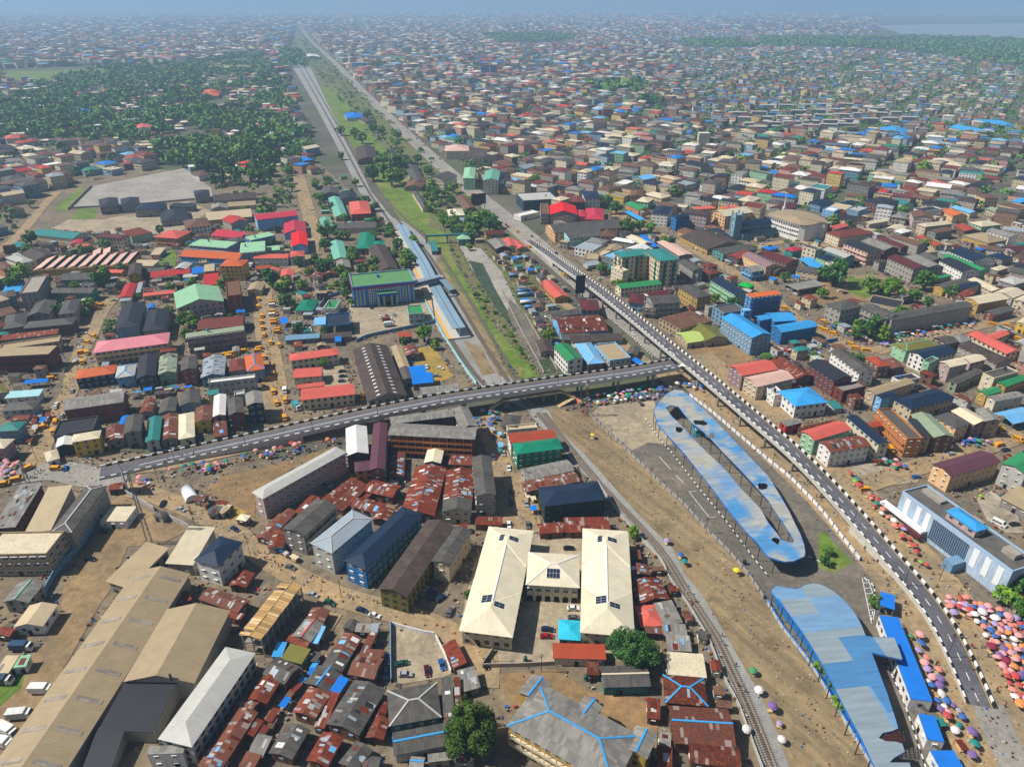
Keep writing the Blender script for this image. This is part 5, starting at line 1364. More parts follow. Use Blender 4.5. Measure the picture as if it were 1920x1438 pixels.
n = len(LWx); F = [(2*i, 2*((i+1) % n), 2*((i+1) % n)+1, 2*i+1) for i in range(n)]; ctr = sum(LWx, Vector())/n
V = [(x + (x-ctr.x)*.003, y + (y-ctr.y)*.003, z) for x, y, z in V]; ob('fascia', mesh('fascia', V, F, 'paint_blue'), ct)
m = MB()
for i in range(9): a_, b_ = at(*tp('D3', f'{840 + i*3},{1165 + i*9}')[0], 7.4), at(*tp('D3', f'{985 + i*4},{1150 + i*13}')[0], 7.4); m.bar(a_, b_, .22)
for i in range(6): a_, b_ = at(*tp('D3', f'{850 + i*32},{1165}')[0], 7.2), at(*tp('D3', f'{860 + i*33},{1250}')[0], 7.2); m.bar(a_, b_, .18)
ob('roof_truss', m.me('roof_truss', const_mat('truss_brown', '#4f3028').name), ct)
Q = resample([at(x, y, 7.3) for x, y in tp('D3', '40,140 130,260 270,450 400,660 560,970 700,1230 800,1440')], 6.0); S = sides(Q)
for q, s in zip(Q, S): ob('column', WIN['tcol'], ct, (q.x, q.y, 0), scale=(1, 1, 1.02))
Q = resample([at(x, y, 7.3) for x, y in tp('D3', '430,100 560,195 660,320 715,440')], 7.0)
for q in Q: ob('column', WIN['tcol'], ct, (q.x - .8, q.y - .5, 0), scale=(1, 1, 1.02))
m = MB(); P = [at(x, y, 0) for x, y in tp('D3', '40,200 130,330 270,520 400,730 560,1040 700,1300 790,1460')]; V, F = ribbon(P, -.1, .1, 0, 2.6); m.add(V, F); ob('side_wall', m.me('side_wall', 'wall_paint'), ct, color='wallblue')

# ------------------------------------------------------------------ white and blue mall
hm = 13.0; a, b = at(*tp('D2', '1010,800')[0], hm), at(*tp('D2', '1835,1400')[0], hm); d_ = at(*tp('D2', '1172,738')[0], hm)
e1 = (b - a).normalized(); e2 = Vector((-e1.y, e1.x, 0)); Lm = (b - a).length; Wm = max(10.0, abs((d_ - a).dot(e2))); e2 = e2 if (d_ - a).dot(e2) > 0 else -e2
ctr = (a + b)/2 + e2*Wm/2; ang = math.atan2(e1.y, e1.x); print('mall', Lm, Wm, (d_ - a).dot(e2)); occ_rect(ctr.x, ctr.y, ang, Lm, Wm, True)
ml = ob('mall', None, None, (ctr.x, ctr.y, 0), ang, label='long white and pale blue mall with dark glass grid front', cat='mall'); hx, hy = Lm/2, Wm/2; fy = -hy
m = MB(); m.box(-hx, hx, -hy, hy, 0, hm - .7); ob('wall', m.me('wall', 'wall_paint'), ml, color=lin('#a9bacb'))
m = MB(); m.box(-hx+.3, hx-.3, -hy+.3, hy-.3, hm-.7, hm-.6); ob('roof', m.me('roof', 'roof_felt'), ml)
for x_, y_, l_, w_, h_ in ((-.12, .1, 4, 3, 2.2), (.02, .25, 5, 3, 2.6), (-.36, .22, 9, 3.5, 1.2), (.36, .1, 5, 3.5, 2.0)):
    m = MB(); m.box(x_*Lm - l_/2, x_*Lm + l_/2, y_*Wm - w_/2, y_*Wm + w_/2, hm - .6, hm - .6 + h_); ob('stair_box', m.me('stair_box', 'wall_paint'), ml, color='concrete')
m = MB(); m.box(-hx-.05, hx+.05, -hy-.05, -hy+.3, hm-.7, hm+.1); m.box(-hx-.05, hx+.05, hy-.3, hy+.05, hm-.7, hm+.1); m.box(-hx-.05, -hx+.3, -hy+.3, hy-.3, hm-.7, hm+.1); m.box(hx-.3, hx+.05, -hy+.3, hy-.3, hm-.7, hm+.1); ob('parapet', m.me('parapet', 'painted'), ml, color=lin('#9fb9d2'))
for t in (.055, .165, .255, .70, .80, .90):
    x = -hx + Lm*t; m = MB(); m.box(x, x + Lm*.045, fy - .12, fy, 3.5, hm - 1.6); ob('stripe_panel', m.me('stripe_panel', 'paint_white'), ml)
x0, x1 = -hx + Lm*.335, -hx + Lm*.655; m = MB(); m.box(x0, x1, fy - .3, fy, 2.2, hm - 2.0); ob('glass_front', m.me('glass_front', 'glass_blue'), ml)
for i in range(19): x = x0 + (x1-x0)*i/18; m = MB(); m.box(x-.09, x+.09, fy-.42, fy-.3, 2.2, hm-2.0); ob('mullion', m.me('mullion', 'frame_blue'), ml)
for j in range(10): z = 2.2 + (hm-4.2)*j/9; m = MB(); m.box(x0, x1, fy-.40, fy-.31, z-.06, z+.06); ob('transom', m.me('transom', 'frame_blue'), ml)
m = MB(); m.box(-hx - Lm*.12, x0 - 1, fy - 3.2, fy - .4, 3.6, 4.6); ob('walkway_canopy', m.me('walkway_canopy', 'paint_white'), ml)
m = MB(); m.box(-hx + Lm*.18, -hx + Lm*.33, fy - 4.4, fy - 3.3, 1.6, 3.4); ob('sign_wall', m.me('sign_wall', 'painted'), ml, color='maroon')
m = MB(); m.box(-hx + Lm*.60, -hx + Lm*.68, fy - 6.5, fy - .4, 0, 4.2); ob('entrance', m.me('entrance', 'wall_paint'), ml, color='bluegrey')
building_px('D2', '1330,947 1560,1107 1657,1077', 14.5, 'h', 'skyblue', 'pinkgrey', ['K:penthouse', 'F:frame_blue'], label='bright sky blue hip-roofed penthouse on the mall roof')
# ------------------------------------------------------------------ tall cream block with green glass strips
for pts, hh, lab in (('820,492 990,472 925,430', 18, 'left tower of the tall cream block with teal roof'), ('1110,522 1252,502 1130,420', 19, 'right tower of the tall cream block with teal roof and green glass')):
    r = building_px('C1', pts, hh, 'h', 'teal', 'cream', ['K:office_block', 'l', 'F:frame_brown'], label=lab)
    x, y, e1_, e2_, L_, W_ = rect_from_px(tp('C1', pts), hh*1.08); lo, hi = min(L_, W_), max(L_, W_)
    for sx in (-1, 1):
        for t in (-.25, .2):
            m = MB(); m.box(-1.0, 1.0, -.2, 0, 1, hh - .4); ob('glass_strip', m.me('glass_strip', const_mat('glass_green', '#1f5a45', .2).name if 'glass_green' not in MATS else 'glass_green'), r, (sx*(hi/2 - .5), t*lo, 0), sx*math.pi/2); 
            m = MB(); m.box(-.9, .9, -.2, 0, 1, hh - .4); ob('glass_strip', m.me('glass_strip', 'glass_green'), r, (t*hi, sx*(lo/2 - .5), 0), 0 if sx < 0 else math.pi)
building_px('C1', '935,470 1060,500 1000,440', 17, 'f', 'teal', 'tan', ['K:office_block', 'b', 'q', 'B:tan'], label='recessed tan middle of the tall cream block with balconies')
# ------------------------------------------------------------------ round-fronted white church
ch = ob('church', None, label='round-fronted white church hall with broad tan roof and spire', cat='church')
q = lambda x, y, z: at(1420 + x/11.98, 380 + y/11.98, z)
HT = 15.0; loop = [q(x, y, HT) for x, y in ((220, 255), (330, 300), (520, 370), (740, 440), (960, 500), (1100, 512), (1250, 495), (1420, 445), (1560, 455), (1600, 430), (1480, 340), (1250, 240), (950, 175), (700, 150), (420, 190))]
apex = q(900, 330, HT + 3); V = [tuple(v) for v in loop] + [tuple(apex)]; n = len(loop); F = []
for i in range(n): F.append((i, (i+1) % n, n))
if (loop[1]-loop[0]).cross(apex-loop[0]).z < 0: F = [f[::-1] for f in F]
ob('roof', mesh('roof', *shell(V, F, .5), 'roof_clean'), ch, color='tan')
c0 = sum(loop, Vector())/n; wl = [c0 + (v - c0)*.96 for v in loop]; V, F = [], []
for v in wl: V += [(v.x, v.y, 0), (v.x, v.y, HT - .4)]
for i in range(n): j = (i+1) % n; F.append((2*i, 2*j, 2*j+1, 2*i+1))
ob('wall', mesh('wall', V, F, 'wall_paint'), ch, color=lin('#dcdad4')); occ_poly([(v.x, v.y) for v in loop])
for a, b, nn in ((wl[0], wl[1], 3), (wl[1], wl[2], 4), (wl[2], wl[3], 4), (wl[3], wl[4], 4)):
    d = (b - a); out_ = Vector((d.y, -d.x, 0)).normalized()
    if out_.dot(a - c0) < 0: out_ = -out_
    rz = math.atan2(out_.x, -out_.y)
    for i in range(nn):
        p = a.lerp(b, (i + .5)/nn) + out_*.02
        for z in (12.3, 8.2, 4.4): ob('window', window_mesh(2.0, 2.4 if z > 10 else 1.8, 'frame_white'), ch, (p.x, p.y, z), rz)
p = q(600, 150, HT); m = MB(); m.box(-1.2, 1.2, -1.2, 1.2, 0, HT+2); m.cyl((0, 0), .9, HT+2, HT+14, 6, .08); ob('spire', m.me('spire', 'paint_white'), ch, (p.x, p.y, 0))
for x, z in ((1100, 0), (1400, 0)):
    pass
# ------------------------------------------------------------------ grey-blue church with tower
gc = ob('church', None, label='grey-blue church with slate nave roof, aisles and square tower', cat='church')
P = tp('C1', '1685,262 1935,240 1915,212'); x, y, e1_, e2_, L_, W_ = rect_from_px(P, 11); ang = math.atan2(e1_.y, e1_.x); gc.location = (x, y, 0); gc.rotation_euler = (0, 0, ang); occ_rect(x, y, ang, L_+8, W_ + 10, True)
V, F = roof_geo('g', L_/2, W_/2, 11, W_*.32); ob('nave_roof', mesh('nave_roof', *shell(V, F, .3), 'roof_clean'), gc, color='navy')
m = MB(); m.box(-L_/2 + .5, L_/2 - .5, -W_/2 + .5, W_/2 - .5, 0, 10.9); m.add([(-L_/2+.5, -W_/2+.5, 10.9), (-L_/2+.5, 0, 10.9+W_*.3), (-L_/2+.5, W_/2-.5, 10.9)], [(0, 1, 2)]); ob('nave_wall', m.me('nave_wall', 'wall_paint'), gc, color=lin('#5f8494'))
V, F = roof_geo('s', L_/2*.96, 3.0, 6.2, 1.6); ob('aisle_roof', mesh('aisle_roof', *shell([(a, b - W_/2 - 2.6, c) for a, b, c in V], F, .25), 'roof_clean'), gc, color='navy')
m = MB(); m.box(-L_/2*.95, L_/2*.95, -W_/2 - 5.2, -W_/2 + .4, 0, 6.0); ob('aisle_wall', m.me('aisle_wall', 'wall_paint'), gc, color=lin('#5f8494'))
for i in range(9):
    xx = -L_/2*.9 + L_*.9*i/8; ob('window', window_mesh(1.2, 2.2, 'frame_white'), gc, (xx, -W_/2 - 5.22, 3.2)); ob('window', window_mesh(1.0, 1.2, 'frame_white'), gc, (xx, -W_/2 + .48, 9.4))
tw = Vector((-L_/2 - 3.2, -W_/2 + 1, 0)); m = MB(); m.box(-3, 3, -3, 3, 0, 22)
for sx in (-1, 1):
    for sy in (-1, 1): m.box(sx*3 - .5, sx*3 + .5, sy*3 - .5, sy*3 + .5, 0, 24.5)
ob('tower', m.me('tower', 'wall_paint'), gc, tw, color=lin('#7d9ead'))
for z in (6, 12, 18):
    for rz, dx, dy in ((0, 0, -3.02), (-math.pi/2, -3.02, 0)): ob('window', window_mesh(1.4, 3.2, 'frame_white'), gc, (tw.x + dx, tw.y + dy, z), rz)
# ------------------------------------------------------------------ saw-tooth factory
def sawtooth(pts, n, hh, label):
    x, y, e1_, e2_, L_, W_ = rect_from_px(tp('A1', pts), hh); ang = math.atan2(e1_.y, e1_.x); r = ob('factory', None, None, (x, y, 0), ang, label=label, cat='factory'); occ_rect(x, y, ang, L_, W_, True)
    m = MB(); m.box(-L_/2, L_/2, -W_/2, W_/2, 0, hh); ob('wall', m.me('wall', 'wall_paint'), r, color='mustard'); t = L_/n
    for i in range(n):
        a, b = -L_/2 + i*t + .2, -L_/2 + (i+1)*t - .2; y0, y1 = -W_/2 + .8, W_/2 - .4; rs = 1.9
        V = [(a, y0, hh+.05), (b, y0, hh+.05), (b, y1, hh+.05), (a, y1, hh+.05), (a + (b-a)*.93, y0, hh+rs), (a + (b-a)*.93, y1, hh+rs)]
        ob('saw_tooth', mesh('saw_tooth', V, [(0, 4, 5, 3), (1, 2, 5, 4), (0, 1, 4), (2, 3, 5)], ['roof_clean', 'dark_void'], [0, 1, 0, 0]), r, color='pinkbeige')
sawtooth('275,587 1000,547 1020,460', 9, 5, 'saw-tooth roofed mustard factory with nine north lights'); sawtooth('690,480 835,465 840,425', 2, 4, 'small two-tooth annex behind the saw-tooth factory')
# ------------------------------------------------------------------ half-built block with a raw timber roof
x, y, e1_, e2_, L_, W_ = rect_from_px(tp('B3', '-125,447 40,492 350,85'), 8.0); ang = math.atan2(e2_.y, e2_.x); L_, W_ = W_, L_
tb = ob('unfinished_block', None, None, (x, y, 0), ang, label='unfinished block with raw pale timber roof boards and open frame', cat='unfinished building'); occ_rect(x, y, ang, L_, W_, True)
for f_ in (0, 4.0, 7.7): m = MB(); m.box(-L_/2+.4, L_/2-.4, -W_/2+.4, W_/2-.4, max(0, f_-.25), f_+.02); ob('floor_slab', m.me('floor_slab', 'concrete'), tb) if f_ else None
for i in range(9):
    for j in (0, 1, 2):
        ob('post', post_mesh(), tb, (-L_/2+.5 + (L_-1)*i/8, -W_/2+.5 + (W_-1)*j/2, 0), scale=(1.4, 1.4, 8.0), color='concrete')
nb = int(L_/1.15)
for i in range(nb):
    for s in (-1, 1):
        if R.random() < .06: continue
        xx = -L_/2 + (i + .5)*L_/nb; kk = 'tboard'
        if kk not in WIN: m = MB(); m.box(-.52, .52, -.5, .5, 0, .06); WIN[kk] = m.me('board', 'roof_clean')
        o = ob('board', WIN[kk], tb, (xx, s*W_/4, 8.7 + R.uniform(0, .1)), color=R.choice([lin('#cba877'), lin('#bd9967'), lin('#d8bd92'), lin('#a98a60')]), scale=(1, W_/2*R.uniform(.9, 1.02), 1)); o.rotation_euler = (-.16*s, 0, R.uniform(-.02, .02))
m = MB(); m.bar((-L_/2, 0, 9.2), (L_/2, 0, 9.2), .2)
for i in range(12): xx = -L_/2 + L_*i/11; m.bar((xx, -W_/2, 8.0), (xx, 0, 9.1), .14); m.bar((xx, W_/2, 8.0), (xx, 0, 9.1), .14)
ob('rafters', m.me('rafters', 'timber'), tb)
# ------------------------------------------------------------------ grey school-like building with blue ridges in the foreground
def ridge_wing(tile, pts, hh, rt, flags, label): return building_px(tile, pts, hh, rt, 'grey', 'mustard', flags, label=label)
ridge_wing('C3', '-140,1072 650,1530 1080,1262', 8.5, 'h', ['m', 'k:skyblue', 'b', 'B:cream', 'K:college_block'], 'long grey-roofed block with bright blue ridges and yellow balconies')
ridge_wing('C3', '20,905 215,935 322,792', 8.5, 'y', ['m', 'k:skyblue', 'K:college_block'], 'rear wing of the blue-ridged grey block next to the big tree')
ridge_wing('C3', '405,1085 565,1145 692,972', 8.5, 'y', ['m', 'k:skyblue', 'K:college_block'], 'middle rear wing of the blue-ridged grey block with roof tanks')
ridge_wing('C3', '850,1275 1000,1402 1082,1222', 8.5, 'y', ['m', 'k:skyblue', 'K:college_block'], 'rear wing of the blue-ridged grey block beside the rust shacks')
# skylight strips on the big warehouses
for tile, pts, n_ in (('A3', '-166,1580 420,1580 1432,-20', 8),):
    r = [o for o in COL.objects if o.get('label', '').startswith('very long tan')][0]
    x, y, e1_, e2_, L_, W_ = rect_from_px(tp(tile, pts), 6*1.08); L_, W_ = max(L_, W_), min(L_, W_); hy = W_/2; rs = min(.3*hy, 4.2); sl = math.atan2(rs, hy)
    for i in range(n_):
        for s in (-1, 1):
            xx = -L_/2 + L_*(i + .55)/n_; m = MB(); m.box(-.7, .7, -hy*.36, hy*.36, 0, .06); o = ob('skylight', m.me('skylight', 'roof_patched'), r, (xx, s*hy*.5, 6*1.08 + rs*.5 + .03), color=lin('#8f877c')); o.rotation_euler = (-sl*s, 0, 0)
r = [o for o in COL.objects if o.get('label', '').startswith('big dark gabled warehouse')][0]
x, y, e1_, e2_, L_, W_ = rect_from_px(tp('B2', '835,130 1135,90 985,-288'), 6*1.08); L_, W_ = max(L_, W_), min(L_, W_); hy = W_/2; rs = min(.3*hy, 4.2); sl = math.atan2(rs, hy)
m = MB(); m.box(-.45, .45, -.9, .9, 0, .06); sk = m.me('skylight', 'paint_white')
for i in range(15):
    for s in (-1, 1): o = ob('skylight', sk, r, (-L_/2 + L_*(i+.6)/15.5, s*hy*.42, 6*1.08 + rs*.58 + .03)); o.rotation_euler = (-sl*s, 0, 0)
r = [o for o in COL.objects if o.get('label', '').startswith('tan gabled warehouse with a small')][0]
m = MB(); m.cyl((0, 0), .35, 0, 2.6, 8); ob('chimney', m.me('chimney', 'steel_dark'), r, (-14, -4, 8.6))
# white barrel tent, covered stalls
bt = ob('barrel_tent', None, None, at(*tp('A2', '1425,845')[0], 0), -.95, label='white barrel-vaulted tent on the dirt beside the market lane', cat='tent')
m = MB(); n = 10; Lb, rb = 9.0, 2.6
V = [(sx*Lb/2, -rb*math.cos(math.pi*i/n), 1 + rb*math.sin(math.pi*i/n)) for sx in (-1, 1) for i in range(n+1)]
F = [(i, i+n+1, i+n+2, i+1) for i in range(n)] + [tuple(range(n, -1, -1)), tuple(range(n+1, 2*n+2))]
V2 = [(sx*Lb/2, sy*rb, z) for sx in (-1, 1) for sy in (-1, 1) for z in (0, 1.02)]
m.add(V, F); ob('cover', m.me('cover', 'paint_white', True), bt)
m = MB(); m.box(-Lb/2+.1, Lb/2-.1, -rb+.05, rb-.05, 0, 1.0); ob('base_wall', m.me('base_wall', 'wall_paint'), bt, color='ltgrey')
# ------------------------------------------------------------------ trees
LEAFC = [('#476d2c', '#66903c', '#2b4c20'), ('#587a2f', '#7fa23e', '#375820'), ('#3c6330', '#55803d', '#264522'), ('#678833', '#92ad45', '#446826')]
for i, (a, b, c) in enumerate(LEAFC):
    k = NM(f'leaf_{i}', .6, .25); g_ = k.new('ShaderNodeNewGeometry'); col, rnd = k.ocol(); n1 = k.noise(k.pos(), .5, 3); ri = g_.outputs['Random Per Island']
    c_ = k.mix(ri, lin(a), lin(b)); c_ = k.mix(k.ramp(n1, .45, .65, 0, .7), c_, lin(c)); c_ = k.gain(c_, k.ramp(rnd, 0, 1, .85, 1.15)); k.out(c_)
    k.b.inputs['Subsurface Weight'].default_value = 0.0
k = NM('wood_leaf', .7, .15); g_ = k.new('ShaderNodeNewGeometry'); ri = g_.outputs['Random Per Island']; n1 = k.noise(k.pos(), .02, 4); c_ = k.mix(ri, lin('#42652f'), lin('#668a44')); c_ = k.mix(k.ramp(n1, .4, .65, 0, .8), c_, lin('#768f4a')); k.out(c_)
k = NM('leaf_big', .6, .2); g_ = k.new('ShaderNodeNewGeometry'); ri = g_.outputs['Random Per Island']; n1 = k.noise(k.pos(), .5, 3); c_ = k.mix(ri, lin('#34491d'), lin('#526a28')); c_ = k.mix(k.ramp(n1, .45, .65, 0, .6), c_, lin('#263b17')); k.out(c_)
def crown_mesh(name, seed, clumps, leaves, leaf, mat, flat=.8):
    r = np.random.default_rng(seed); C = []
    while len(C) < clumps:
        v = r.normal(size=3); v /= np.linalg.norm(v); rad = r.uniform(.45, .95); v = v*rad*(1 + .18*math.sin(3*v[0] + seed)); v[2] = v[2]*flat
        if v[2] > -.55: C.append(v)
    C = np.array(C); cr = r.uniform(.16, .34, clumps); n = clumps*leaves
    idx = np.repeat(np.arange(clumps), leaves); d = r.normal(size=(n, 3)); d /= np.linalg.norm(d, axis=1)[:, None]
    p = C[idx] + d*(cr[idx]*r.uniform(.5, 1.0, n)**.5)[:, None]
    nr = d + r.normal(size=(n, 3))*.55 + np.array([0, 0, .35]); nr /= np.linalg.norm(nr, axis=1)[:, None]
    u = np.cross(nr, r.normal(size=(n, 3))); u /= np.linalg.norm(u, axis=1)[:, None]; w = np.cross(nr, u); s = (leaf*r.uniform(.6, 1.3, n))[:, None]
    V = np.stack([p - u*s, p - w*s*.6, p + u*s, p + w*s*.6], 1).reshape(-1, 3); F = np.arange(4*n).reshape(-1, 4)
    me = bpy.data.meshes.new(name); me.from_pydata(V.tolist(), [], F.tolist()); me.materials.append(MATS[mat]); return me
CR_BIG = [crown_mesh('crown', 1, 90, 190, .052, 'leaf_big'), crown_mesh('crown', 2, 90, 190, .052, 'leaf_2')]
CR_MID = [crown_mesh('crown', 10 + i, 34, 42, .13, f'leaf_{i % 4}', R.uniform(.7, 1.0)) for i in range(6)]
CR_FAR = [crown_mesh('crown', 30 + i, 14, 16, .24, f'leaf_{(0, 2, 2, 1)[i]}', .85) for i in range(4)]
m = MB(); m.cyl((0, 0), .16, 0, .62, 8, .10)
for i in range(5): a = i*1.257; m.bar((0, 0, .45), (.45*math.cos(a), .45*math.sin(a), .85 + .1*(i % 2)), .09)
TRUNK = m.me('trunk', 'bark'); TREES = []
def tree(px, py, rad, label=None, big=None, hgt=None, lodfar=False):
    p = at(px, py, 0); h = hgt or rad*2.0; me = big if big is not None else (R.choice(CR_FAR) if lodfar else R.choice(CR_MID))
    r = ob('tree', None, None, p, R.uniform(0, 6.28), cat='tree')
    ob('trunk', TRUNK, r, scale=(rad*.9, rad*.9, h*.75)); o = ob('crown', me, r, (0, 0, h*.6), scale=(rad, rad*R.uniform(.9, 1.1), h*.5))
    if label: r['label'] = label
    else: HOUSES.append((r, 'round leafy tree' if not lodfar else 'small distant leafy tree', (px, py))); r['group'] = 'street trees' if not lodfar else 'trees at the edge of the woods'
    occ_rect(p.x, p.y, 0, rad*1.2, rad*1.2, True)
tree(886, 1408, 8.2, 'largest broad green tree in the foreground beside the blue-ridged block', CR_BIG[0], 15)
tree(1180, 1245, 6.6, 'dense dark green tree at the corner of the cream-roofed school', CR_BIG[1], 12)
TREESPEC = '''796,640,5.5 512,540,7 540,545,5 615,450,8 195,540,8 345,615,5 362,612,5 1180,440,7.5 1160,432,5 1200,436,6 1218,438,5 1155,402,6 1140,385,5 1562,535,9.5 1548,528,6 1665,560,8
1630,552,6 1710,568,5 1730,545,7 1610,625,5 1630,632,7 1650,640,5 1540,560,4 1185,1008,2.6 1725,332,9 1610,398,5 1255,465,5 1245,460,4 590,500,5 605,515,5 640,520,5 680,520,5 700,505,5 565,545,4
700,452,4 540,580,5 350,640,4 420,545,5 60,460,6 58,480,5 45,535,8 30,545,6 160,480,5 200,470,5 230,512,4 880,1125,2 1920,1160,4 1905,1120,4.5 1880,1135,4 1545,1060,2.2 1552,1040,2 1640,1140,2.5 1540,1262,2.5 1570,1325,2.5
1560,1290,2 760,490,5 745,470,5 770,500,5 735,445,4 760,650,3 815,655,3 775,462,5 730,435,4 720,335,10 745,325,10 700,340,9 735,350,9 715,318,9 750,345,8 680,270,8 665,262,8 700,250,7 640,255,7 690,222,7 745,262,7
770,318,6 800,375,4 1460,425,3 1448,420,3 1490,440,3.5 1475,462,3 1380,475,4 1395,480,4 1005,345,6 1125,382,5 1060,305,5 1215,300,5 1345,305,6 1400,285,7 1370,300,5 1460,255,7 850,410,4 812,385,5 800,395,4
300,440,4 360,450,4 470,440,4 640,300,5 525,300,6 500,330,6 540,330,5 430,330,6 610,470,5 600,380,5 620,395,4 520,415,4 535,425,4 580,520,4 560,500,4 395,640,4 235,780,3 650,560,4 660,575,3 605,690,3 1410,478,4 1600,590,3
700,395,3 880,470,3 1030,640,4 1360,560,4 1340,570,4 1560,425,5 1590,430,4 1730,470,5 1340,455,4 1790,395,4 1690,405,5 1780,560,5 1300,1000,0'''
for t in TREESPEC.split():
    x, y, r_ = (float(v) for v in t.split(','))
    if r_: tree(x, y, r_)
# small shrubs: palms by the fence etc.
# ------------------------------------------------------------------ vehicles
def car_meshes():
    prof = [(-2.2, .45), (-2.2, .95), (-1.75, 1.02), (-1.2, 1.5), (.35, 1.52), (1.05, 1.02), (2.05, .92), (2.2, .7), (2.2, .45)]
    w = [.82, .86, .85, .66, .66, .84, .82, .8, .8]; V = [(x, -a, z) for (x, z), a in zip(prof, w)] + [(x, a, z) for (x, z), a in zip(prof, w)]; n = len(prof)
    F = [(i, i+n, i+1+n, i+1) for i in range(n-1)] + [(n-1, 2*n-1, n, 0)]; F += [(0, 1, 2, 5, 6, 7, 8), (2, 3, 4, 5)] + [tuple(i + n for i in f)[::-1] for f in ((0, 1, 2, 5, 6, 7, 8), (2, 3, 4, 5))]
    body = mesh('body', V, F, 'car_paint')
    m = MB(); e = .012
    m.add([(-1.72, -.78, 1.06), (-1.22, -.62, 1.46), (-1.22, .62, 1.46), (-1.72, .78, 1.06)], [(0, 3, 2, 1)]); m.add([(1.03, -.78, 1.06), (.38, -.62, 1.5), (.38, .62, 1.5), (1.03, .78, 1.06)], [(0, 1, 2, 3)])
    m.V = [(x + (.02 if x > 0 else -.02), y, z + .015) for x, y, z in m.V]; ws = m.me('windscreen', 'glass')
    m = MB()
    for s in (-1, 1): m.add([(-1.5, s*.85, 1.07), (.9, s*.85, 1.07), (.3, s*.69, 1.46), (-1.12, s*.69, 1.46)], [(0, 1, 2, 3) if s < 0 else (3, 2, 1, 0)])
    sw = m.me('side_window', 'glass')
    m = MB(); V = [(.33*math.cos(6.283*i/10), y, .33*math.sin(6.283*i/10)) for y in (-.11, .11) for i in range(10)]; m.add(V, [(i, (i+1) % 10, 10 + (i+1) % 10, 10 + i) for i in range(10)] + [tuple(range(10))[::-1], tuple(range(10, 20))]); wh = m.me('wheel', 'rubber')
    m = MB(); m.box(-.06, .06, -.2, .2, -.08, .08); hl = m.me('headlight', 'lamp_glass'); m = MB(); m.box(-.05, .05, -.2, .2, -.08, .08); tl = m.me('tail_light', 'red_lamp')
    return body, ws, sw, wh, hl, tl
k = NM('car_paint', .25, .5); col, rnd = k.ocol(); k.out(col)
k = NM('bus_paint', .45, .4); col, rnd = k.ocol(); k.out(k.gain(col, k.ramp(k.noise(k.pos(), 1.0, 3), .3, .7, .9, 1.08)))
CB = car_meshes(); VEH = {}
CARCOL = dict(black='#15171b', navy='#1c2b4a', grey='#5a5d60', silver='#9a9da0', white='#dcdcd8', red='#8f1c1c', green='#1f4a3c', blue='#24558f', maroon='#4a1420', yellow='#d69a1c')
def heading(px, py, dx, dy):
    a, b = at(px - dx*4, py - dy*4, 0), at(px + dx*4, py + dy*4, 0); return math.atan2(b.y - a.y, b.x - a.x)
def car(px, py, dx, dy, c, where, parts=True, suv=False):
    p = at(px, py, .05); rz = heading(px, py, dx, dy); r = ob('car', None, None, p, rz, cat='car'); z = 1.12 if suv else 1.0; r.scale = (1, 1, z)
    b = ob('body', CB[0], r, color=lin(CARCOL[c])); ob('windscreen', CB[1], r); ob('side_window', CB[2], r)
    for x in (-1.35, 1.35):
        for y in (-.78, .78): ob('wheel', CB[3], r, (x, y, .33))
    if parts:
        for y in (-.6, .6): ob('headlight', CB[4], r, (2.17, y, .75)); ob('tail_light', CB[5], r, (-2.18, y, .8))
    nm = c + (' suv' if suv else ' car'); HOUSES.append((r, f'{nm} {where}', (px, py))); r['group'] = 'parked cars'
def minibus_meshes():
    prof = [(-2.2, .4), (-2.2, 1.75), (-2.0, 1.95), (1.2, 1.95), (1.75, 1.25), (2.2, 1.1), (2.25, .4)]; n = len(prof)
    V = [(x, -.85, z) for x, z in prof] + [(x, .85, z) for x, z in prof]; F = [(i, i+n, i+1+n, i+1) for i in range(n-1)] + [(n-1, 2*n-1, n, 0), tuple(range(n)), tuple(range(2*n-1, n-1, -1))]
    b = mesh('body', V, F, 'bus_paint'); m = MB(); m.add([(1.28, -.75, 1.88), (1.28, .75, 1.88), (1.76, .75, 1.3), (1.76, -.75, 1.3)], [(0, 3, 2, 1)]); m.V = [(x + .03, y, z + .02) for x, y, z in m.V]; ws = m.me('windscreen', 'glass')
    m = MB()
    for s in (-1, 1):
        for a, c in ((-2.0, -1.1), (-1.0, -.1), (0, 1.0)): m.add([(a, s*.86, 1.2), (c, s*.86, 1.2), (c, s*.86, 1.72), (a, s*.86, 1.72)], [(0, 1, 2, 3) if s < 0 else (3, 2, 1, 0)])
    sw = m.me('side_window', 'glass'); m = MB()
    for s in (-1, 1): m.add([(-2.18, s*.857, .82), (2.1, s*.857, .82), (2.1, s*.857, .95), (-2.18, s*.857, .95)], [(0, 1, 2, 3) if s < 0 else (3, 2, 1, 0)])
    st = m.me('stripe', 'paint_black'); m = MB(); m.box(-1.7, .8, -.6, .6, 1.96, 2.02); rk = m.me('roof_rack', 'steel_dark'); return b, ws, sw, st, rk
BB = minibus_meshes()
def minibus(px, py, dx, dy, c, where, s=1.0):
    p = at(px, py, .05); rz = heading(px, py, dx, dy); r = ob('minibus', None, None, p, rz, cat='minibus', scale=(s, s, s)); ob('body', BB[0], r, color=lin(CARCOL[c])); ob('windscreen', BB[1], r); ob('side_window', BB[2], r)
    if c == 'yellow': ob('stripe', BB[3], r)
    for x in (-1.4, 1.4):
        for y in (-.78, .78): ob('wheel', CB[3], r, (x, y, .33))
    HOUSES.append((r, f'{c} minibus {where}', (px, py))); r['group'] = 'minibuses in the streets'
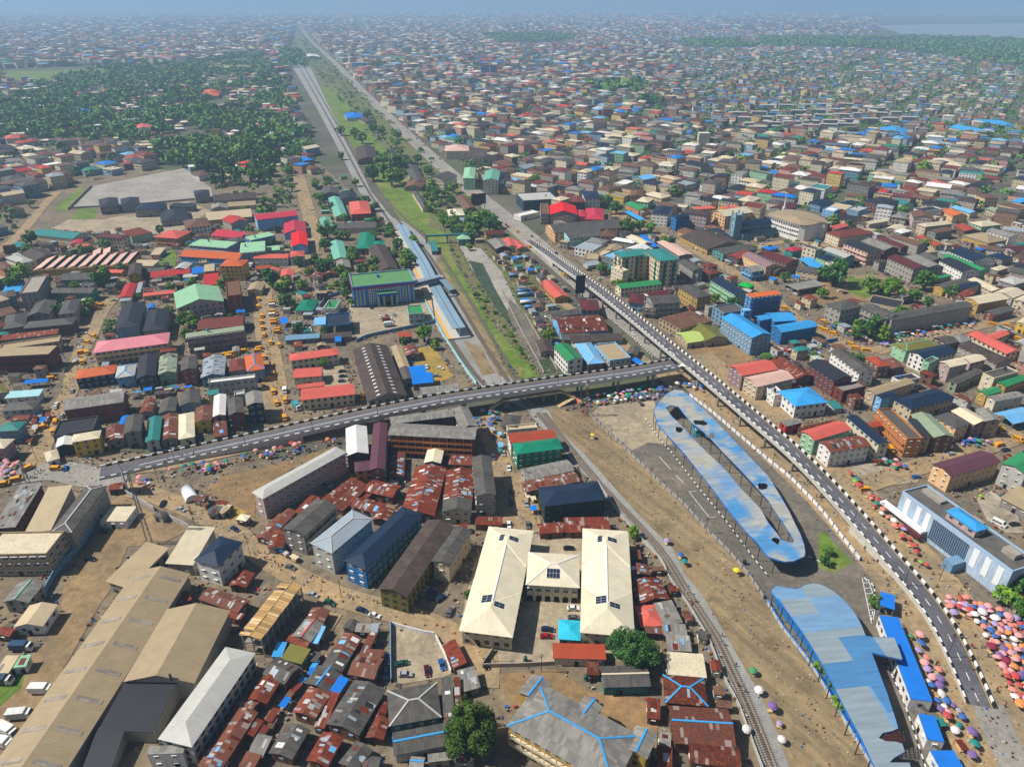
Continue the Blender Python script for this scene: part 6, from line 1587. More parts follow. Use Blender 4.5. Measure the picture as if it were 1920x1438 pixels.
CARS = '''306,946,.5,-1,black,on_the_dirt_street|341,957,1,.5,silver,on_the_dirt_street|196,998,1,0,black,in_the_truck_yard,s|170,1050,1,.1,black,in_the_truck_yard|441,994,1,.6,navy,on_the_dirt_street|124,880,.3,-1,blue,at_the_ramp_foot|588,1117,1,.4,silver,on_the_dirt_street|619,1132,1,.4,green,on_the_dirt_street,s|679,1146,1,.35,navy,on_the_dirt_street|703,1156,1,.3,white,on_the_dirt_street
725,1238,0,1,navy,outside_the_car_lot_wall|724,1264,0,1,grey,outside_the_car_lot_wall|754,1246,1,-.2,green,in_the_car_lot|761,1267,1,0,silver,in_the_car_lot,s|801,1260,.15,1,maroon,in_the_car_lot|829,1248,.3,1,blue,in_the_car_lot|912,1247,.1,1,black,by_the_school_gate|844,1149,.5,-1,grey,beside_the_school_wing|797,1110,.6,-1,silver,in_the_tenement_yard|811,1118,.6,-1,navy,in_the_tenement_yard|826,1123,.8,-.6,navy,in_the_tenement_yard
1075,1143,1,0,white,in_the_school_court,s|1076,1160,1,0,grey,in_the_school_court|1027,1182,1,.1,navy,in_the_school_court|1025,1195,1,0,red,in_the_school_court|1067,1030,1,0,black,behind_the_school_hall|987,946,.1,1,silver,by_the_navy-roofed_house|990,987,.1,1,grey,by_the_navy-roofed_house,s|926,822,.3,1,black,on_the_tenement_street|925,859,.1,1,white,on_the_tenement_street|944,852,.1,1,silver,on_the_tenement_street|954,880,.1,1,white,on_the_tenement_street|954,986,.1,1,white,on_the_tenement_street|958,925,0,1,black,on_the_tenement_street|958,945,0,1,navy,on_the_tenement_street|546,1066,1,.4,grey,on_the_dirt_street,s
1902,985,1,-.1,black,behind_the_mall|1717,896,1,-.2,blue,on_the_busy_side_street|1885,845,1,-.2,navy,on_the_busy_side_street|1783,853,1,-.2,silver,on_the_busy_side_street|712,596,.3,1,white,on_the_station_forecourt|725,594,.3,1,grey,on_the_station_forecourt|739,592,.3,1,silver,on_the_station_forecourt|696,578,.5,1,navy,by_the_station_entrance|643,536,1,0,navy,beside_the_station
1492,553,1,.3,white,in_the_dirt_car_park|1500,556,1,.3,black,in_the_dirt_car_park|1505,563,1,.3,black,in_the_dirt_car_park|1512,567,1,.3,grey,in_the_dirt_car_park|1528,550,1,-.1,black,in_the_dirt_car_park|1538,553,1,-.1,navy,in_the_dirt_car_park|1547,554,1,-.1,black,in_the_dirt_car_park|1565,560,1,-.1,grey,in_the_dirt_car_park|1575,547,1,-.1,white,in_the_dirt_car_park|1585,551,1,-.1,black,in_the_dirt_car_park|1605,538,1,-.1,silver,on_the_lawn|1612,540,1,-.1,white,on_the_lawn
1477,540,1,.2,black,by_the_open_shed|1482,545,1,.2,white,by_the_open_shed|1652,510,1,.4,navy,by_the_concrete_block|1664,516,1,.4,black,by_the_concrete_block|1680,527,1,.4,navy,by_the_concrete_block|1690,532,1,.4,black,by_the_concrete_block|1430,460,1,0,white,by_the_round_church|1437,466,1,0,red,by_the_round_church|1445,463,1,0,black,by_the_round_church|1452,470,1,0,navy,by_the_round_church|1495,453,1,0,grey,by_the_round_church
800,690,.3,1,white,on_the_dry_grass_plot,s|826,692,1,.3,white,on_the_dry_grass_plot|819,706,1,0,silver,on_the_dry_grass_plot|642,698,1,-.1,black,in_the_walled_yard|643,707,1,-.1,navy,in_the_walled_yard|641,716,1,-.1,grey,in_the_walled_yard|157,626,1,0,white,opposite_the_pink-roofed_school|204,627,1,.1,white,beside_the_black-roofed_house|215,565,1,0,silver,by_the_red-roofed_hut|152,640,.2,1,silver,on_the_yellow_bus_street|107,760,.3,-1,white,on_the_street_by_the_brick_tenement|116,782,.3,-1,silver,on_the_street_by_the_brick_tenement|105,765,.3,-1,white,on_the_street_by_the_brick_tenement|136,735,.3,-1,silver,on_the_street_by_the_brick_tenement
545,525,1,0,white,by_the_rust_sheds|594,530,1,-.3,silver,by_the_rust_sheds|595,458,.2,1,white,on_the_red-roof_street|585,395,.2,1,silver,on_the_red-roof_street|588,405,.2,1,white,on_the_red-roof_street|276,537,1,.1,black,by_the_red_awning|365,537,1,0,red,by_the_red_awning|560,600,1,.2,black,x|1140,505,1,0,navy,beside_the_tall_cream_block|1104,508,1,.2,black,beside_the_tall_cream_block|1125,524,1,0,white,beside_the_tall_cream_block'''
for t in CARS.replace('\n', '|').split('|'):
    f = t.split(',')
    if f[5] == 'x': continue
    car(float(f[0]), float(f[1]), float(f[2]), float(f[3]), f[4], f[5].replace('_', ' '), float(f[1]) > 800, len(f) > 6)
for i in range(46):
    j = 5 + int(i*(len(AVENUE) - 9)/46); p_ = AVENUE[j].lerp(AVENUE[j+1], R.random()); d_ = (AVENUE[j+1] - AVENUE[j]).normalized(); s_ = Vector((d_.y, -d_.x, 0)); ln_o = R.choice((-7, -4, 4, 7, 8.5)); q_ = p_ + s_*ln_o; x_, y_ = px_of(q_.x, q_.y); a2 = px_of(q_.x + d_.x*3, q_.y + d_.y*3)
    if y_ < 150 or y_ > 640: continue
    if R.random() < .3: minibus(x_, y_, a2[0] - x_, a2[1] - y_, 'yellow', 'on the avenue', 1.1)
    else: car(x_, y_, a2[0] - x_, a2[1] - y_, R.choice(['black', 'white', 'silver', 'grey', 'navy', 'red']), 'on the avenue', False)
for i in range(4):
    for j in range(5):
        if R.random() < .85: car(547 + j*8 + i*1.5, 608 + i*5.2, .2, 1, R.choice(['black', 'navy', 'grey', 'silver', 'white']), 'in the filling station yard', False)
BUSES = '''B1 15,870 0,1|B1 40,985 0,1|B1 48,1030 .1,1|B1 30,1180 1,-.2|B1 60,1085 .1,1|B1 110,1140 .2,1|B1 175,1160 .3,1|B1 125,838 1,-.1|B1 130,905 1,-.1|B1 135,925 1,-.1|B1 138,972 1,-.1|B1 140,990 1,-.1|B1 165,1040 1,-.1|B1 165,1058 1,-.1|B1 115,1310 .2,1|B1 130,1375 .2,1|B1 110,1410 1,0|B1 18,815 .1,1|B1 45,940 .1,1|B1 20,1200 1,-.1
A1 690,858 1,-.1|A1 725,850 1,-.1|A1 760,858 1,-.1|A1 705,880 1,-.1|A1 735,882 1,-.1|A1 705,1090 1,.3|A1 660,1135 1,.2|A1 615,1210 1,-.2|A1 650,1215 .2,1|A1 615,1285 .3,1|A1 1500,1245 1,-.1|A1 1700,1228 1,-.1|A1 1740,1220 1,-.1|A1 1780,1212 1,-.1|A1 1830,1200 1,-.1|A1 1720,1240 1,-.1|A1 1590,1250 1,-.1|A1 1360,1255 1,-.1|A1 390,1405 1,-.1
D1 125,880 1,.2|D1 415,982 1,.2|D1 390,1030 1,.3|D1 430,1045 1,.3|D1 490,1070 1,.3|D1 620,1150 1,.3|D1 655,1180 1,.2|D1 735,1195 1,.1|D1 1500,920 1,.2|D1 1680,1000 1,.2|D1 1790,1010 1,.2|D1 1870,1110 1,.3|D1 1900,610 1,.3|D1 1690,540 1,.3
D2 920,500 .5,1|D2 725,800 1,0|D2 1730,465 1,-.2|D2 1745,360 .4,1|D2 1870,425 1,.5|A2 420,290 .3,-1|A2 400,370 .1,1|A2 320,335 1,-.3|A2 215,640 1,-.4|A2 425,645 1,0|A2 130,725 1,-.2|B2 130,70 .3,1|B2 155,155 .3,1|B2 220,135 .1,1|B2 215,265 .3,1|B2 800,110 0,1
B2 60,30 .2,1|A1 40,1360 1,-.1|A2 30,760 1,-.2|B1 60,1250 .2,1'''
for t in BUSES.replace('\n', '|').split('|'):
    a_, b_, c_ = t.split(); x, y = tp(a_, b_)[0]; dx, dy = (float(v) for v in c_.split(','))
    w_ = {'B1': 'in the yellow bus street', 'A1': 'on the side streets', 'D1': 'on the market street by the grey tenement', 'D2': 'beyond the ramp', 'A2': 'at the ramp foot crossing', 'B2': 'at the end of the yellow bus street'}[a_]
    minibus(x, y, dx, dy, 'yellow', w_, 1.12)
for x, y, dx, dy, w_ in ((1872, 984, 1, .5, 'behind the mall'), (1660, 569, 1, .25, 'in the tenement yard'), (1670, 568, 1, .25, 'in the tenement yard'), (534, 735, .1, 1, 'at the end of the yellow bus street'), (512, 575, 1, -.1, 'in the yellow bus street'), (512, 593, 1, -.1, 'in the yellow bus street')): minibus(x, y, dx, dy, 'white', w_, 1.2)
def tanker(px, py, dx, dy, tankc, label):
    p = at(px, py, .05); r = ob('tanker_truck', None, None, p, heading(px, py, dx, dy), cat='truck', label=label)
    m = MB(); m.box(3.6, 5.6, -1.15, 1.15, .6, 2.9); ob('cab', m.me('cab', 'bus_paint'), r, color=lin('#2f5f9f')); m = MB(); m.box(5.55, 5.64, -1.0, 1.0, 1.8, 2.6); ob('windscreen', m.me('windscreen', 'glass'), r)
    m = MB(); V = [(x, 1.2*math.cos(6.283*i/12), 2.2 + 1.1*math.sin(6.283*i/12)) for x in (-5.5, 3.2) for i in range(12)]; m.add(V, [(i, (i+1) % 12, 12 + (i+1) % 12, 12 + i)[::-1] for i in range(12)] + [tuple(range(12)), tuple(range(12, 24))[::-1]]); ob('tank', m.me('tank', 'bus_paint', True), r, color=lin(tankc))
    m = MB(); m.box(-5.4, 5.2, -.5, .5, .6, 1.05); ob('chassis', m.me('chassis', 'steel_dark'), r)
    for x in (-4.8, -3.6, 2.2, 4.6):
        for y in (-.95, .95): ob('wheel', CB[3], r, (x, y, .5), scale=(1.5, 2, 1.5))
def truck(px, py, dx, dy, boxc, label, L=7.0):
    p = at(px, py, .05); r = ob('box_truck', None, None, p, heading(px, py, dx, dy), cat='truck', label=label)
    m = MB(); m.box(-L/2, L/2 - 1.9, -1.2, 1.2, .95, 3.3); ob('cargo_box', m.me('cargo_box', 'bus_paint'), r, color=lin(boxc)); m = MB(); V = [(L/2-1.75, .6), (L/2-1.75, 2.7), (L/2-.7, 2.7), (L/2-.1, 1.7), (L/2, .6)]
    m.add([(x, s*1.1, z) for s in (-1, 1) for x, z in V], [(0, 4, 3, 2, 1), (5, 6, 7, 8, 9)] + [(i, i+1, i+6, i+5) for i in range(4)] + [(4, 0, 5, 9)]); ob('cab', m.me('cab', 'bus_paint'), r, color=lin('#d5d5d0'))
    m = MB(); m.add([(L/2-.68, -.95, 2.6), (L/2-.1, -.95, 1.8), (L/2-.1, .95, 1.8), (L/2-.68, .95, 2.6)], [(0, 1, 2, 3)]); m.V = [(x+.04, y, z+.04) for x, y, z in m.V]; ob('windscreen', m.me('windscreen', 'glass'), r)
    m = MB(); m.box(-L/2, L/2-.2, -.5, .5, .55, .95); ob('chassis', m.me('chassis', 'steel_dark'), r)
    for x in (-L/2 + 1.2, L/2 - 1.0):
        for y in (-.95, .95): ob('wheel', CB[3], r, (x, y, .45), scale=(1.4, 2, 1.4))
for x, y, c, l in ((983, 550, '#3f6f96', 'blue tanker truck parked nearest the red tank by the canal'), (990, 571, '#d9dad6', 'white tanker truck beside the canal'), (998, 580, '#4a7fa8', 'blue tanker truck in front of the white tanker'), (985, 556, '#8fa8b5', 'grey tanker truck between two blue ones'), (968, 520, '#5a7f9f', 'dusty blue tanker beside the clutter yard'), (980, 487, '#6f93ad', 'pale blue tanker furthest from the white tanker')): tanker(x, y, 1, -.05, c, l)
for x, y, dx, dy, c, l in ((81, 1298, 1, 0, '#d8d8d4', 'white box truck beside the long tan warehouse'), (41, 1345, 1, -.1, '#d0d0cc', 'white truck with rounded cab near the green patch'), (18, 1375, 1, .5, '#dcdcd8', 'white truck seen from its cab side at the picture edge'), (8, 1398, 1, .2, '#d8d8d8', 'lowest white truck in the truck yard'), (44, 1218, 1, 0, '#20405f', 'dark blue container truck in the truck yard'), (5, 1281, 1, 0, '#2a3f55', 'dark truck on the green patch'), (1772, 843, 1, -.25, '#1f2f55', 'dark blue truck on the side street'), (557, 766, .7, .7, '#3f8f9a', 'teal truck loaded with goods by the flyover'), (727, 604, 1, -.1, '#7a3a34', 'brown low container on the station forecourt'), (730, 612, 1, -.1, '#c9cfd2', 'white container on the station forecourt')): truck(x, y, dx, dy, c, l)
bs = ob('coach', None, None, at(1304, 808, .05), heading(1304, 808, .35, 1), label='turquoise and white coach parked inside the hairpin bus shelter', cat='coach')
m = MB(); V = [(-5.5, .5), (-5.5, 3.0), (-5.2, 3.3), (4.9, 3.3), (5.4, 2.4), (5.6, .5)]; n = 6; m.add([(x, s_*1.25, z) for s_ in (-1, 1) for x, z in V], [(i, i+n, i+1+n, i+1) for i in range(n-1)] + [(5, 11, 6, 0), tuple(range(6)), tuple(range(11, 5, -1))]); ob('body', m.me('body', 'bus_paint'), bs, color=lin('#2f9fc4'))
m = MB(); m.box(1.5, 4.8, -1.2, 1.2, 3.3, 3.36); ob('roof_panel', m.me('roof_panel', 'paint_white'), bs); m = MB(); m.add([(4.95, -1.1, 3.2), (5.42, -1.1, 2.3), (5.42, 1.1, 2.3), (4.95, 1.1, 3.2)], [(0, 1, 2, 3)]); m.V = [(x + .05, y, z + .03) for x, y, z in m.V]; ob('windscreen', m.me('windscreen', 'glass'), bs)
for s_ in (-1, 1): m = MB(); m.add([(-5.2, s_*1.26, 1.8), (4.8, s_*1.26, 1.8), (4.8, s_*1.26, 2.8), (-5.2, s_*1.26, 2.8)], [(0, 1, 2, 3) if s_ < 0 else (3, 2, 1, 0)]); ob('side_window', m.me('side_window', 'glass'), bs)
for x in (-3.6, 3.6):
    for y in (-1.1, 1.1): ob('wheel', CB[3], bs, (x, y, .5), scale=(1.5, 2, 1.5))
# ------------------------------------------------------------------ market umbrellas, stalls
k = NM('umbrella_cloth', .8, .2); col, rnd = k.ocol(); k.out(k.gain(col, k.ramp(k.noise(k.pos(), 2, 2), .3, .7, .9, 1.1)))
m = MB(); n = 8; V = [(0, 0, 2.65)] + [(.72*math.cos(6.283*i/n), .72*math.sin(6.283*i/n), 2.5) for i in range(n)] + [(1.22*math.cos(6.283*i/n), 1.22*math.sin(6.283*i/n), 2.1) for i in range(n)]
m.add(V, [(0, i+1, (i+1) % n + 1) for i in range(n)] + [(i+1, i+1+n, (i+1) % n + 1 + n, (i+1) % n + 1) for i in range(n)]); UMB = m.me('canopy', 'umbrella_cloth')
m = MB(); m.cyl((0, 0), .035, 0, 2.62, 5); UMP = m.me('pole', 'steel_dark'); m = MB(); m.cyl((0, 0), .4, 0, .1, 8); UMF = m.me('foot', 'concrete')
m = MB(); m.box(-.8, .8, -.5, .5, .62, .72)
for a in (-.7, .7):
    for b in (-.4, .4): m.box(a-.04, a+.04, b-.04, b+.04, 0, .62)
UTB = m.me('stall_table', 'timber')
UC = dict(red='#b5504e', pink='#d49a9a', salmon='#d08678', purple='#77608f', blue='#3f66a5', white='#d6d2cf', green='#4a8a5f', lime='#86b04a', maroon='#7f3044', grey='#9a9aa5', orange='#cc8a58', lilac='#a090b5', teal='#2f7f78', yellow='#d9c04a')
UPOS = []; CROWD = []; UCOUNT = [0]; UREST = []
def umbrella(px, py, c, where, s=1.0):
    p = at(px, py, 0); s = s*R.choice((.72, .85, .95, 1.0, 1.05, 1.2))
    if any((p - q).length < 1.75*s for q in UPOS): return False
    UPOS.append(p); UCOUNT[0] += 1
    if UCOUNT[0] > 300: UREST.append((p, c, s)); return True
    r = ob('market_umbrella', None, None, p, R.uniform(0, .8), cat='umbrella', scale=(s, s, s)); t = ob('canopy', UMB, r, color=lin(UC[c])); t.rotation_euler = (R.gauss(0, .14), R.gauss(0, .14), 0)
    ob('pole', UMP, r); ob('foot', UMF, r); CROWD.append((r, f'{c} market umbrella {where}')); r['group'] = f'{c} umbrellas {where}'
    if R.random() < .5:
        o = ob('stall_table', UTB, None, (p.x + R.uniform(-.5, .5), p.y - .3, 0), R.uniform(0, 3), cat='table', group=f'trader tables {where}'); CROWD.append((o, f'small wooden table {where}'))
    return True
PALS = {'pinks': ['pink', 'salmon', 'red', 'pink', 'salmon', 'red', 'purple', 'white', 'maroon', 'blue', 'pink', 'lilac', 'orange'], 'mixed': ['red', 'blue', 'purple', 'white', 'salmon', 'pink', 'blue', 'lilac', 'green', 'grey', 'teal'], 'reds': ['red', 'red', 'salmon', 'red', 'maroon', 'salmon', 'white', 'red', 'lilac', 'salmon', 'teal', 'red', 'lime']}
def scatter_umb(tile, poly, n, pal, where, s=1.0):
    P = tp(tile, poly); xs = [p[0] for p in P]; ys = [p[1] for p in P]; k_ = t = 0
    while k_ < n and t < n*30:
        t += 1; x, y = R.uniform(min(xs), max(xs)), R.uniform(min(ys), max(ys))
        if pip(x, y, P): k_ += umbrella(x, y, R.choice(PALS[pal]), where, s)
for x, y, c, w in ((1250, 1020, 'lilac', 'on the railway ballast'), (1274, 1047, 'blue', 'on the railway ballast'), (1283, 1061, 'teal', 'on the railway ballast'), (1412, 1265, 'green', 'beside the curving track'), (1423, 1300, 'white', 'beside the curving track'), (1397, 1370, 'white', 'by the dark red houses'), (1445, 1333, 'purple', 'on the dirt strip edge'), (1460, 1362, 'lilac', 'on the dirt strip edge'), (1463, 1393, 'white', 'on the dirt strip edge'), (1110, 823, 'yellow', 'alone on the dirt strip'), (1381, 1078, 'yellow', 'at the terminal fence'), (1836, 774 + 160, 'lime', 'beside the littered ground')): umbrella(x, y, c, w, 1.1)
scatter_umb('D3', '1310,180 1500,190 1820,330 1917,360 1990,700 1990,1010 1870,1010 1750,760 1650,560 1530,330 1370,310', 112, 'pinks', 'in the dense market beside the ramp', 1.12)
scatter_umb('D3', '1040,480 1140,480 1180,680 1290,740 1320,900 1440,1040 1480,1160 1560,1380 1500,1400 1380,1160 1240,1000 1190,800 1120,640', 30, 'mixed', 'beside the long blue canopy', 1.1)
scatter_umb('D2', '470,640 560,700 660,800 780,950 950,1100 1080,1300 1150,1438 1220,1438 1130,1280 1000,1100 900,980 780,850 680,720 560,650', 30, 'reds', 'between the ramp and the mall', 1.1)
scatter_umb('C2', '480,120 600,90 800,80 1050,20 1200,20 1340,0 1420,20 1430,80 1340,50 1250,15 1170,60 1060,120 800,150 600,170 500,180', 84, 'mixed', 'in the market under the flyover junction', 1.0)
scatter_umb('A2', '1230,650 1400,620 1600,600 1900,530 1917,560 1650,650 1500,690 1250,690', 18, 'mixed', 'in the lane below the long flyover arm', 1.0)
scatter_umb('B2', '0,520 150,490 400,450 640,400 660,430 420,500 200,545 0,570', 18, 'pinks', 'between the flyover arm and the beige apartments', 1.0)
scatter_umb('A2', '1000,700 1080,730 1170,790 1150,830 1050,790', 7, 'pinks', 'by the billboard at the waste ground', 1.0)
scatter_umb('A2', '0,600 150,600 140,700 0,720', 12, 'pinks', 'at the crossing by the patchy roof', 1.0)
scatter_umb('B2', '1630,220 1820,230 1830,300 1780,360 1640,320', 14, 'mixed', 'at the head of the tenement street', 1.0)
scatter_umb('D1', '450,990 620,1060 860,1130 1150,1060 1560,990 1560,1020 1160,1100 870,1165 620,1100 460,1030', 46, 'mixed', 'along the market street by the grey tenement', .95)
scatter_umb('D2', '1420,430 1640,430 1700,460 1560,480 1440,470', 16, 'mixed', 'on the busy side street', 1.0)
scatter_umb('D2', '800,580 1000,600 1040,640 900,650', 10, 'mixed', 'in front of the orange-tan tenement', 1.0)
scatter_umb('D1', '100,1190 460,1170 470,1230 250,1240 110,1230', 26, 'mixed', 'behind the blue compound wall', .95)
scatter_umb('C1', '60,910 260,900 240,1040 100,990', 14, 'mixed', 'in the yard by the telecom mast', .95)
if UREST:
    m = MB(); cols_ = []
    for p, c, s_ in UREST:
        n0 = len(m.F); m.add([(p.x + v.co.x*s_, p.y + v.co.y*s_, v.co.z*s_) for v in UMB.vertices], [tuple(f.vertices) for f in UMB.polygons]); cols_ += [lin(UC[c])]*(len(m.F) - n0)
        n0 = len(m.F); m.bar((p.x, p.y, 0), (p.x, p.y, 2.5*s_), .07); cols_ += [lin('#3c3b3d')]*(len(m.F) - n0)
    k = NM('tinted', .8, .2); a_ = k.new('ShaderNodeAttribute'); a_.attribute_name = 'tint'; k.out(a_.outputs['Color'])
    me = m.me('market_umbrellas', 'tinted'); at_ = me.attributes.new('tint', 'FLOAT_COLOR', 'FACE'); at_.data.foreach_set('color', [v for c in cols_ for v in c]); ob('market_umbrellas', me, label='crowd of small faded umbrellas along the further market streets', cat='umbrellas', kind='stuff')
# market stalls: sheets on four posts
m = MB(); m.box(-1.5, 1.5, -1.1, 1.1, 2.25, 2.3); STT = m.me('canopy', 'roof_clean'); STC = ['blue', 'skyblue', 'rust', 'ltgrey', 'white', 'rust', 'silver', 'teal', 'cream', 'brown', 'dkgrey', 'lightblue']
def stall_line(tile, pts, n, where, jitter=2.0):
    P = [at(x, y, 0) for x, y in tp(tile, pts)]; Q = resample(P, .7)
    for i in range(n):
        j = R.randrange(len(Q)-1); p = Q[j]; d = Q[j+1] - p; q = p + Vector((R.uniform(-jitter, jitter), R.uniform(-jitter, jitter), 0)); I, J = occ_idx(q.x, q.y)
        if any((q - u).length < 2.3 for u in UPOS): continue
        UPOS.append(q); s = R.uniform(.8, 1.25); c = R.choice(STC); r = ob('market_stall', None, None, q, math.atan2(d.y, d.x) + R.uniform(-.2, .2), cat='stall', scale=(s*R.uniform(.8, 1.5), s, s)); t = ob('canopy', STT, r, color=c); t.rotation_euler = (R.uniform(-.1, .1), 0, 0)
        for a in (-1.4, 1.4):
            for b in (-1, 1): ob('post', post_mesh(), r, (a, b, 0), scale=(.4, .4, 2.25), color='brown')
        ob('counter', UTB, r, (0, -.3, 0), scale=(1.4, 1, 1.2), color='brown')
        CROWD.append((r, f'{word(c)} roofed stall {where}')); r['group'] = f'{word(c)} stalls {where}'
stall_line('D1', '880,1110 1100,1060 1300,1030 1560,985', 26, 'in front of the grey tenement'); stall_line('C1', '1270,375 1400,445 1530,500 1700,590 1900,660', 24, 'along the street behind the tall cream block')
stall_line('A1', '560,1060 620,1180 560,1300 470,1380', 14, 'opposite the pink-roofed school'); stall_line('A2', '200,230 300,250 250,380 180,480', 14, 'on the street by the teal-roofed house', 4); stall_line('A2', '950,110 1200,70 1500,20', 12, 'behind the row of narrow houses')
stall_line('B3', '470,640 420,740 320,880 200,1020 80,1180 0,1290', 26, 'in the narrow shack lane', 1.0); stall_line('C2', '1020,300 1000,250 960,80', 1, 'by the tenement'); stall_line('B2', '80,1160 180,1260 330,1330', 10, 'beside the grey balcony block')
stall_line('A2', '1430,860 1560,940 1700,980', 12, 'beside the barrel tent', 3); stall_line('C2', '100,780 140,860 180,1000', 6, 'beside the navy-roofed house', 1.5); stall_line('B2', '1750,330 1800,400 1860,520', 8, 'on the tenement street'); stall_line('D2', '810,600 900,610 1010,600', 6, 'beside the navy narrow block')
stall_line('C1', '130,790 160,950 330,1180', 10, 'in the canal-side yard', 4); stall_line('D3', '1250,1020 1330,1160 1480,1330', 10, 'beside the small blue kiosks', 2); stall_line('D3', '1550,230 1700,330 1850,480 1917,700', 40, 'inside the dense umbrella market', 5)
# ------------------------------------------------------------------ people
def person_mesh(walk):
    bm_v = [(0, 0, .92), (0, 0, 1.15), (0, 0, 1.42), (0, 0, 1.56), (0, 0, 1.70), (.1, 0, .88), (.12 + 0, walk*.18, .48), (.12, walk*.3, .06), (.13, walk*.3 - .12, .03), (-.1, 0, .88), (-.12, -walk*.18, .48), (-.12, -walk*.3, .06), (-.13, -walk*.3 - .12, .03), (.2, 0, 1.38), (.26, -walk*.12, 1.1), (.27, -walk*.2, .85), (-.2, 0, 1.38), (-.26, walk*.12, 1.1), (-.27, walk*.2, .85)]
    E_ = [(0, 1), (1, 2), (2, 3), (3, 4), (0, 5), (5, 6), (6, 7), (7, 8), (0, 9), (9, 10), (10, 11), (11, 12), (2, 13), (13, 14), (14, 15), (2, 16), (16, 17), (17, 18)]
    rad = [.15, .14, .16, .06, .11, .1, .075, .05, .05, .1, .075, .05, .05, .07, .05, .04, .07, .05, .04]
    me = bpy.data.meshes.new('person'); me.from_pydata(bm_v, E_, []); o = bpy.data.objects.new('tmp', me); COL.objects.link(o); md = o.modifiers.new('s', 'SKIN')
    for i, r_ in enumerate(rad): me.skin_vertices[0].data[i].radius = (r_, r_*.85)
    me.skin_vertices[0].data[0].use_root = True
    dg = bpy.context.evaluated_depsgraph_get(); ev = o.evaluated_get(dg); nm = bpy.data.meshes.new_from_object(ev); bpy.data.objects.remove(o); nm.name = 'person'; nm.materials.clear()
    for x in ('shirt', 'trousers', 'skin'): nm.materials.append(MATS[x])
    for p in nm.polygons:
        z = p.center.z; x = abs(p.center.x); p.material_index = 1 if z < .9 and x < .24 else 2 if (z > 1.47 or (x > .22 and z < 1.12)) else 0
    return nm
k = NM('shirt', .9, .1); col, rnd = k.ocol(); k.out(col)
PEO = [person_mesh(.4), person_mesh(1.0), person_mesh(.0)]; SH = dict(white='#d8d8d4', red='#a83030', blue='#2f4f9f', black='#1c1c20', green='#3f7f4a', yellow='#c9a53a', pink='#c98090', brown='#6a4a35')
def people(pts, n, w, where, tile='O'):
    Q = resample([at(x, y, 0) for x, y in tp(tile, pts)], 1.0)
    for i in range(n):
        p = R.choice(Q) + Vector((R.uniform(-w, w), R.uniform(-w, w), .12)); c = R.choice(list(SH))
        if any((p - u).length < .9 for u in UPOS[-400:]): continue
        CROWD.append((ob('person', R.choice(PEO), None, p, R.uniform(0, 6.28), color=lin(SH[c]), cat='person', group=f'people in {c} tops {where}', scale=(1.05, 1.05, 1.02)), f'person in {c} top {where}'))
people('225,915 295,930 370,960 440,998 478,1035 560,1085 620,1115 700,1138 800,1165', 26, 3, 'on the winding dirt street'); people('900,780 925,830 945,880 950,960', 16, 3, 'on the tenement street')
people('1350,760 1450,852 1520,915 1600,1000 1690,1110 1730,1180 1765,1260', 30, 4, 'on the service road under the ramp'); people('1580,895 1650,965 1720,1045 1790,1130 1840,1230 1890,1330', 44, 6, 'in the market beyond the ramp')
people('110,880 60,890 20,900', 22, 6, 'at the ramp foot crossing'); people('300,868 430,846 540,826 640,815', 26, 3, 'in the lane below the flyover arm'); people('495,600 508,680 518,740', 26, 4, 'in the yellow bus street'); people('1300,1140 1350,1240 1400,1340', 10, 5, 'beside the railway track')
people('1480,590 1540,625 1590,648 1700,640 1860,605', 30, 3, 'on the market street by the grey tenement'); people('1100,745 1200,735 1300,722', 24, 3, 'under the flyover junction'); people('150,665 138,700 115,760 95,800', 18, 3, 'on the street by the brick tenement'); people('1620,910 1680,890 1740,870 1850,840', 16, 4, 'on the busy side street')
people('600,1200 545,1280 500,1360', 10, 1.5, 'in the narrow shack lane'); people('880,712 925,720 915,716', 4, 2, 'near the track below the flyover')
# ------------------------------------------------------------------ masts, billboards, poles, tanks, antenna
def mast(px, py, h, w, mat, label):
    p = at(px, py, 0); m = MB(); n = int(h/2.5); 
    for s in range(4):
        c0 = [(w, w), (-w, w), (-w, -w), (w, -w)]; a, b = c0[s], c0[(s+1) % 4]
        m.bar((a[0], a[1], 0), (a[0]*.25, a[1]*.25, h), .14)
        for i in range(n):
            t0, t1 = i/n, (i+1)/n; f0, f1 = 1 - .75*t0, 1 - .75*t1; m.bar((a[0]*f0, a[1]*f0, h*t0), (b[0]*f1, b[1]*f1, h*t1), .08)
    r = ob('telecom_mast', None, None, p, .4, label=label, cat='mast'); ob('lattice', m.me('lattice', mat), r)
    for i in range(3): m = MB(); m.box(-.15, .15, -.1, .1, 0, 2); ob('antenna', m.me('antenna', 'paint_white'), r, (.7*math.cos(i*2.1), .7*math.sin(i*2.1), h - 3))
mast(1014, 630, 42, 1.6, 'metal_grey', 'tall grey lattice mast beside the canal'); mast(1098, 779, 20, 1.0, 'rail_red', 'short dark red lattice mast in front of the flyover'); mast(281, 1018, 34, .9, 'metal_grey', 'thin lattice mast in the truck yard'); mast(66, 938, 20, 1.0, 'metal_grey', 'lattice mast on the patchy-roofed block corner'); mast(1298, 585, 28, 1.2, 'metal_grey', 'grey lattice mast beside the mustard block')
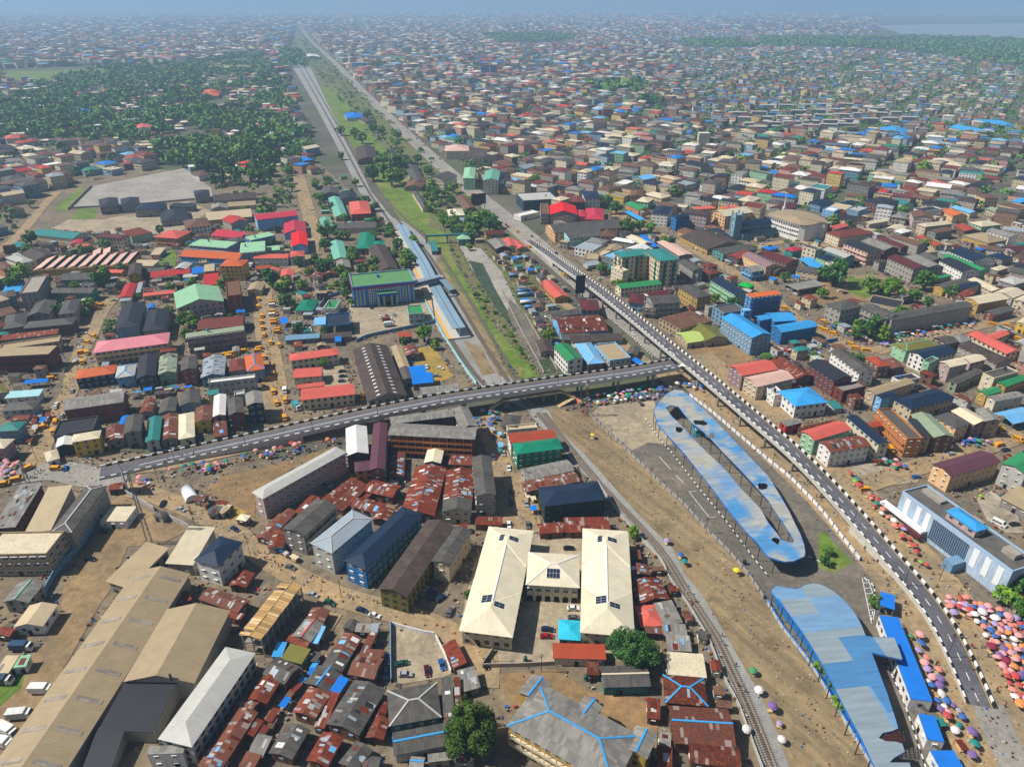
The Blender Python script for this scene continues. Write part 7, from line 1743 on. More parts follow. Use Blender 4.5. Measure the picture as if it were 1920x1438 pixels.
def billboard(px, py, w, h, z, rz, c, label, legs=2):
    p = at(px, py, 0); r = ob('billboard', None, None, p, rz, label=label, cat='billboard'); m = MB(); m.box(-w/2, w/2, -.2, .2, z, z + h); ob('panel', m.me('panel', 'painted'), r, color=lin(c)); m = MB(); m.box(-w/2 - .15, w/2 + .15, -.15, .25, z - .15, z); m.box(-w/2 - .15, w/2 + .15, -.15, .25, z + h, z + h + .15); ob('frame', m.me('frame', 'steel_dark'), r)
    for i in range(legs): m = MB(); m.box(-.25, .25, -.25, .25, 0, z); ob('leg', m.me('leg', 'steel_dark'), r, ((i - (legs-1)/2)*w*.6, .1, 0))
billboard(893, 394, 9, 10, 6, 0, '#4a2a30', 'dark maroon billboard beside the avenue'); billboard(905, 393, 7, 10, 6, .1, '#3a2a34', 'second dark billboard panel close behind the maroon one'); billboard(1087, 560, 7, 13, 4, .3, '#1d1b22', 'tall black billboard against the flyover'); billboard(240, 922, 7, 9, 3, -.9, '#7d8797', 'grey-blue billboard beside the left ramp foot'); billboard(1548, 862, 4, 4, 2, .6, '#d5dde0', 'small white signboard on the rust-roofed white house')
m = MB(); m.cyl((0, 0), .13, 0, 8.5, 6, .08); UPO = m.me('shaft', 'bark'); m = MB(); m.box(-1.0, 1.0, -.06, .06, 7.6, 7.75); m.box(-.8, .8, -.06, .06, 6.9, 7.02); UPA = m.me('crossarm', 'bark')
for i, (x, y) in enumerate(((298, 905), (311, 912), (365, 985), (470, 1045), (640, 1120), (905, 860), (985, 905), (1005, 985), (1120, 800), (1145, 830), (1220, 905), (1323, 1000), (1360, 690), (1400, 700), (1420, 690), (1640, 960), (1835, 1080), (1760, 1090), (1700, 930), (575, 460), (600, 520), (1355, 540), (1470, 600), (1580, 640), (150, 700), (100, 790), (70, 865), (700, 1180), (925, 1240), (1015, 1260))):
    r = ob('utility_pole', None, None, at(x, y, 0), R.uniform(0, 3), cat='pole'); ob('shaft', UPO, r); ob('crossarm', UPA, r); HOUSES.append((r, 'wooden utility pole with crossarms', (x, y))); r['group'] = 'wooden utility poles'
m = MB(); m.cyl((0, 0), .62, .9, 2.1, 12); m.cyl((0, 0), .62, 2.1, 2.3, 12, .25); TKB = m.me('tank_body', 'painted'); m = MB()
for a in (-.45, .45):
    for b in (-.45, .45): m.box(a-.05, a+.05, b-.05, b+.05, 0, .9)
m.box(-.6, .6, -.6, .6, .82, .9); TKS = m.me('tank_stand', 'steel_dark')
def tank(p, c, label): r = ob('water_tank', None, None, p, R.uniform(0, 1), cat='water tank', group='water tanks'); ob('tank_body', TKB, r, color=c); ob('tank_stand', TKS, r); HOUSES.append((r, f'{word(c)} plastic water tank on a stand', px_of(p.x, p.y, p.z)))
for t_, p_, h_, rt_, rc_, wc_, fl_ in SPEC:
    if h_ >= 5 and R.random() < .30 and 'o' not in fl_:
        x, y, e1_, e2_, L_, W_ = rect_from_px(tp(t_, p_), h_*1.08)
        if rt_ == 'f': tank(Vector((x, y, h_*1.08)) + e1_*R.uniform(-.3, .3)*L_ + e2_*R.uniform(-.25, .25)*W_, R.choice(['black', 'blue', 'black', 'navy']), '')
for x, y in ((1395, 1058), (1150, 1300), (1158, 1302), (1110, 1318), (1118, 1322), (985, 1240), (740, 1390), (1098, 1275), (1106, 1278)): tank(at(x, y, 0), R.choice(['black', 'blue', 'dkgreen']), '')
# ------------------------------------------------------------------ streets of further houses and the far city
WOODS = [[(0, 200), (60, 165), (130, 138), (220, 128), (300, 124), (380, 118), (480, 100), (510, 118), (522, 150), (545, 190), (538, 222), (572, 250), (578, 285), (545, 318), (480, 348), (400, 352), (330, 335), (285, 300), (215, 275), (130, 275), (60, 268), (0, 272)]]
BELTS = [[(1280, 78), (1500, 72), (1720, 72), (1920, 78), (1920, 128), (1830, 118), (1760, 108), (1640, 96), (1500, 92), (1280, 93)], [(1100, 163), (1210, 158), (1215, 180), (1110, 178)], [(900, 66), (1080, 66), (1070, 86), (930, 84)], [(1180, 195), (1270, 190), (1300, 205), (1190, 204)], [(520, 95), (560, 100), (575, 130), (545, 130)]]
CORR = [(552, 42), (570, 52), (622, 98), (760, 232), (1005, 440), (1000, 700), (880, 700), (640, 400), (612, 330), (560, 215), (536, 120)]
LOT = [(60, 455), (128, 345), (345, 305), (405, 350), (400, 440)]
ROOFP = [('#55524e', 18), ('#6a5348', 17), ('#4b3c37', 13), ('#84807a', 12), ('#6d3a2e', 10), ('#c9bca2', 9), ('#a99b82', 7), ('#b04a3e', 4.5), ('#bf6b58', 2.5), ('#2c3140', 10), ('#3f7a6d', 3), ('#2f74bc', 4.5), ('#7aa5c4', 2.5), ('#d8d5ce', 6), ('#6f3a3a', 4), ('#8f999f', 4)]
WALLP = [('#c4b698', 10), ('#d6ccb4', 10), ('#b5a89a', 8), ('#c09a84', 5), ('#98938d', 6), ('#c9b27a', 5), ('#9fb0bc', 4), ('#d4d0c6', 6), ('#8a6f5f', 5), ('#93a88f', 1.5), ('#7f95a8', 3), ('#c49a8c', 3)]
def pick(rng, P, n):
    w = np.array([q for _, q in P], float); i = rng.choice(len(P), n, p=w/w.sum()); return np.array([lin(c)[:3] for c, _ in P])[i]
def px_arr(x, y, z=0):
    vy, vz = y, z - CAM_H; dep = vy*CP - vz*SP; up = vy*SP + vz*CP; return CX + FPX*x/dep, CY - FPX*up/dep
def pip_arr(x, y, poly):
    c = np.zeros(len(x), bool); n = len(poly)
    for i in range(n):
        (xi, yi), (xj, yj) = poly[i], poly[i-1]
        if yi == yj: continue
        c ^= ((yi > y) != (yj > y)) & (x < (xj - xi)*(y - yi)/(yj - yi) + xi)
    return c
rng = np.random.default_rng(11)
def field(y0, y1, pitch, ang, jit, street_every=5):
    ext = y1*1.1; n = int(2*ext/pitch); I, J = np.meshgrid(np.arange(n), np.arange(n)); I, J = I.ravel(), J.ravel()
    keep = (I % street_every != 0) & (J % (street_every + 3) != 0); I, J = I[keep], J[keep]; u = (I - n/2)*pitch + rng.uniform(-jit, jit, len(I)); v = (J - n/2)*pitch + rng.uniform(-jit, jit, len(I))
    c, s = math.cos(ang), math.sin(ang); x = u*c - v*s; y = u*s + v*c + (y0 + y1)/2; d = np.hypot(x, y)
    k_ = (d > y0) & (d <= y1) & (y > 0); x, y = x[k_], y[k_]; px, py = px_arr(x, y); k_ = (px > -120 - 700*(d[k_] < 1250)) & (px < 2040 + 560*(d[k_] < 1250)); return x[k_], y[k_]
def masked(x, y):
    px, py = px_arr(x, y); bad = pip_arr(px, py, CORR) | pip_arr(px, py, LOT)
    for W in WOODS + BELTS: bad |= pip_arr(px, py, W)
    bad |= pip_arr(px, py, [(0, 130), (310, 120), (310, 146), (120, 154), (0, 158)]); bad |= (px > 1640) & (py < 76 - (1920 - px)*.02) & (py > 30)
    return bad
def in_occ(x, y, r):
    bad = np.zeros(len(x), bool)
    for dx in (-r, 0, r):
        for dy in (-r, 0, r):
            I = ((x + dx - OX)/OC).astype(int); J = ((y + dy - OY)/OC).astype(int); ok = (I >= 0) & (I < OCC.shape[0]) & (J >= 0) & (J < OCC.shape[1])
            b = np.zeros(len(x), bool); b[ok] = OCC[I[ok], J[ok]]; bad |= b
    return bad
H = dict(x=[], y=[], a=[], L=[], W=[], h=[], rise=[], rc=[], wc=[])
def add_houses(x, y, ang, Lr, Wr, hr, amax=.08, roofs=ROOFP):
    n = len(x); H['x'].append(x); H['y'].append(y); H['a'].append(ang + rng.normal(0, amax, n) + (rng.random(n) < .35)*math.pi/2); H['L'].append(rng.uniform(*Lr, n)); H['W'].append(rng.uniform(*Wr, n)); st = rng.choice([1, 2, 3, 4, 5], n, p=hr); H['h'].append(st*3.3 + rng.uniform(-.3, .6, n)); H['rise'].append(rng.choice([.02, .25, .32, .3], n)); H['rc'].append(pick(rng, roofs, n)); H['wc'].append(pick(rng, WALLP, n))
ANG = math.radians(-38)                                   # the quarter right of the avenue is laid out along it
SLUM = [('#5f6f7d', 10), ('#4f7fae', 6), ('#7d7a76', 12), ('#8c5f4e', 9), ('#6a5a52', 10), ('#b9b3a6', 6), ('#9a4a3e', 4), ('#3f6f9f', 4), ('#c8bfae', 4)]
x, y = field(420, 1250, 18.6, ANG, 4, 7); x0_, y0_ = x, y
b = masked(x, y) | in_occ(x, y, 6.5); px, py = px_arr(x, y); b |= (px < -120) | (px > 2040) | (py > 720) | ((px < 900) & (py > 470) & (px > 130)) | ((px < 590) & (py < 420) & (px > 130) & (py > 330)) | ((px > 590) & (px < 900) & (py > 300)); x, y = x[~b], y[~b]; add_houses(x, y, ANG, (14, 25), (11, 18), [.10, .34, .36, .16, .04], .12)
x, y = field(1250, 2300, 20.5, ANG + .05, 5, 9); b = masked(x, y); px, py = px_arr(x, y); b |= (px < 560) & (rng.random(len(x)) < .25); x, y = x[~b], y[~b]; sl = (px_arr(x, y)[0] > 1280)
add_houses(x[~sl], y[~sl], ANG, (15, 30), (13, 20), [.10, .32, .34, .17, .07], .2); add_houses(x[sl], y[sl], ANG, (11, 17), (9, 15), [.35, .4, .2, .05, 0], .2, SLUM)
x, y = field(2300, 5200, 29, ANG + .1, 8, 11); b = masked(x, y); x, y = x[~b], y[~b]; sl = (px_arr(x, y)[0] > 1250); add_houses(x[~sl], y[~sl], ANG, (18, 38), (16, 28), [.15, .32, .28, .16, .09], .4); add_houses(x[sl], y[sl], ANG, (15, 28), (14, 24), [.4, .4, .15, .05, 0], .4, SLUM)
x, y = field(5200, 13500, 66, .2, 22, 11); b = masked(x, y); x, y = x[~b], y[~b]; add_houses(x, y, .2, (28, 55), (26, 45), [.3, .3, .2, .12, .08], .5)
wx_, wy_ = field(900, 2400, 28, .3, 10, 12); px, py = px_arr(wx_, wy_); b = ~pip_arr(px, py, WOODS[0]) | (rng.random(len(px)) < .25); add_houses(wx_[~b], wy_[~b], .2, (11, 20), (9, 14), [.6, .4, 0, 0, 0], .5, [('#cfc2a6', 6), ('#b3a58a', 4), ('#77382a', 3), ('#6a5348', 5), ('#d8d5ce', 3), ('#c0503f', 2)])
x, y = field(95, 1250, 17, ANG, 3, 6); px, py = px_arr(x, y); hd = FPX/np.hypot(np.hypot(x, y), CAM_H)*14; b = (((px < -hd) & (px > -700)) | ((px > 1920 + hd) & (px < 2500)) | (py > 1530)) & ~in_occ(x, y, 6.5) & (y > 60)
add_houses(x[b], y[b], ANG, (11, 17), (9, 13), [.5, .5, 0, 0, 0], .15)
H = {k_: np.concatenate(v) for k_, v in H.items()}; print('procedural houses', len(H['x']))
# shrink to fit, then the ones that show largest become houses of their own
px, py = px_arr(H['x'], H['y'], 5); size = FPX/np.hypot(H['x'], H['y'])*H['L']; size[(px < -10) | (px > 1930)] = 0
order = np.argsort(-size)[:230]; single = np.zeros(len(size), bool); single[order] = True
def colname(c, table):
    return min(table, key=lambda k_: sum((LC[k_][i]**.45 - c[i]**.45)**2 for i in range(3)))
RT = ['dkgrey', 'grey', 'brown', 'dkbrown', 'rust', 'cream', 'beige', 'red', 'salmon', 'navy', 'teal', 'blue', 'lightblue', 'white', 'maroon', 'silver', 'black']; WT = ['beige', 'cream', 'pinkgrey', 'concrete', 'yellow', 'bluegrey', 'white', 'brown', 'mint', 'pinkbeige', 'tan', 'grey', 'peach', 'orangetan']
for i in order:
    fx, fy = float(H['x'][i]), float(H['y'][i]); L_, W_ = float(H['L'][i]), float(H['W'][i]); a_ = float(H['a'][i])
    f_ = 1.0
    near_ = py[i] > 425; lim = .02 if near_ else .12
    while occ_rect(fx, fy, a_, L_*f_, W_*f_) > lim and f_ > .55: f_ -= .09
    if f_ <= .55: continue
    L_, W_ = L_*f_, W_*f_
    if W_ > L_: L_, W_, a_ = W_, L_, a_ + math.pi/2
    building(fx, fy, a_, L_, W_, min(float(H['h'][i]), 6.8) if near_ else float(H['h'][i]), 'f' if H['rise'][i] < .1 else R.choice('ghh'), colname(H['rc'][i], RT), colname(H['wc'][i], WT), ['q'] if R.random() < .5 else [], lod=1)
def house_mass(sel, name, label):
    n = int(sel.sum()); X, Y, A, L_, W_, hh, rs = (H[k_][sel] for k_ in ('x', 'y', 'a', 'L', 'W', 'h', 'rise')); hx, hy = L_/2, W_/2; sw = hy > hx; hx2 = np.where(sw, hy, hx); hy2 = np.where(sw, hx, hy); A = A + sw*math.pi/2; hx, hy = hx2, hy2
    Z = np.zeros(n); e = np.where(rs < .1, hx - .3, np.maximum(hx - hy, .1)); ov = .5; top = hh + rs*hy
    yr = np.where(rs < .1, hy*.98, 0.0)
    lv = [(-hx, -hy, Z), (hx, -hy, Z), (hx, hy, Z), (-hx, hy, Z), (-hx, -hy, hh), (hx, -hy, hh), (hx, hy, hh), (-hx, hy, hh), (-hx-ov, -hy-ov, hh), (hx+ov, -hy-ov, hh), (hx+ov, hy+ov, hh), (-hx-ov, hy+ov, hh), (-e, Z, top), (e, Z, top)]
    c, s = np.cos(A), np.sin(A); V = np.stack([np.stack([X + a*c - b*s, Y + a*s + b*c, np.broadcast_to(z, (n,))], 1) for a, b, z in lv], 1).reshape(-1, 3)
    T = np.array([(0, 1, 5), (0, 5, 4), (1, 2, 6), (1, 6, 5), (2, 3, 7), (2, 7, 6), (3, 0, 4), (3, 4, 7), (8, 9, 13), (8, 13, 12), (10, 11, 12), (10, 12, 13), (9, 10, 13), (11, 8, 12)]); F = (T[None] + (np.arange(n)*14)[:, None, None]).reshape(-1, 3)
    me = bpy.data.meshes.new(name); nf = len(F); me.vertices.add(len(V)); me.vertices.foreach_set('co', V.ravel().astype(np.float32)); me.loops.add(nf*3); me.loops.foreach_set('vertex_index', F.ravel().astype(np.int32)); me.polygons.add(nf); me.polygons.foreach_set('loop_start', np.arange(0, nf*3, 3, dtype=np.int32))
    me.materials.append(MATS['far_wall']); me.materials.append(MATS['far_roof']); me.polygons.foreach_set('material_index', np.tile(np.array([0]*8 + [1]*6, np.int32), n)); me.update(calc_edges=True)
    col = np.ones((n, 14, 4), np.float32); col[:, :8, :3] = H['wc'][sel][:, None]; col[:, 8:, :3] = H['rc'][sel][:, None]; at_ = me.attributes.new('tint', 'FLOAT_COLOR', 'FACE'); at_.data.foreach_set('color', col.reshape(-1, 4).ravel())
    uv = np.zeros((n, 14, 3, 2), np.float32); z0 = np.zeros(n)
    for f_, (w, flip) in enumerate(((2*hx, 0), (2*hx, 1), (2*hy, 0), (2*hy, 1), (2*hx, 0), (2*hx, 1), (2*hy, 0), (2*hy, 1))):
        cs = ((z0, z0), (w, z0), (w, hh)) if not flip else ((z0, z0), (w, hh), (z0, hh))
        for q_, (a, b) in enumerate(cs): uv[:, f_, q_, 0] = a; uv[:, f_, q_, 1] = b
    ul = me.uv_layers.new(name='UVMap'); ul.data.foreach_set('uv', uv.ravel()); me.validate(); me.shade_flat()
    return ob(name, me, label=label, cat='houses', kind='stuff')
k = NM('far_wall', .9, .1); a_ = k.new('ShaderNodeAttribute'); a_.attribute_name = 'tint'; uv_ = k.uv(); sp_ = k.new('ShaderNodeSeparateXYZ'); k.ln(uv_, sp_.inputs[0])
fu = k.math('FRACT', k.math('DIVIDE', sp_.outputs[0], 2.9)); fv = k.math('FRACT', k.math('DIVIDE', sp_.outputs[1], 3.3)); wu = k.math('MULTIPLY', k.math('GREATER_THAN', fu, .3), k.math('LESS_THAN', fu, .72)); wv = k.math('MULTIPLY', k.math('GREATER_THAN', fv, .35), k.math('LESS_THAN', fv, .78))
c_ = k.mix(k.math('MULTIPLY', k.math('MULTIPLY', wu, wv), .55), a_.outputs['Color'], lin('#2b2c30')); k.out(k.gain(c_, k.ramp(k.noise(k.pos(), .3, 4), .3, .7, .8, 1.1)))
k = NM('far_roof', .6, .2); a_ = k.new('ShaderNodeAttribute'); a_.attribute_name = 'tint'; k.out(k.gain(a_.outputs['Color'], k.ramp(k.noise(k.pos(), .25, 5), .3, .7, .75, 1.2)))
house_mass(~single, 'distant_houses', 'thousands of small houses filling the city to the horizon')
# ---- surveyed landmarks of the far quarter
FARB = '''650,222 682,220 676,212 5 h blue white|1655,258 1708,256 1700,240 9 g skyblue ltgrey|1785,240 1845,252 1858,248 6 g skyblue cream|1828,232 1880,234 1876,228 6 g skyblue cream|1870,238 1905,241 1900,234 6 g skyblue mint|420,128 490,126 488,123 7 g tan tan|385,127 425,127 422,121 7 g tan tan|528,106 560,106 556,104 8 g white ltgrey|570,108 600,107 596,103 8 g white ltgrey|340,188 405,176 415,170 6 g terracotta pinkgrey|375,182 410,179 412,168 6 h orange peach|220,228 265,224 262,221 9 f ltgrey white|248,244 290,243 288,236 8 g salmon white|230,308 268,306 270,290 7 h terracotta brown|138,216 175,220 172,210 5 g blue white|1125,262 1175,264 1176,250 11 f cream cream|728,76.8 742,76.8 742,76.3 42 f ltgrey white|902,122.8 917,122.8 917,121.9 27 f brown bluegrey|919,122.4 932,122.4 932,121.5 27 f brown bluegrey|1103,78.8 1112,78.8 1112,78.3 23 f tan peach|1116,79.8 1126,79.8 1126,79.3 23 f tan peach|1260,166.9 1276,166.9 1276,165.6 14 f ltgrey white|1230,137 1238,137 1238,136 20 f salmon white|1240,138 1248,138 1248,137 20 f salmon white|1252,139 1260,139 1260,138 20 f salmon white|1263,140 1271,140 1271,139 20 f salmon white|1130,205 1150,205 1150,203 18 f brown brick|1310,250 1330,250 1330,248 20 f white cream|1090,93 1110,93 1110,92.4 20 f ltgrey white|660,118 690,118 690,117.3 20 f ltgrey lightblue|1015,95 1020,95 1020,94.6 22 f white white|1440,60 1450,60 1450,59.6 24 f white white|795,336 835,338 860,328 10 g dkgrey cream|868,333 890,336 892,316 12 h mint mint|905,340 935,338 938,320 14 g seafoam cream|770,338 800,346 782,312 5 g dkgrey cream|668,290 712,312 705,286 5 g dkbrown brown|650,215 690,232 700,226 3 g dkbrown tan|760,348 790,356 800,340 4 g brown tan|875,290 905,300 915,282 12 f dkbrown concrete|835,285 880,282 878,272 10 h pinkbeige cream'''
for t in FARB.split('|'):
    f = t.split(); building_px('O', ' '.join(f[:3]), float(f[3]), f[4], f[5], f[6], ['q'], lod=1)
n_ = 0
for row, (xa, ya, xb, yb, cnt) in enumerate(((1418, 208, 1600, 204, 5), (1366, 222, 1660, 212, 8), (1380, 232, 1700, 220, 9), (1390, 243, 1720, 230, 9), (1402, 250, 1600, 243, 6))):
    for i in range(cnt):
        t = (i + .5)/cnt; p = at(xa + (xb - xa)*t, ya + (yb - ya)*t, 0); building(p.x, p.y, ANG*.3 + .1*(row % 2), 27, 12, 10, 'g', 'ltgrey', 'concrete', ['K:estate_block', 'l'], lod=1)
for xa, ya, xb, yb, cnt in ((1186, 196, 1400, 202, 9), (1468, 176, 1555, 184, 5)):
    for i in range(cnt):
        t = (i + .5)/cnt; p = at(xa + (xb - xa)*t, ya + (yb - ya)*t, 0); building(p.x, p.y, -.1, 24, 12, 11, 'g', 'plum', 'cream', ['K:terrace_block'], lod=1)
# ------------------------------------------------------------------ sheds and lean-tos filling the blocks, bushes and small trees, litter
SB = [(o.location.x, o.location.y, o.rotation_euler.z) for o in COL.objects if o.parent is None and o.get('hgt')]
SBX = np.array(SB)
def infill(poly, n, Lr, Wr, hr, roofs, seed):
    q = random.Random(seed); W = [at(x, y, 0) for x, y in poly]; P = [(w.x, w.y) for w in W]; xs = [p[0] for p in P]; ys = [p[1] for p in P]; k_ = t = 0
    while k_ < n and t < n*40:
        t += 1; x, y = q.uniform(min(xs), max(xs)), q.uniform(min(ys), max(ys))
        if not pip(x, y, P): continue
        i = int(np.argmin((SBX[:, 0]-x)**2 + (SBX[:, 1]-y)**2)); a = float(SBX[i, 2]) + q.choice((0, math.pi/2)); L_, W_ = q.uniform(*Lr), q.uniform(*Wr)
        if occ_rect(x, y, a, L_, W_, grow=.4) > .03: continue
        rc = q.choice(roofs); h_ = q.choice(hr) + q.uniform(-.2, .3)
        building(x, y, a, L_, W_, h_, q.choice('ggsss' if h_ < 4.5 else 'ghhf'), rc, q.choice(('grey', 'concrete', 'brown', 'beige', 'ltgrey', 'cream')), ['K:shed'] if rc not in ('rust', 'darkrust') else [], lod=1); k_ += 1
    return k_
RF = ['rust', 'darkrust', 'rust', 'dkgrey', 'grey', 'brown', 'dkbrown', 'silver', 'ltgrey', 'tan', 'blue', 'teal']
n_ = [infill([(0, 470), (130, 440), (560, 430), (640, 640), (560, 780), (300, 845), (0, 865)], 130, (4, 9), (3.5, 6), (2.8, 3, 3.3, 6), RF, 1), infill([(1000, 440), (1200, 400), (1920, 420), (1920, 900), (1660, 900), (1330, 700)], 160, (4.5, 10), (4, 7), (3, 3.3, 6.3), RF, 2),
  infill([(480, 900), (900, 830), (960, 1000), (860, 1010), (600, 1100), (480, 1000)], 22, (3, 6), (2.6, 4.5), (2.7, 3), RF[:5], 3), infill([(560, 1130), (730, 1170), (735, 1300), (920, 1300), (960, 1438), (500, 1438)], 34, (3, 6), (2.6, 4.2), (2.6, 3), RF[:7], 4), infill([(880, 440), (1060, 520), (1240, 680), (1040, 700), (1000, 600), (900, 480)], 46, (4, 9), (3.5, 6), (2.8, 3.2), RF, 5), infill([(1195, 1050), (1260, 1090), (1330, 1230), (1400, 1438), (1200, 1438)], 18, (2.6, 5), (2.4, 4), (2.5, 2.9), RF[:6], 6), infill([(590, 340), (660, 330), (760, 470), (650, 520), (590, 450)], 14, (5, 10), (4, 6), (3, 3.4), ['seafoam', 'green', 'grey', 'rust'], 7), infill([(640, 180), (700, 240), (900, 430), (860, 430), (700, 260)], 26, (6, 14), (5, 8), (3, 3.4, 5), ['dkbrown', 'brown', 'grey', 'rust'], 8)]
print('infill', n_)
def bushes(poly, n, rr, seed):
    q = random.Random(seed); xs = [p[0] for p in poly]; ys = [p[1] for p in poly]; k_ = t = 0
    while k_ < n and t < n*30:
        t += 1; x, y = q.uniform(min(xs), max(xs)), q.uniform(min(ys), max(ys))
        if not pip(x, y, poly): continue
        p = at(x, y, 0); I, J = occ_idx(p.x, p.y)
        if not (0 <= I < OCC.shape[0] and 0 <= J < OCC.shape[1]) or OCC[I, J]: continue
        OCC[I, J] = True; k_ += 1; r_ = q.uniform(*rr); big = r_ > 3.5; r = ob('tree' if big else 'foliage', None, None, p, q.uniform(0, 6), cat='tree' if big else 'foliage', group='small trees between the houses' if big else 'bushes between the houses')  # trees under the size cut share the bushes' name and trunkless form
        if big: ob('trunk', TRUNK, r, scale=(r_*.9, r_*.9, r_*1.4))
        ob('crown', q.choice(CR_MID), r, (0, 0, r_*(1.2 if big else .55)), scale=(r_, r_, r_*.85)); HOUSES.append((r, 'small leafy tree' if big else 'low green bush', (x, y)))
bushes([(0, 440), (590, 420), (660, 540), (600, 640), (0, 640)], 60, (1.4, 4.2), 1); bushes([(590, 340), (660, 330), (780, 480), (780, 500), (640, 560), (580, 480)], 60, (1.6, 5), 2); bushes([(600, 160), (640, 170), (760, 290), (950, 430), (860, 460), (740, 330)], 95, (2, 6.5), 3); bushes([(1000, 420), (1920, 400), (1920, 700), (1330, 690)], 55, (1.5, 4.6), 4); bushes([(800, 440), (830, 440), (1010, 700), (960, 700)], 40, (.8, 1.8), 5); bushes([(1440, 1130), (1640, 1440), (1620, 1440), (1425, 1130)], 22, (.6, 1.3), 6); bushes([(400, 380), (590, 300), (600, 400), (420, 430)], 30, (2.5, 5), 7); bushes([(0, 300), (130, 290), (100, 420), (0, 470)], 18, (2, 5), 8)
def litter(name, label, paths, per_m, seed, pal, smax=.8):
    r = np.random.default_rng(seed); C = []; 
    for P, w in paths:
        Q = resample(P, 1.0); n = int(len(Q)*per_m)
        for i in range(n): q = Q[r.integers(len(Q))]; e = r.normal(0, 1, 2)*w*.42; C.append((q.x + e[0], q.y + e[1]))
    C = np.array(C); n = len(C); sx, sy, sz = r.uniform(.15, smax, n), r.uniform(.15, smax, n), r.uniform(.1, smax*.9, n); a = r.uniform(0, 3.14, n); c, s = np.cos(a), np.sin(a); B = np.array([(-1, -1, 0), (1, -1, 0), (1, 1, 0), (-1, 1, 0), (-1, -1, 1), (1, -1, 1), (1, 1, 1), (-1, 1, 1)], float)
    X = B[None, :, 0]*sx[:, None]/2; Y = B[None, :, 1]*sy[:, None]/2; V = np.stack([C[:, :1] + X*c[:, None] - Y*s[:, None], C[:, 1:] + X*s[:, None] + Y*c[:, None], B[None, :, 2]*sz[:, None] + .05], 2).reshape(-1, 3); T = np.array([(4, 5, 6, 7), (0, 1, 5, 4), (1, 2, 6, 5), (2, 3, 7, 6), (3, 0, 4, 7)]); F = (T[None] + (np.arange(n)*8)[:, None, None]).reshape(-1, 4)
    me = bpy.data.meshes.new(name); me.from_pydata(V.tolist(), [], F.tolist()); me.materials.append(MATS['far_roof']); col = np.ones((n, 5, 4), np.float32); P_ = np.array([lin(h_)[:3] for h_ in pal]); col[:, :, :3] = P_[r.integers(len(pal), size=n)][:, None]; at_ = me.attributes.new('tint', 'FLOAT_COLOR', 'FACE'); at_.data.foreach_set('color', col.ravel()); return ob(name, me, label=label, cat='litter', kind='stuff')
LP = ['#5a4f44', '#7a6c5c', '#3f3b38', '#8f8372', '#aaa59c', '#6b3a2c', '#2f5f9f', '#8a8078', '#b9a98a', '#9a3f38', '#4a4540', '#a59f94']
near_st = [(P, w) for P, w in STREETS if min(p.y for p in P) < 520]
litter('street_litter', 'goods, crates and litter scattered along the streets', near_st, 1.3, 3, LP)
EDG = np.zeros_like(OCC); EDG[2:-2, 2:-2] = (OCC[:-4, 2:-2] | OCC[4:, 2:-2] | OCC[2:-2, :-4] | OCC[2:-2, 4:]) & ~OCC[2:-2, 2:-2]; ei = np.argwhere(EDG); ex, ey = OX + ei[:, 0]*OC, OY + ei[:, 1]*OC; pxe, pye = px_arr(ex, ey); ke = (pye > 430) & (pye < 1438) & (pxe > -20) & (pxe < 1940); ex, ey = ex[ke], ey[ke]; sel_ = rng.choice(len(ex), min(9000, len(ex)), replace=False)
litter('wall_clutter', 'boxes, drums, scrap and planks heaped against walls', [([Vector((float(a), float(c), 0)), Vector((float(a) + 1.0, float(c), 0))], 1.6) for a, c in zip(ex[sel_], ey[sel_])], 1.0, 8, LP + ['#6d6458', '#8c7b66', '#4f5c66'], 1.1)
rl = lambda s_: [at(x, y, 0) for x, y in tp('O', s_)]
litter('track_litter', 'rubbish and stones on the dirt strip and waste ground', [(rl('1080,800 1200,900 1330,1050 1450,1230 1560,1420'), 16), (rl('1600,885 1680,890 1720,890'), 22), (rl('1850,940 1880,975'), 16), (rl('430,915 560,870'), 14), (rl('970,560 1060,660'), 22), (rl('900,430 1040,540 1120,610'), 26), (rl('1000,640 1030,700'), 12), (rl('1840,1180 1880,1300 1920,1400'), 22)], 3.0, 4, LP[:9], .55)
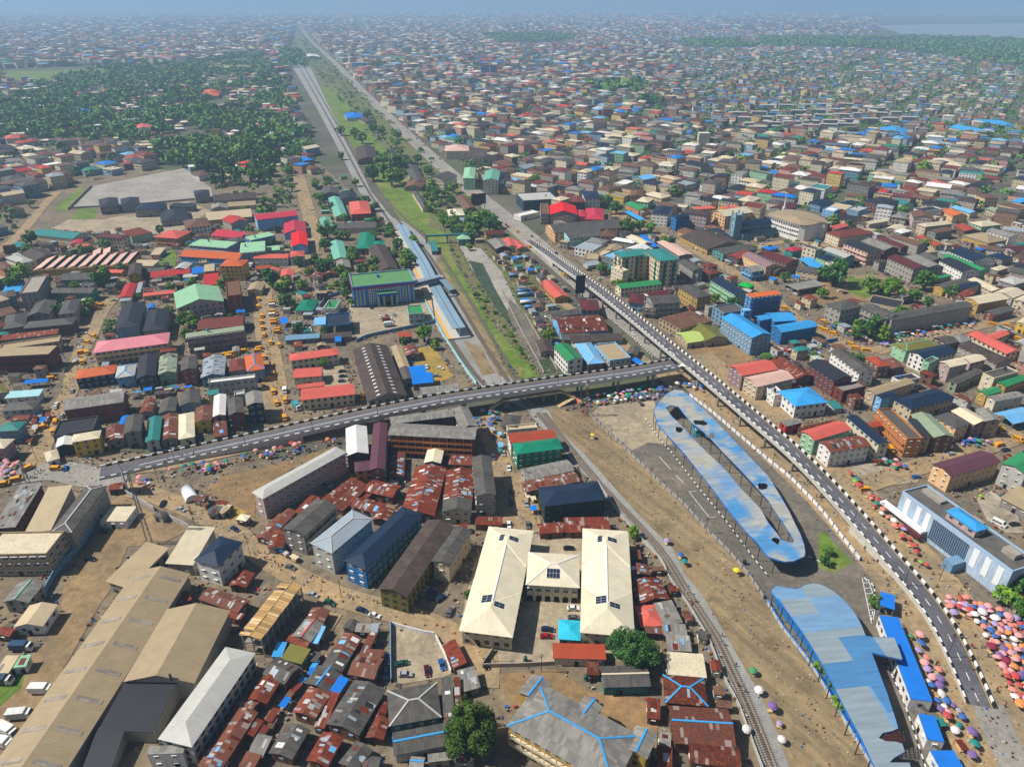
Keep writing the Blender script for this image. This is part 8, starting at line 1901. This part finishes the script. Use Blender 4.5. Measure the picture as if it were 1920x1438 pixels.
# ------------------------------------------------------------------ woods
def wood_mass(name, label, pts, rad, hgt, per):
    r = np.random.default_rng(5); n = len(pts); P = np.repeat(np.array(pts), per, 0); rr = np.repeat(r.uniform(rad*.6, rad*1.35, n), per); hh = np.repeat(r.uniform(hgt*.7, hgt*1.3, n), per); N = n*per; d = r.normal(size=(N, 3)); d[:, 2] = np.abs(d[:, 2])*.9 - .15; d /= np.linalg.norm(d, axis=1)[:, None]
    q = r.uniform(.75, 1.05, N); C = np.stack([P[:, 0] + d[:, 0]*rr*q, P[:, 1] + d[:, 1]*rr*q, hh*.55 + d[:, 2]*hh*.45*q], 1); nr = d + r.normal(size=(N, 3))*.5; nr /= np.linalg.norm(nr, axis=1)[:, None]; u = np.cross(nr, r.normal(size=(N, 3))); u /= np.linalg.norm(u, axis=1)[:, None]; w = np.cross(nr, u); s = (rr*.34*r.uniform(.6, 1.3, N))[:, None]
    V = np.stack([C - u*s, C - w*s*.7, C + u*s, C + w*s*.7], 1).reshape(-1, 3); me = bpy.data.meshes.new(name); nf = N; me.vertices.add(4*N); me.vertices.foreach_set('co', V.ravel().astype(np.float32)); me.loops.add(4*N); me.loops.foreach_set('vertex_index', np.arange(4*N, dtype=np.int32)); me.polygons.add(N); me.polygons.foreach_set('loop_start', np.arange(0, 4*N, 4, dtype=np.int32)); [me.materials.append(MATS[q_]) for q_ in ('wood_leaf', 'wood_leaf', 'wood_leaf', 'leaf_2', 'leaf_0')]; me.polygons.foreach_set('material_index', np.repeat(r.integers(0, 5, n), per).astype(np.int32)); me.update(calc_edges=True); return ob(name, me, label=label, cat='woods', kind='stuff')
x, y = field(800, 3300, 14, .4, 6, 400); px, py = px_arr(x, y); b = pip_arr(px, py, WOODS[0]); d_ = np.hypot(x, y); nz = np.array([mnoise.noise(Vector((float(a)*.011, float(c)*.007, 3.3))) + .5*mnoise.noise(Vector((float(a)*.03, float(c)*.02, 9))) for a, c in zip(x, y)]); b &= (nz > -.07 - .10*(py < 200)) & (rng.random(len(x)) < np.where(py > 250, .8, .92)) & ((d_ < 1800) | (rng.random(len(x)) < .6))
hs = np.stack([H['x'], H['y']], 1); wmask = b.copy(); wh = hs[pip_arr(*px_arr(hs[:, 0], hs[:, 1]), WOODS[0])]
if len(wh):
    idx = np.where(b)[0]; dd = np.min(np.hypot(x[idx][:, None] - wh[None, :, 0], y[idx][:, None] - wh[None, :, 1]), 1); b[idx[dd < 11]] = False
I = ((x - OX)/OC).astype(int); J = ((y - OY)/OC).astype(int); ok = (I >= 0) & (I < OCC.shape[0]) & (J >= 0) & (J < OCC.shape[1]); oc = np.zeros(len(x), bool); oc[ok] = OCC[I[ok], J[ok]]; b &= ~oc
wp = np.stack([x[b], y[b]], 1); dd = np.hypot(wp[:, 0], wp[:, 1]); near = np.argsort(dd)[:50]; msk = np.ones(len(wp), bool); msk[near] = False; print('wood trees', len(wp))
for i in near: q = px_of(float(wp[i, 0]), float(wp[i, 1])); tree(q[0], q[1], R.uniform(6, 9.5), lodfar=True)
wood_mass('woods', 'dark green wood beyond the gravel lot', wp[msk], 9.8, 14, 44)
bx, by = field(1500, 6500, 30, .2, 10, 400); px, py = px_arr(bx, by); b = np.zeros(len(bx), bool)
for W in BELTS: b |= pip_arr(px, py, W)
b &= np.array([mnoise.noise(Vector((float(a)*.006, float(c)*.003, 1.7))) > -.12 for a, c in zip(bx, by)])
wood_mass('woods', 'blue-green belts of trees in the far city', np.stack([bx[b], by[b]], 1), 17, 17, 26)
x, y = field(600, 3200, 27, .7, 13, 400); b = masked(x, y) | in_occ(x, y, 4); px, py = px_arr(x, y); b |= (py > 420); x, y = x[~b], y[~b]; wood_mass('garden_trees', 'scattered small trees between far roofs', np.stack([x, y], 1), 5.5, 10, 30)
cx_, cy_ = field(700, 4200, 15, .5, 7, 400); px, py = px_arr(cx_, cy_); b = pip_arr(px, py, [(556, 62), (572, 72), (640, 136), (745, 242), (850, 340), (800, 380), (740, 320), (660, 215), (600, 150)]) & (rng.random(len(px)) < .4); wood_mass('scrub', 'scrub and low trees on the strip between railway and avenue', np.stack([cx_[b], cy_[b]], 1), 3.6, 5, 26)
area('lagoon', '1640,48 1780,46 1960,44 1960,80 1830,72 1700,68', 'lagoon_water', 'pale grey lagoon at the edge of the far city', occ=False) if NM('lagoon_water', .3, .4).out(lin('#8d949b')) else None

# ------------------------------------------------------------------ kerbs and yard paint
def kerb_line(tile, pts, label):
    Q = resample([at(x, y, .1) for x, y in tp(tile, pts)], 1.5); r = ob('kerb', None, label=label, cat='kerb', kind='structure')
    for i, (a, b) in enumerate(zip(Q, Q[1:])):
        kk = ('kerb', i % 2)
        if kk not in WIN: m = MB(); m.box(-.75, .75, -.16, .16, 0, .22); WIN[kk] = m.me('kerb_block', ('paint_white', 'paint_black')[i % 2])
        ob('kerb_block', WIN[kk], r, a.lerp(b, .5), math.atan2(b.y - a.y, b.x - a.x))
for t_, p_, l_ in (('D3', '895,680 1000,900 1080,1130 1180,1438', 'black and white kerb between the terminal road and the blue canopy'), ('A2', '690,637 820,592 960,565 1150,520 1400,450', 'black and white kerb beside the left ramp'), ('A2', '380,630 500,608 690,578', 'black and white kerb in front of the yellow house'), ('C1', '650,890 760,970 870,1060 1060,1240', 'black and white kerb on the road under the flyover'), ('C2', '1000,260 1080,380 1200,520 1400,780 1600,1020 1800,1290 1917,1438', 'stony kerb along the hairpin shelter'), ('D2', '300,1290 390,1330', 'short white kerb by the grass island'), ('D3', '720,20 800,90 790,240 770,360', 'kerb curving round the painted parking bays')): kerb_line(t_, p_, l_)
m = MB()
def pl_(a, b, w=.22): m.bar(at(*tp('D3', a)[0], .32), at(*tp('D3', b)[0], .32), w, .02)
pl_('705,20', '775,360'); pl_('750,30', '806,200'); pl_('806,200', '790,330')
for a, b in (('712,60', '762,55'), ('720,100', '775,92'), ('730,140', '790,132'), ('738,180', '800,172'), ('748,220', '806,212'), ('756,262', '800,255'), ('764,305', '792,300')): pl_(a, b)
for a, b in (('C2|1230,685', 'C2|1290,745'), ('C2|1325,805', 'C2|1480,1000'), ('C2|1480,1000', 'C2|1530,992'), ('C2|1325,805', 'C2|1380,800'), ('C2|1100,540', 'C2|1190,640')):
    (ta, pa), (tb, pb) = a.split('|'), b.split('|'); m.bar(at(*tp(ta, pa)[0], .32), at(*tp(tb, pb)[0], .32), .2, .02)
ob('yard_marking', m.me('yard_marking', 'paint_white'), label='worn white bay lines painted on the terminal tarmac', cat='marking', kind='structure')
# ------------------------------------------------------------------ names for look-alikes: what each stands beside
LAND = [('the blue striped station', 717, 545), ('the station platform', 820, 560), ('the pink-roofed school', 245, 645), ('the mint-green church', 375, 570), ('the saw-tooth factory', 160, 495), ('the unfinished black-roofed houses', 240, 395), ('the gravel lot', 260, 350), ('the red awning hall', 320, 515),
  ('the skylight warehouse', 710, 690), ('the yellow bus street', 500, 640), ('the courtyard tenement', 820, 800), ('the brick-red tenement', 180, 765), ('the left ramp foot', 200, 885), ('the cream-roofed school', 1030, 1090), ('the bright blue block', 720, 1030), ('the beige apartment block', 560, 900),
  ('the long tan warehouse', 180, 1250), ('the truck yard', 120, 1130), ('the timber-roofed block', 505, 1150), ('the walled car lot', 785, 1225), ('the blue-ridged grey block', 1060, 1360), ('the big foreground tree', 886, 1370), ('the emerald house', 1010, 840), ('the railway curve', 1360, 1250),
  ('the hairpin bus shelter', 1370, 880), ('the curved terminal roof', 1580, 1230), ('the umbrella market', 1850, 1220), ('the white-blue mall', 1800, 1000), ('the plum-roofed block', 1810, 870), ('the orange-tan tenement', 1700, 815), ('the flyover junction', 1285, 680), ('the sky-blue offices', 1410, 610),
  ('the tall cream block', 1210, 495), ('the pale blue house', 1100, 660), ('the telecom mast', 1014, 600), ('the canal', 940, 560), ('the bright red roof', 1050, 395), ('the grey-blue church', 1400, 420), ('the round white church', 1495, 420), ('the grey L-shaped tenement', 1680, 590), ('the salmon L-roof', 1870, 640),
  ('the dirt car park', 1540, 550), ('the maroon-roofed concrete block', 1700, 500), ('the avenue', 860, 330), ('the grass strip', 700, 280), ('the grey estate blocks', 1540, 230), ('the sky-blue hall', 1682, 250), ('the woods', 330, 240), ('the twin far towers', 917, 130), ('the terrace rows', 1300, 195), ('the black-roofed white building', 1700, 720), ('the olive-roofed house', 1715, 650)]
def ordinal(i):
    U = ['first', 'second', 'third', 'fourth', 'fifth', 'sixth', 'seventh', 'eighth', 'ninth', 'tenth', 'eleventh', 'twelfth', 'thirteenth', 'fourteenth', 'fifteenth', 'sixteenth', 'seventeenth', 'eighteenth', 'nineteenth']
    if i < 19: return U[i]
    t, u = divmod(i + 1, 10); T = ['twent', 'thirt', 'fort', 'fift', 'sixt', 'sevent', 'eight', 'ninet'][t - 2]
    return T + 'ieth' if u == 0 else T + 'y-' + U[u - 1]
cg = {}
for o, base in CROWD: cg.setdefault(base, []).append(o)
for base, L_ in cg.items():
    L_.sort(key=lambda o: (o.location.xy.length))
    for i, o in enumerate(L_): o['label'] = base if len(L_) == 1 else base + (', closest' if i == 0 else f', {ordinal(i)} closest') 
seen = {}
for o, base, (x, y) in HOUSES:
    nm, lx, ly = min(LAND, key=lambda l: (l[1]-x)**2 + ((l[2]-y)*1.6)**2); dx, dy = x - lx, (y - ly)*1.6
    rel = 'beside' if math.hypot(dx, dy) < 26 else ('behind' if dy < 0 else 'in front of') if abs(dy) > abs(dx) else ('left of' if dx < 0 else 'right of')
    seen.setdefault((base, rel, nm), []).append((math.hypot(dx, dy), o))
for (base, rel, nm), L_ in seen.items():
    L_.sort(key=lambda q: q[0])
    for i, (_, o) in enumerate(L_):
        tail = f'{rel} {nm}'
        if len(L_) > 1: tail = ('nearest ' if i == 0 else ordinal(i) + ' nearest ') + tail
        lab = f'{base}, {tail}'
        if len(lab.replace(',', '').split()) > 16: lab = f"{base.split(' with ')[0]}, {tail}"
        if len(lab.replace(',', '').split()) > 16: lab = lab.replace(' nearest', '').replace(' on the market street by the grey tenement', '').replace(' at the ramp foot crossing', '').replace(' at the end of the yellow bus street', '').replace(' in the filling station yard', '')
        o['label'] = lab

# ------------------------------------------------------------------ the hazy air
hz = MB(); hz.box(-g - 200, g + 200, -600, g + 200, -1, CAM_H + 6); hb = ob('haze', None if 0 else mesh('haze', hz.V, hz.F, 'concrete'), label='pale blue haze hanging over the whole city', cat='haze', kind='stuff')
hm_ = bpy.data.materials.new('haze'); hm_.use_nodes = True; nt = hm_.node_tree; nt.nodes.clear(); o_ = nt.nodes.new('ShaderNodeOutputMaterial'); v_ = nt.nodes.new('ShaderNodeVolumePrincipled'); v_.inputs['Color'].default_value = HAZE_COL; v_.inputs['Density'].default_value = HAZE_D; v_.inputs['Anisotropy'].default_value = 0.1
nt.links.new(v_.outputs[0], o_.inputs['Volume']); hb.data.materials.clear(); hb.data.materials.append(hm_); hm_.cycles.homogeneous_volume = True if hasattr(hm_, 'cycles') else None
print('objects', len(bpy.data.objects))
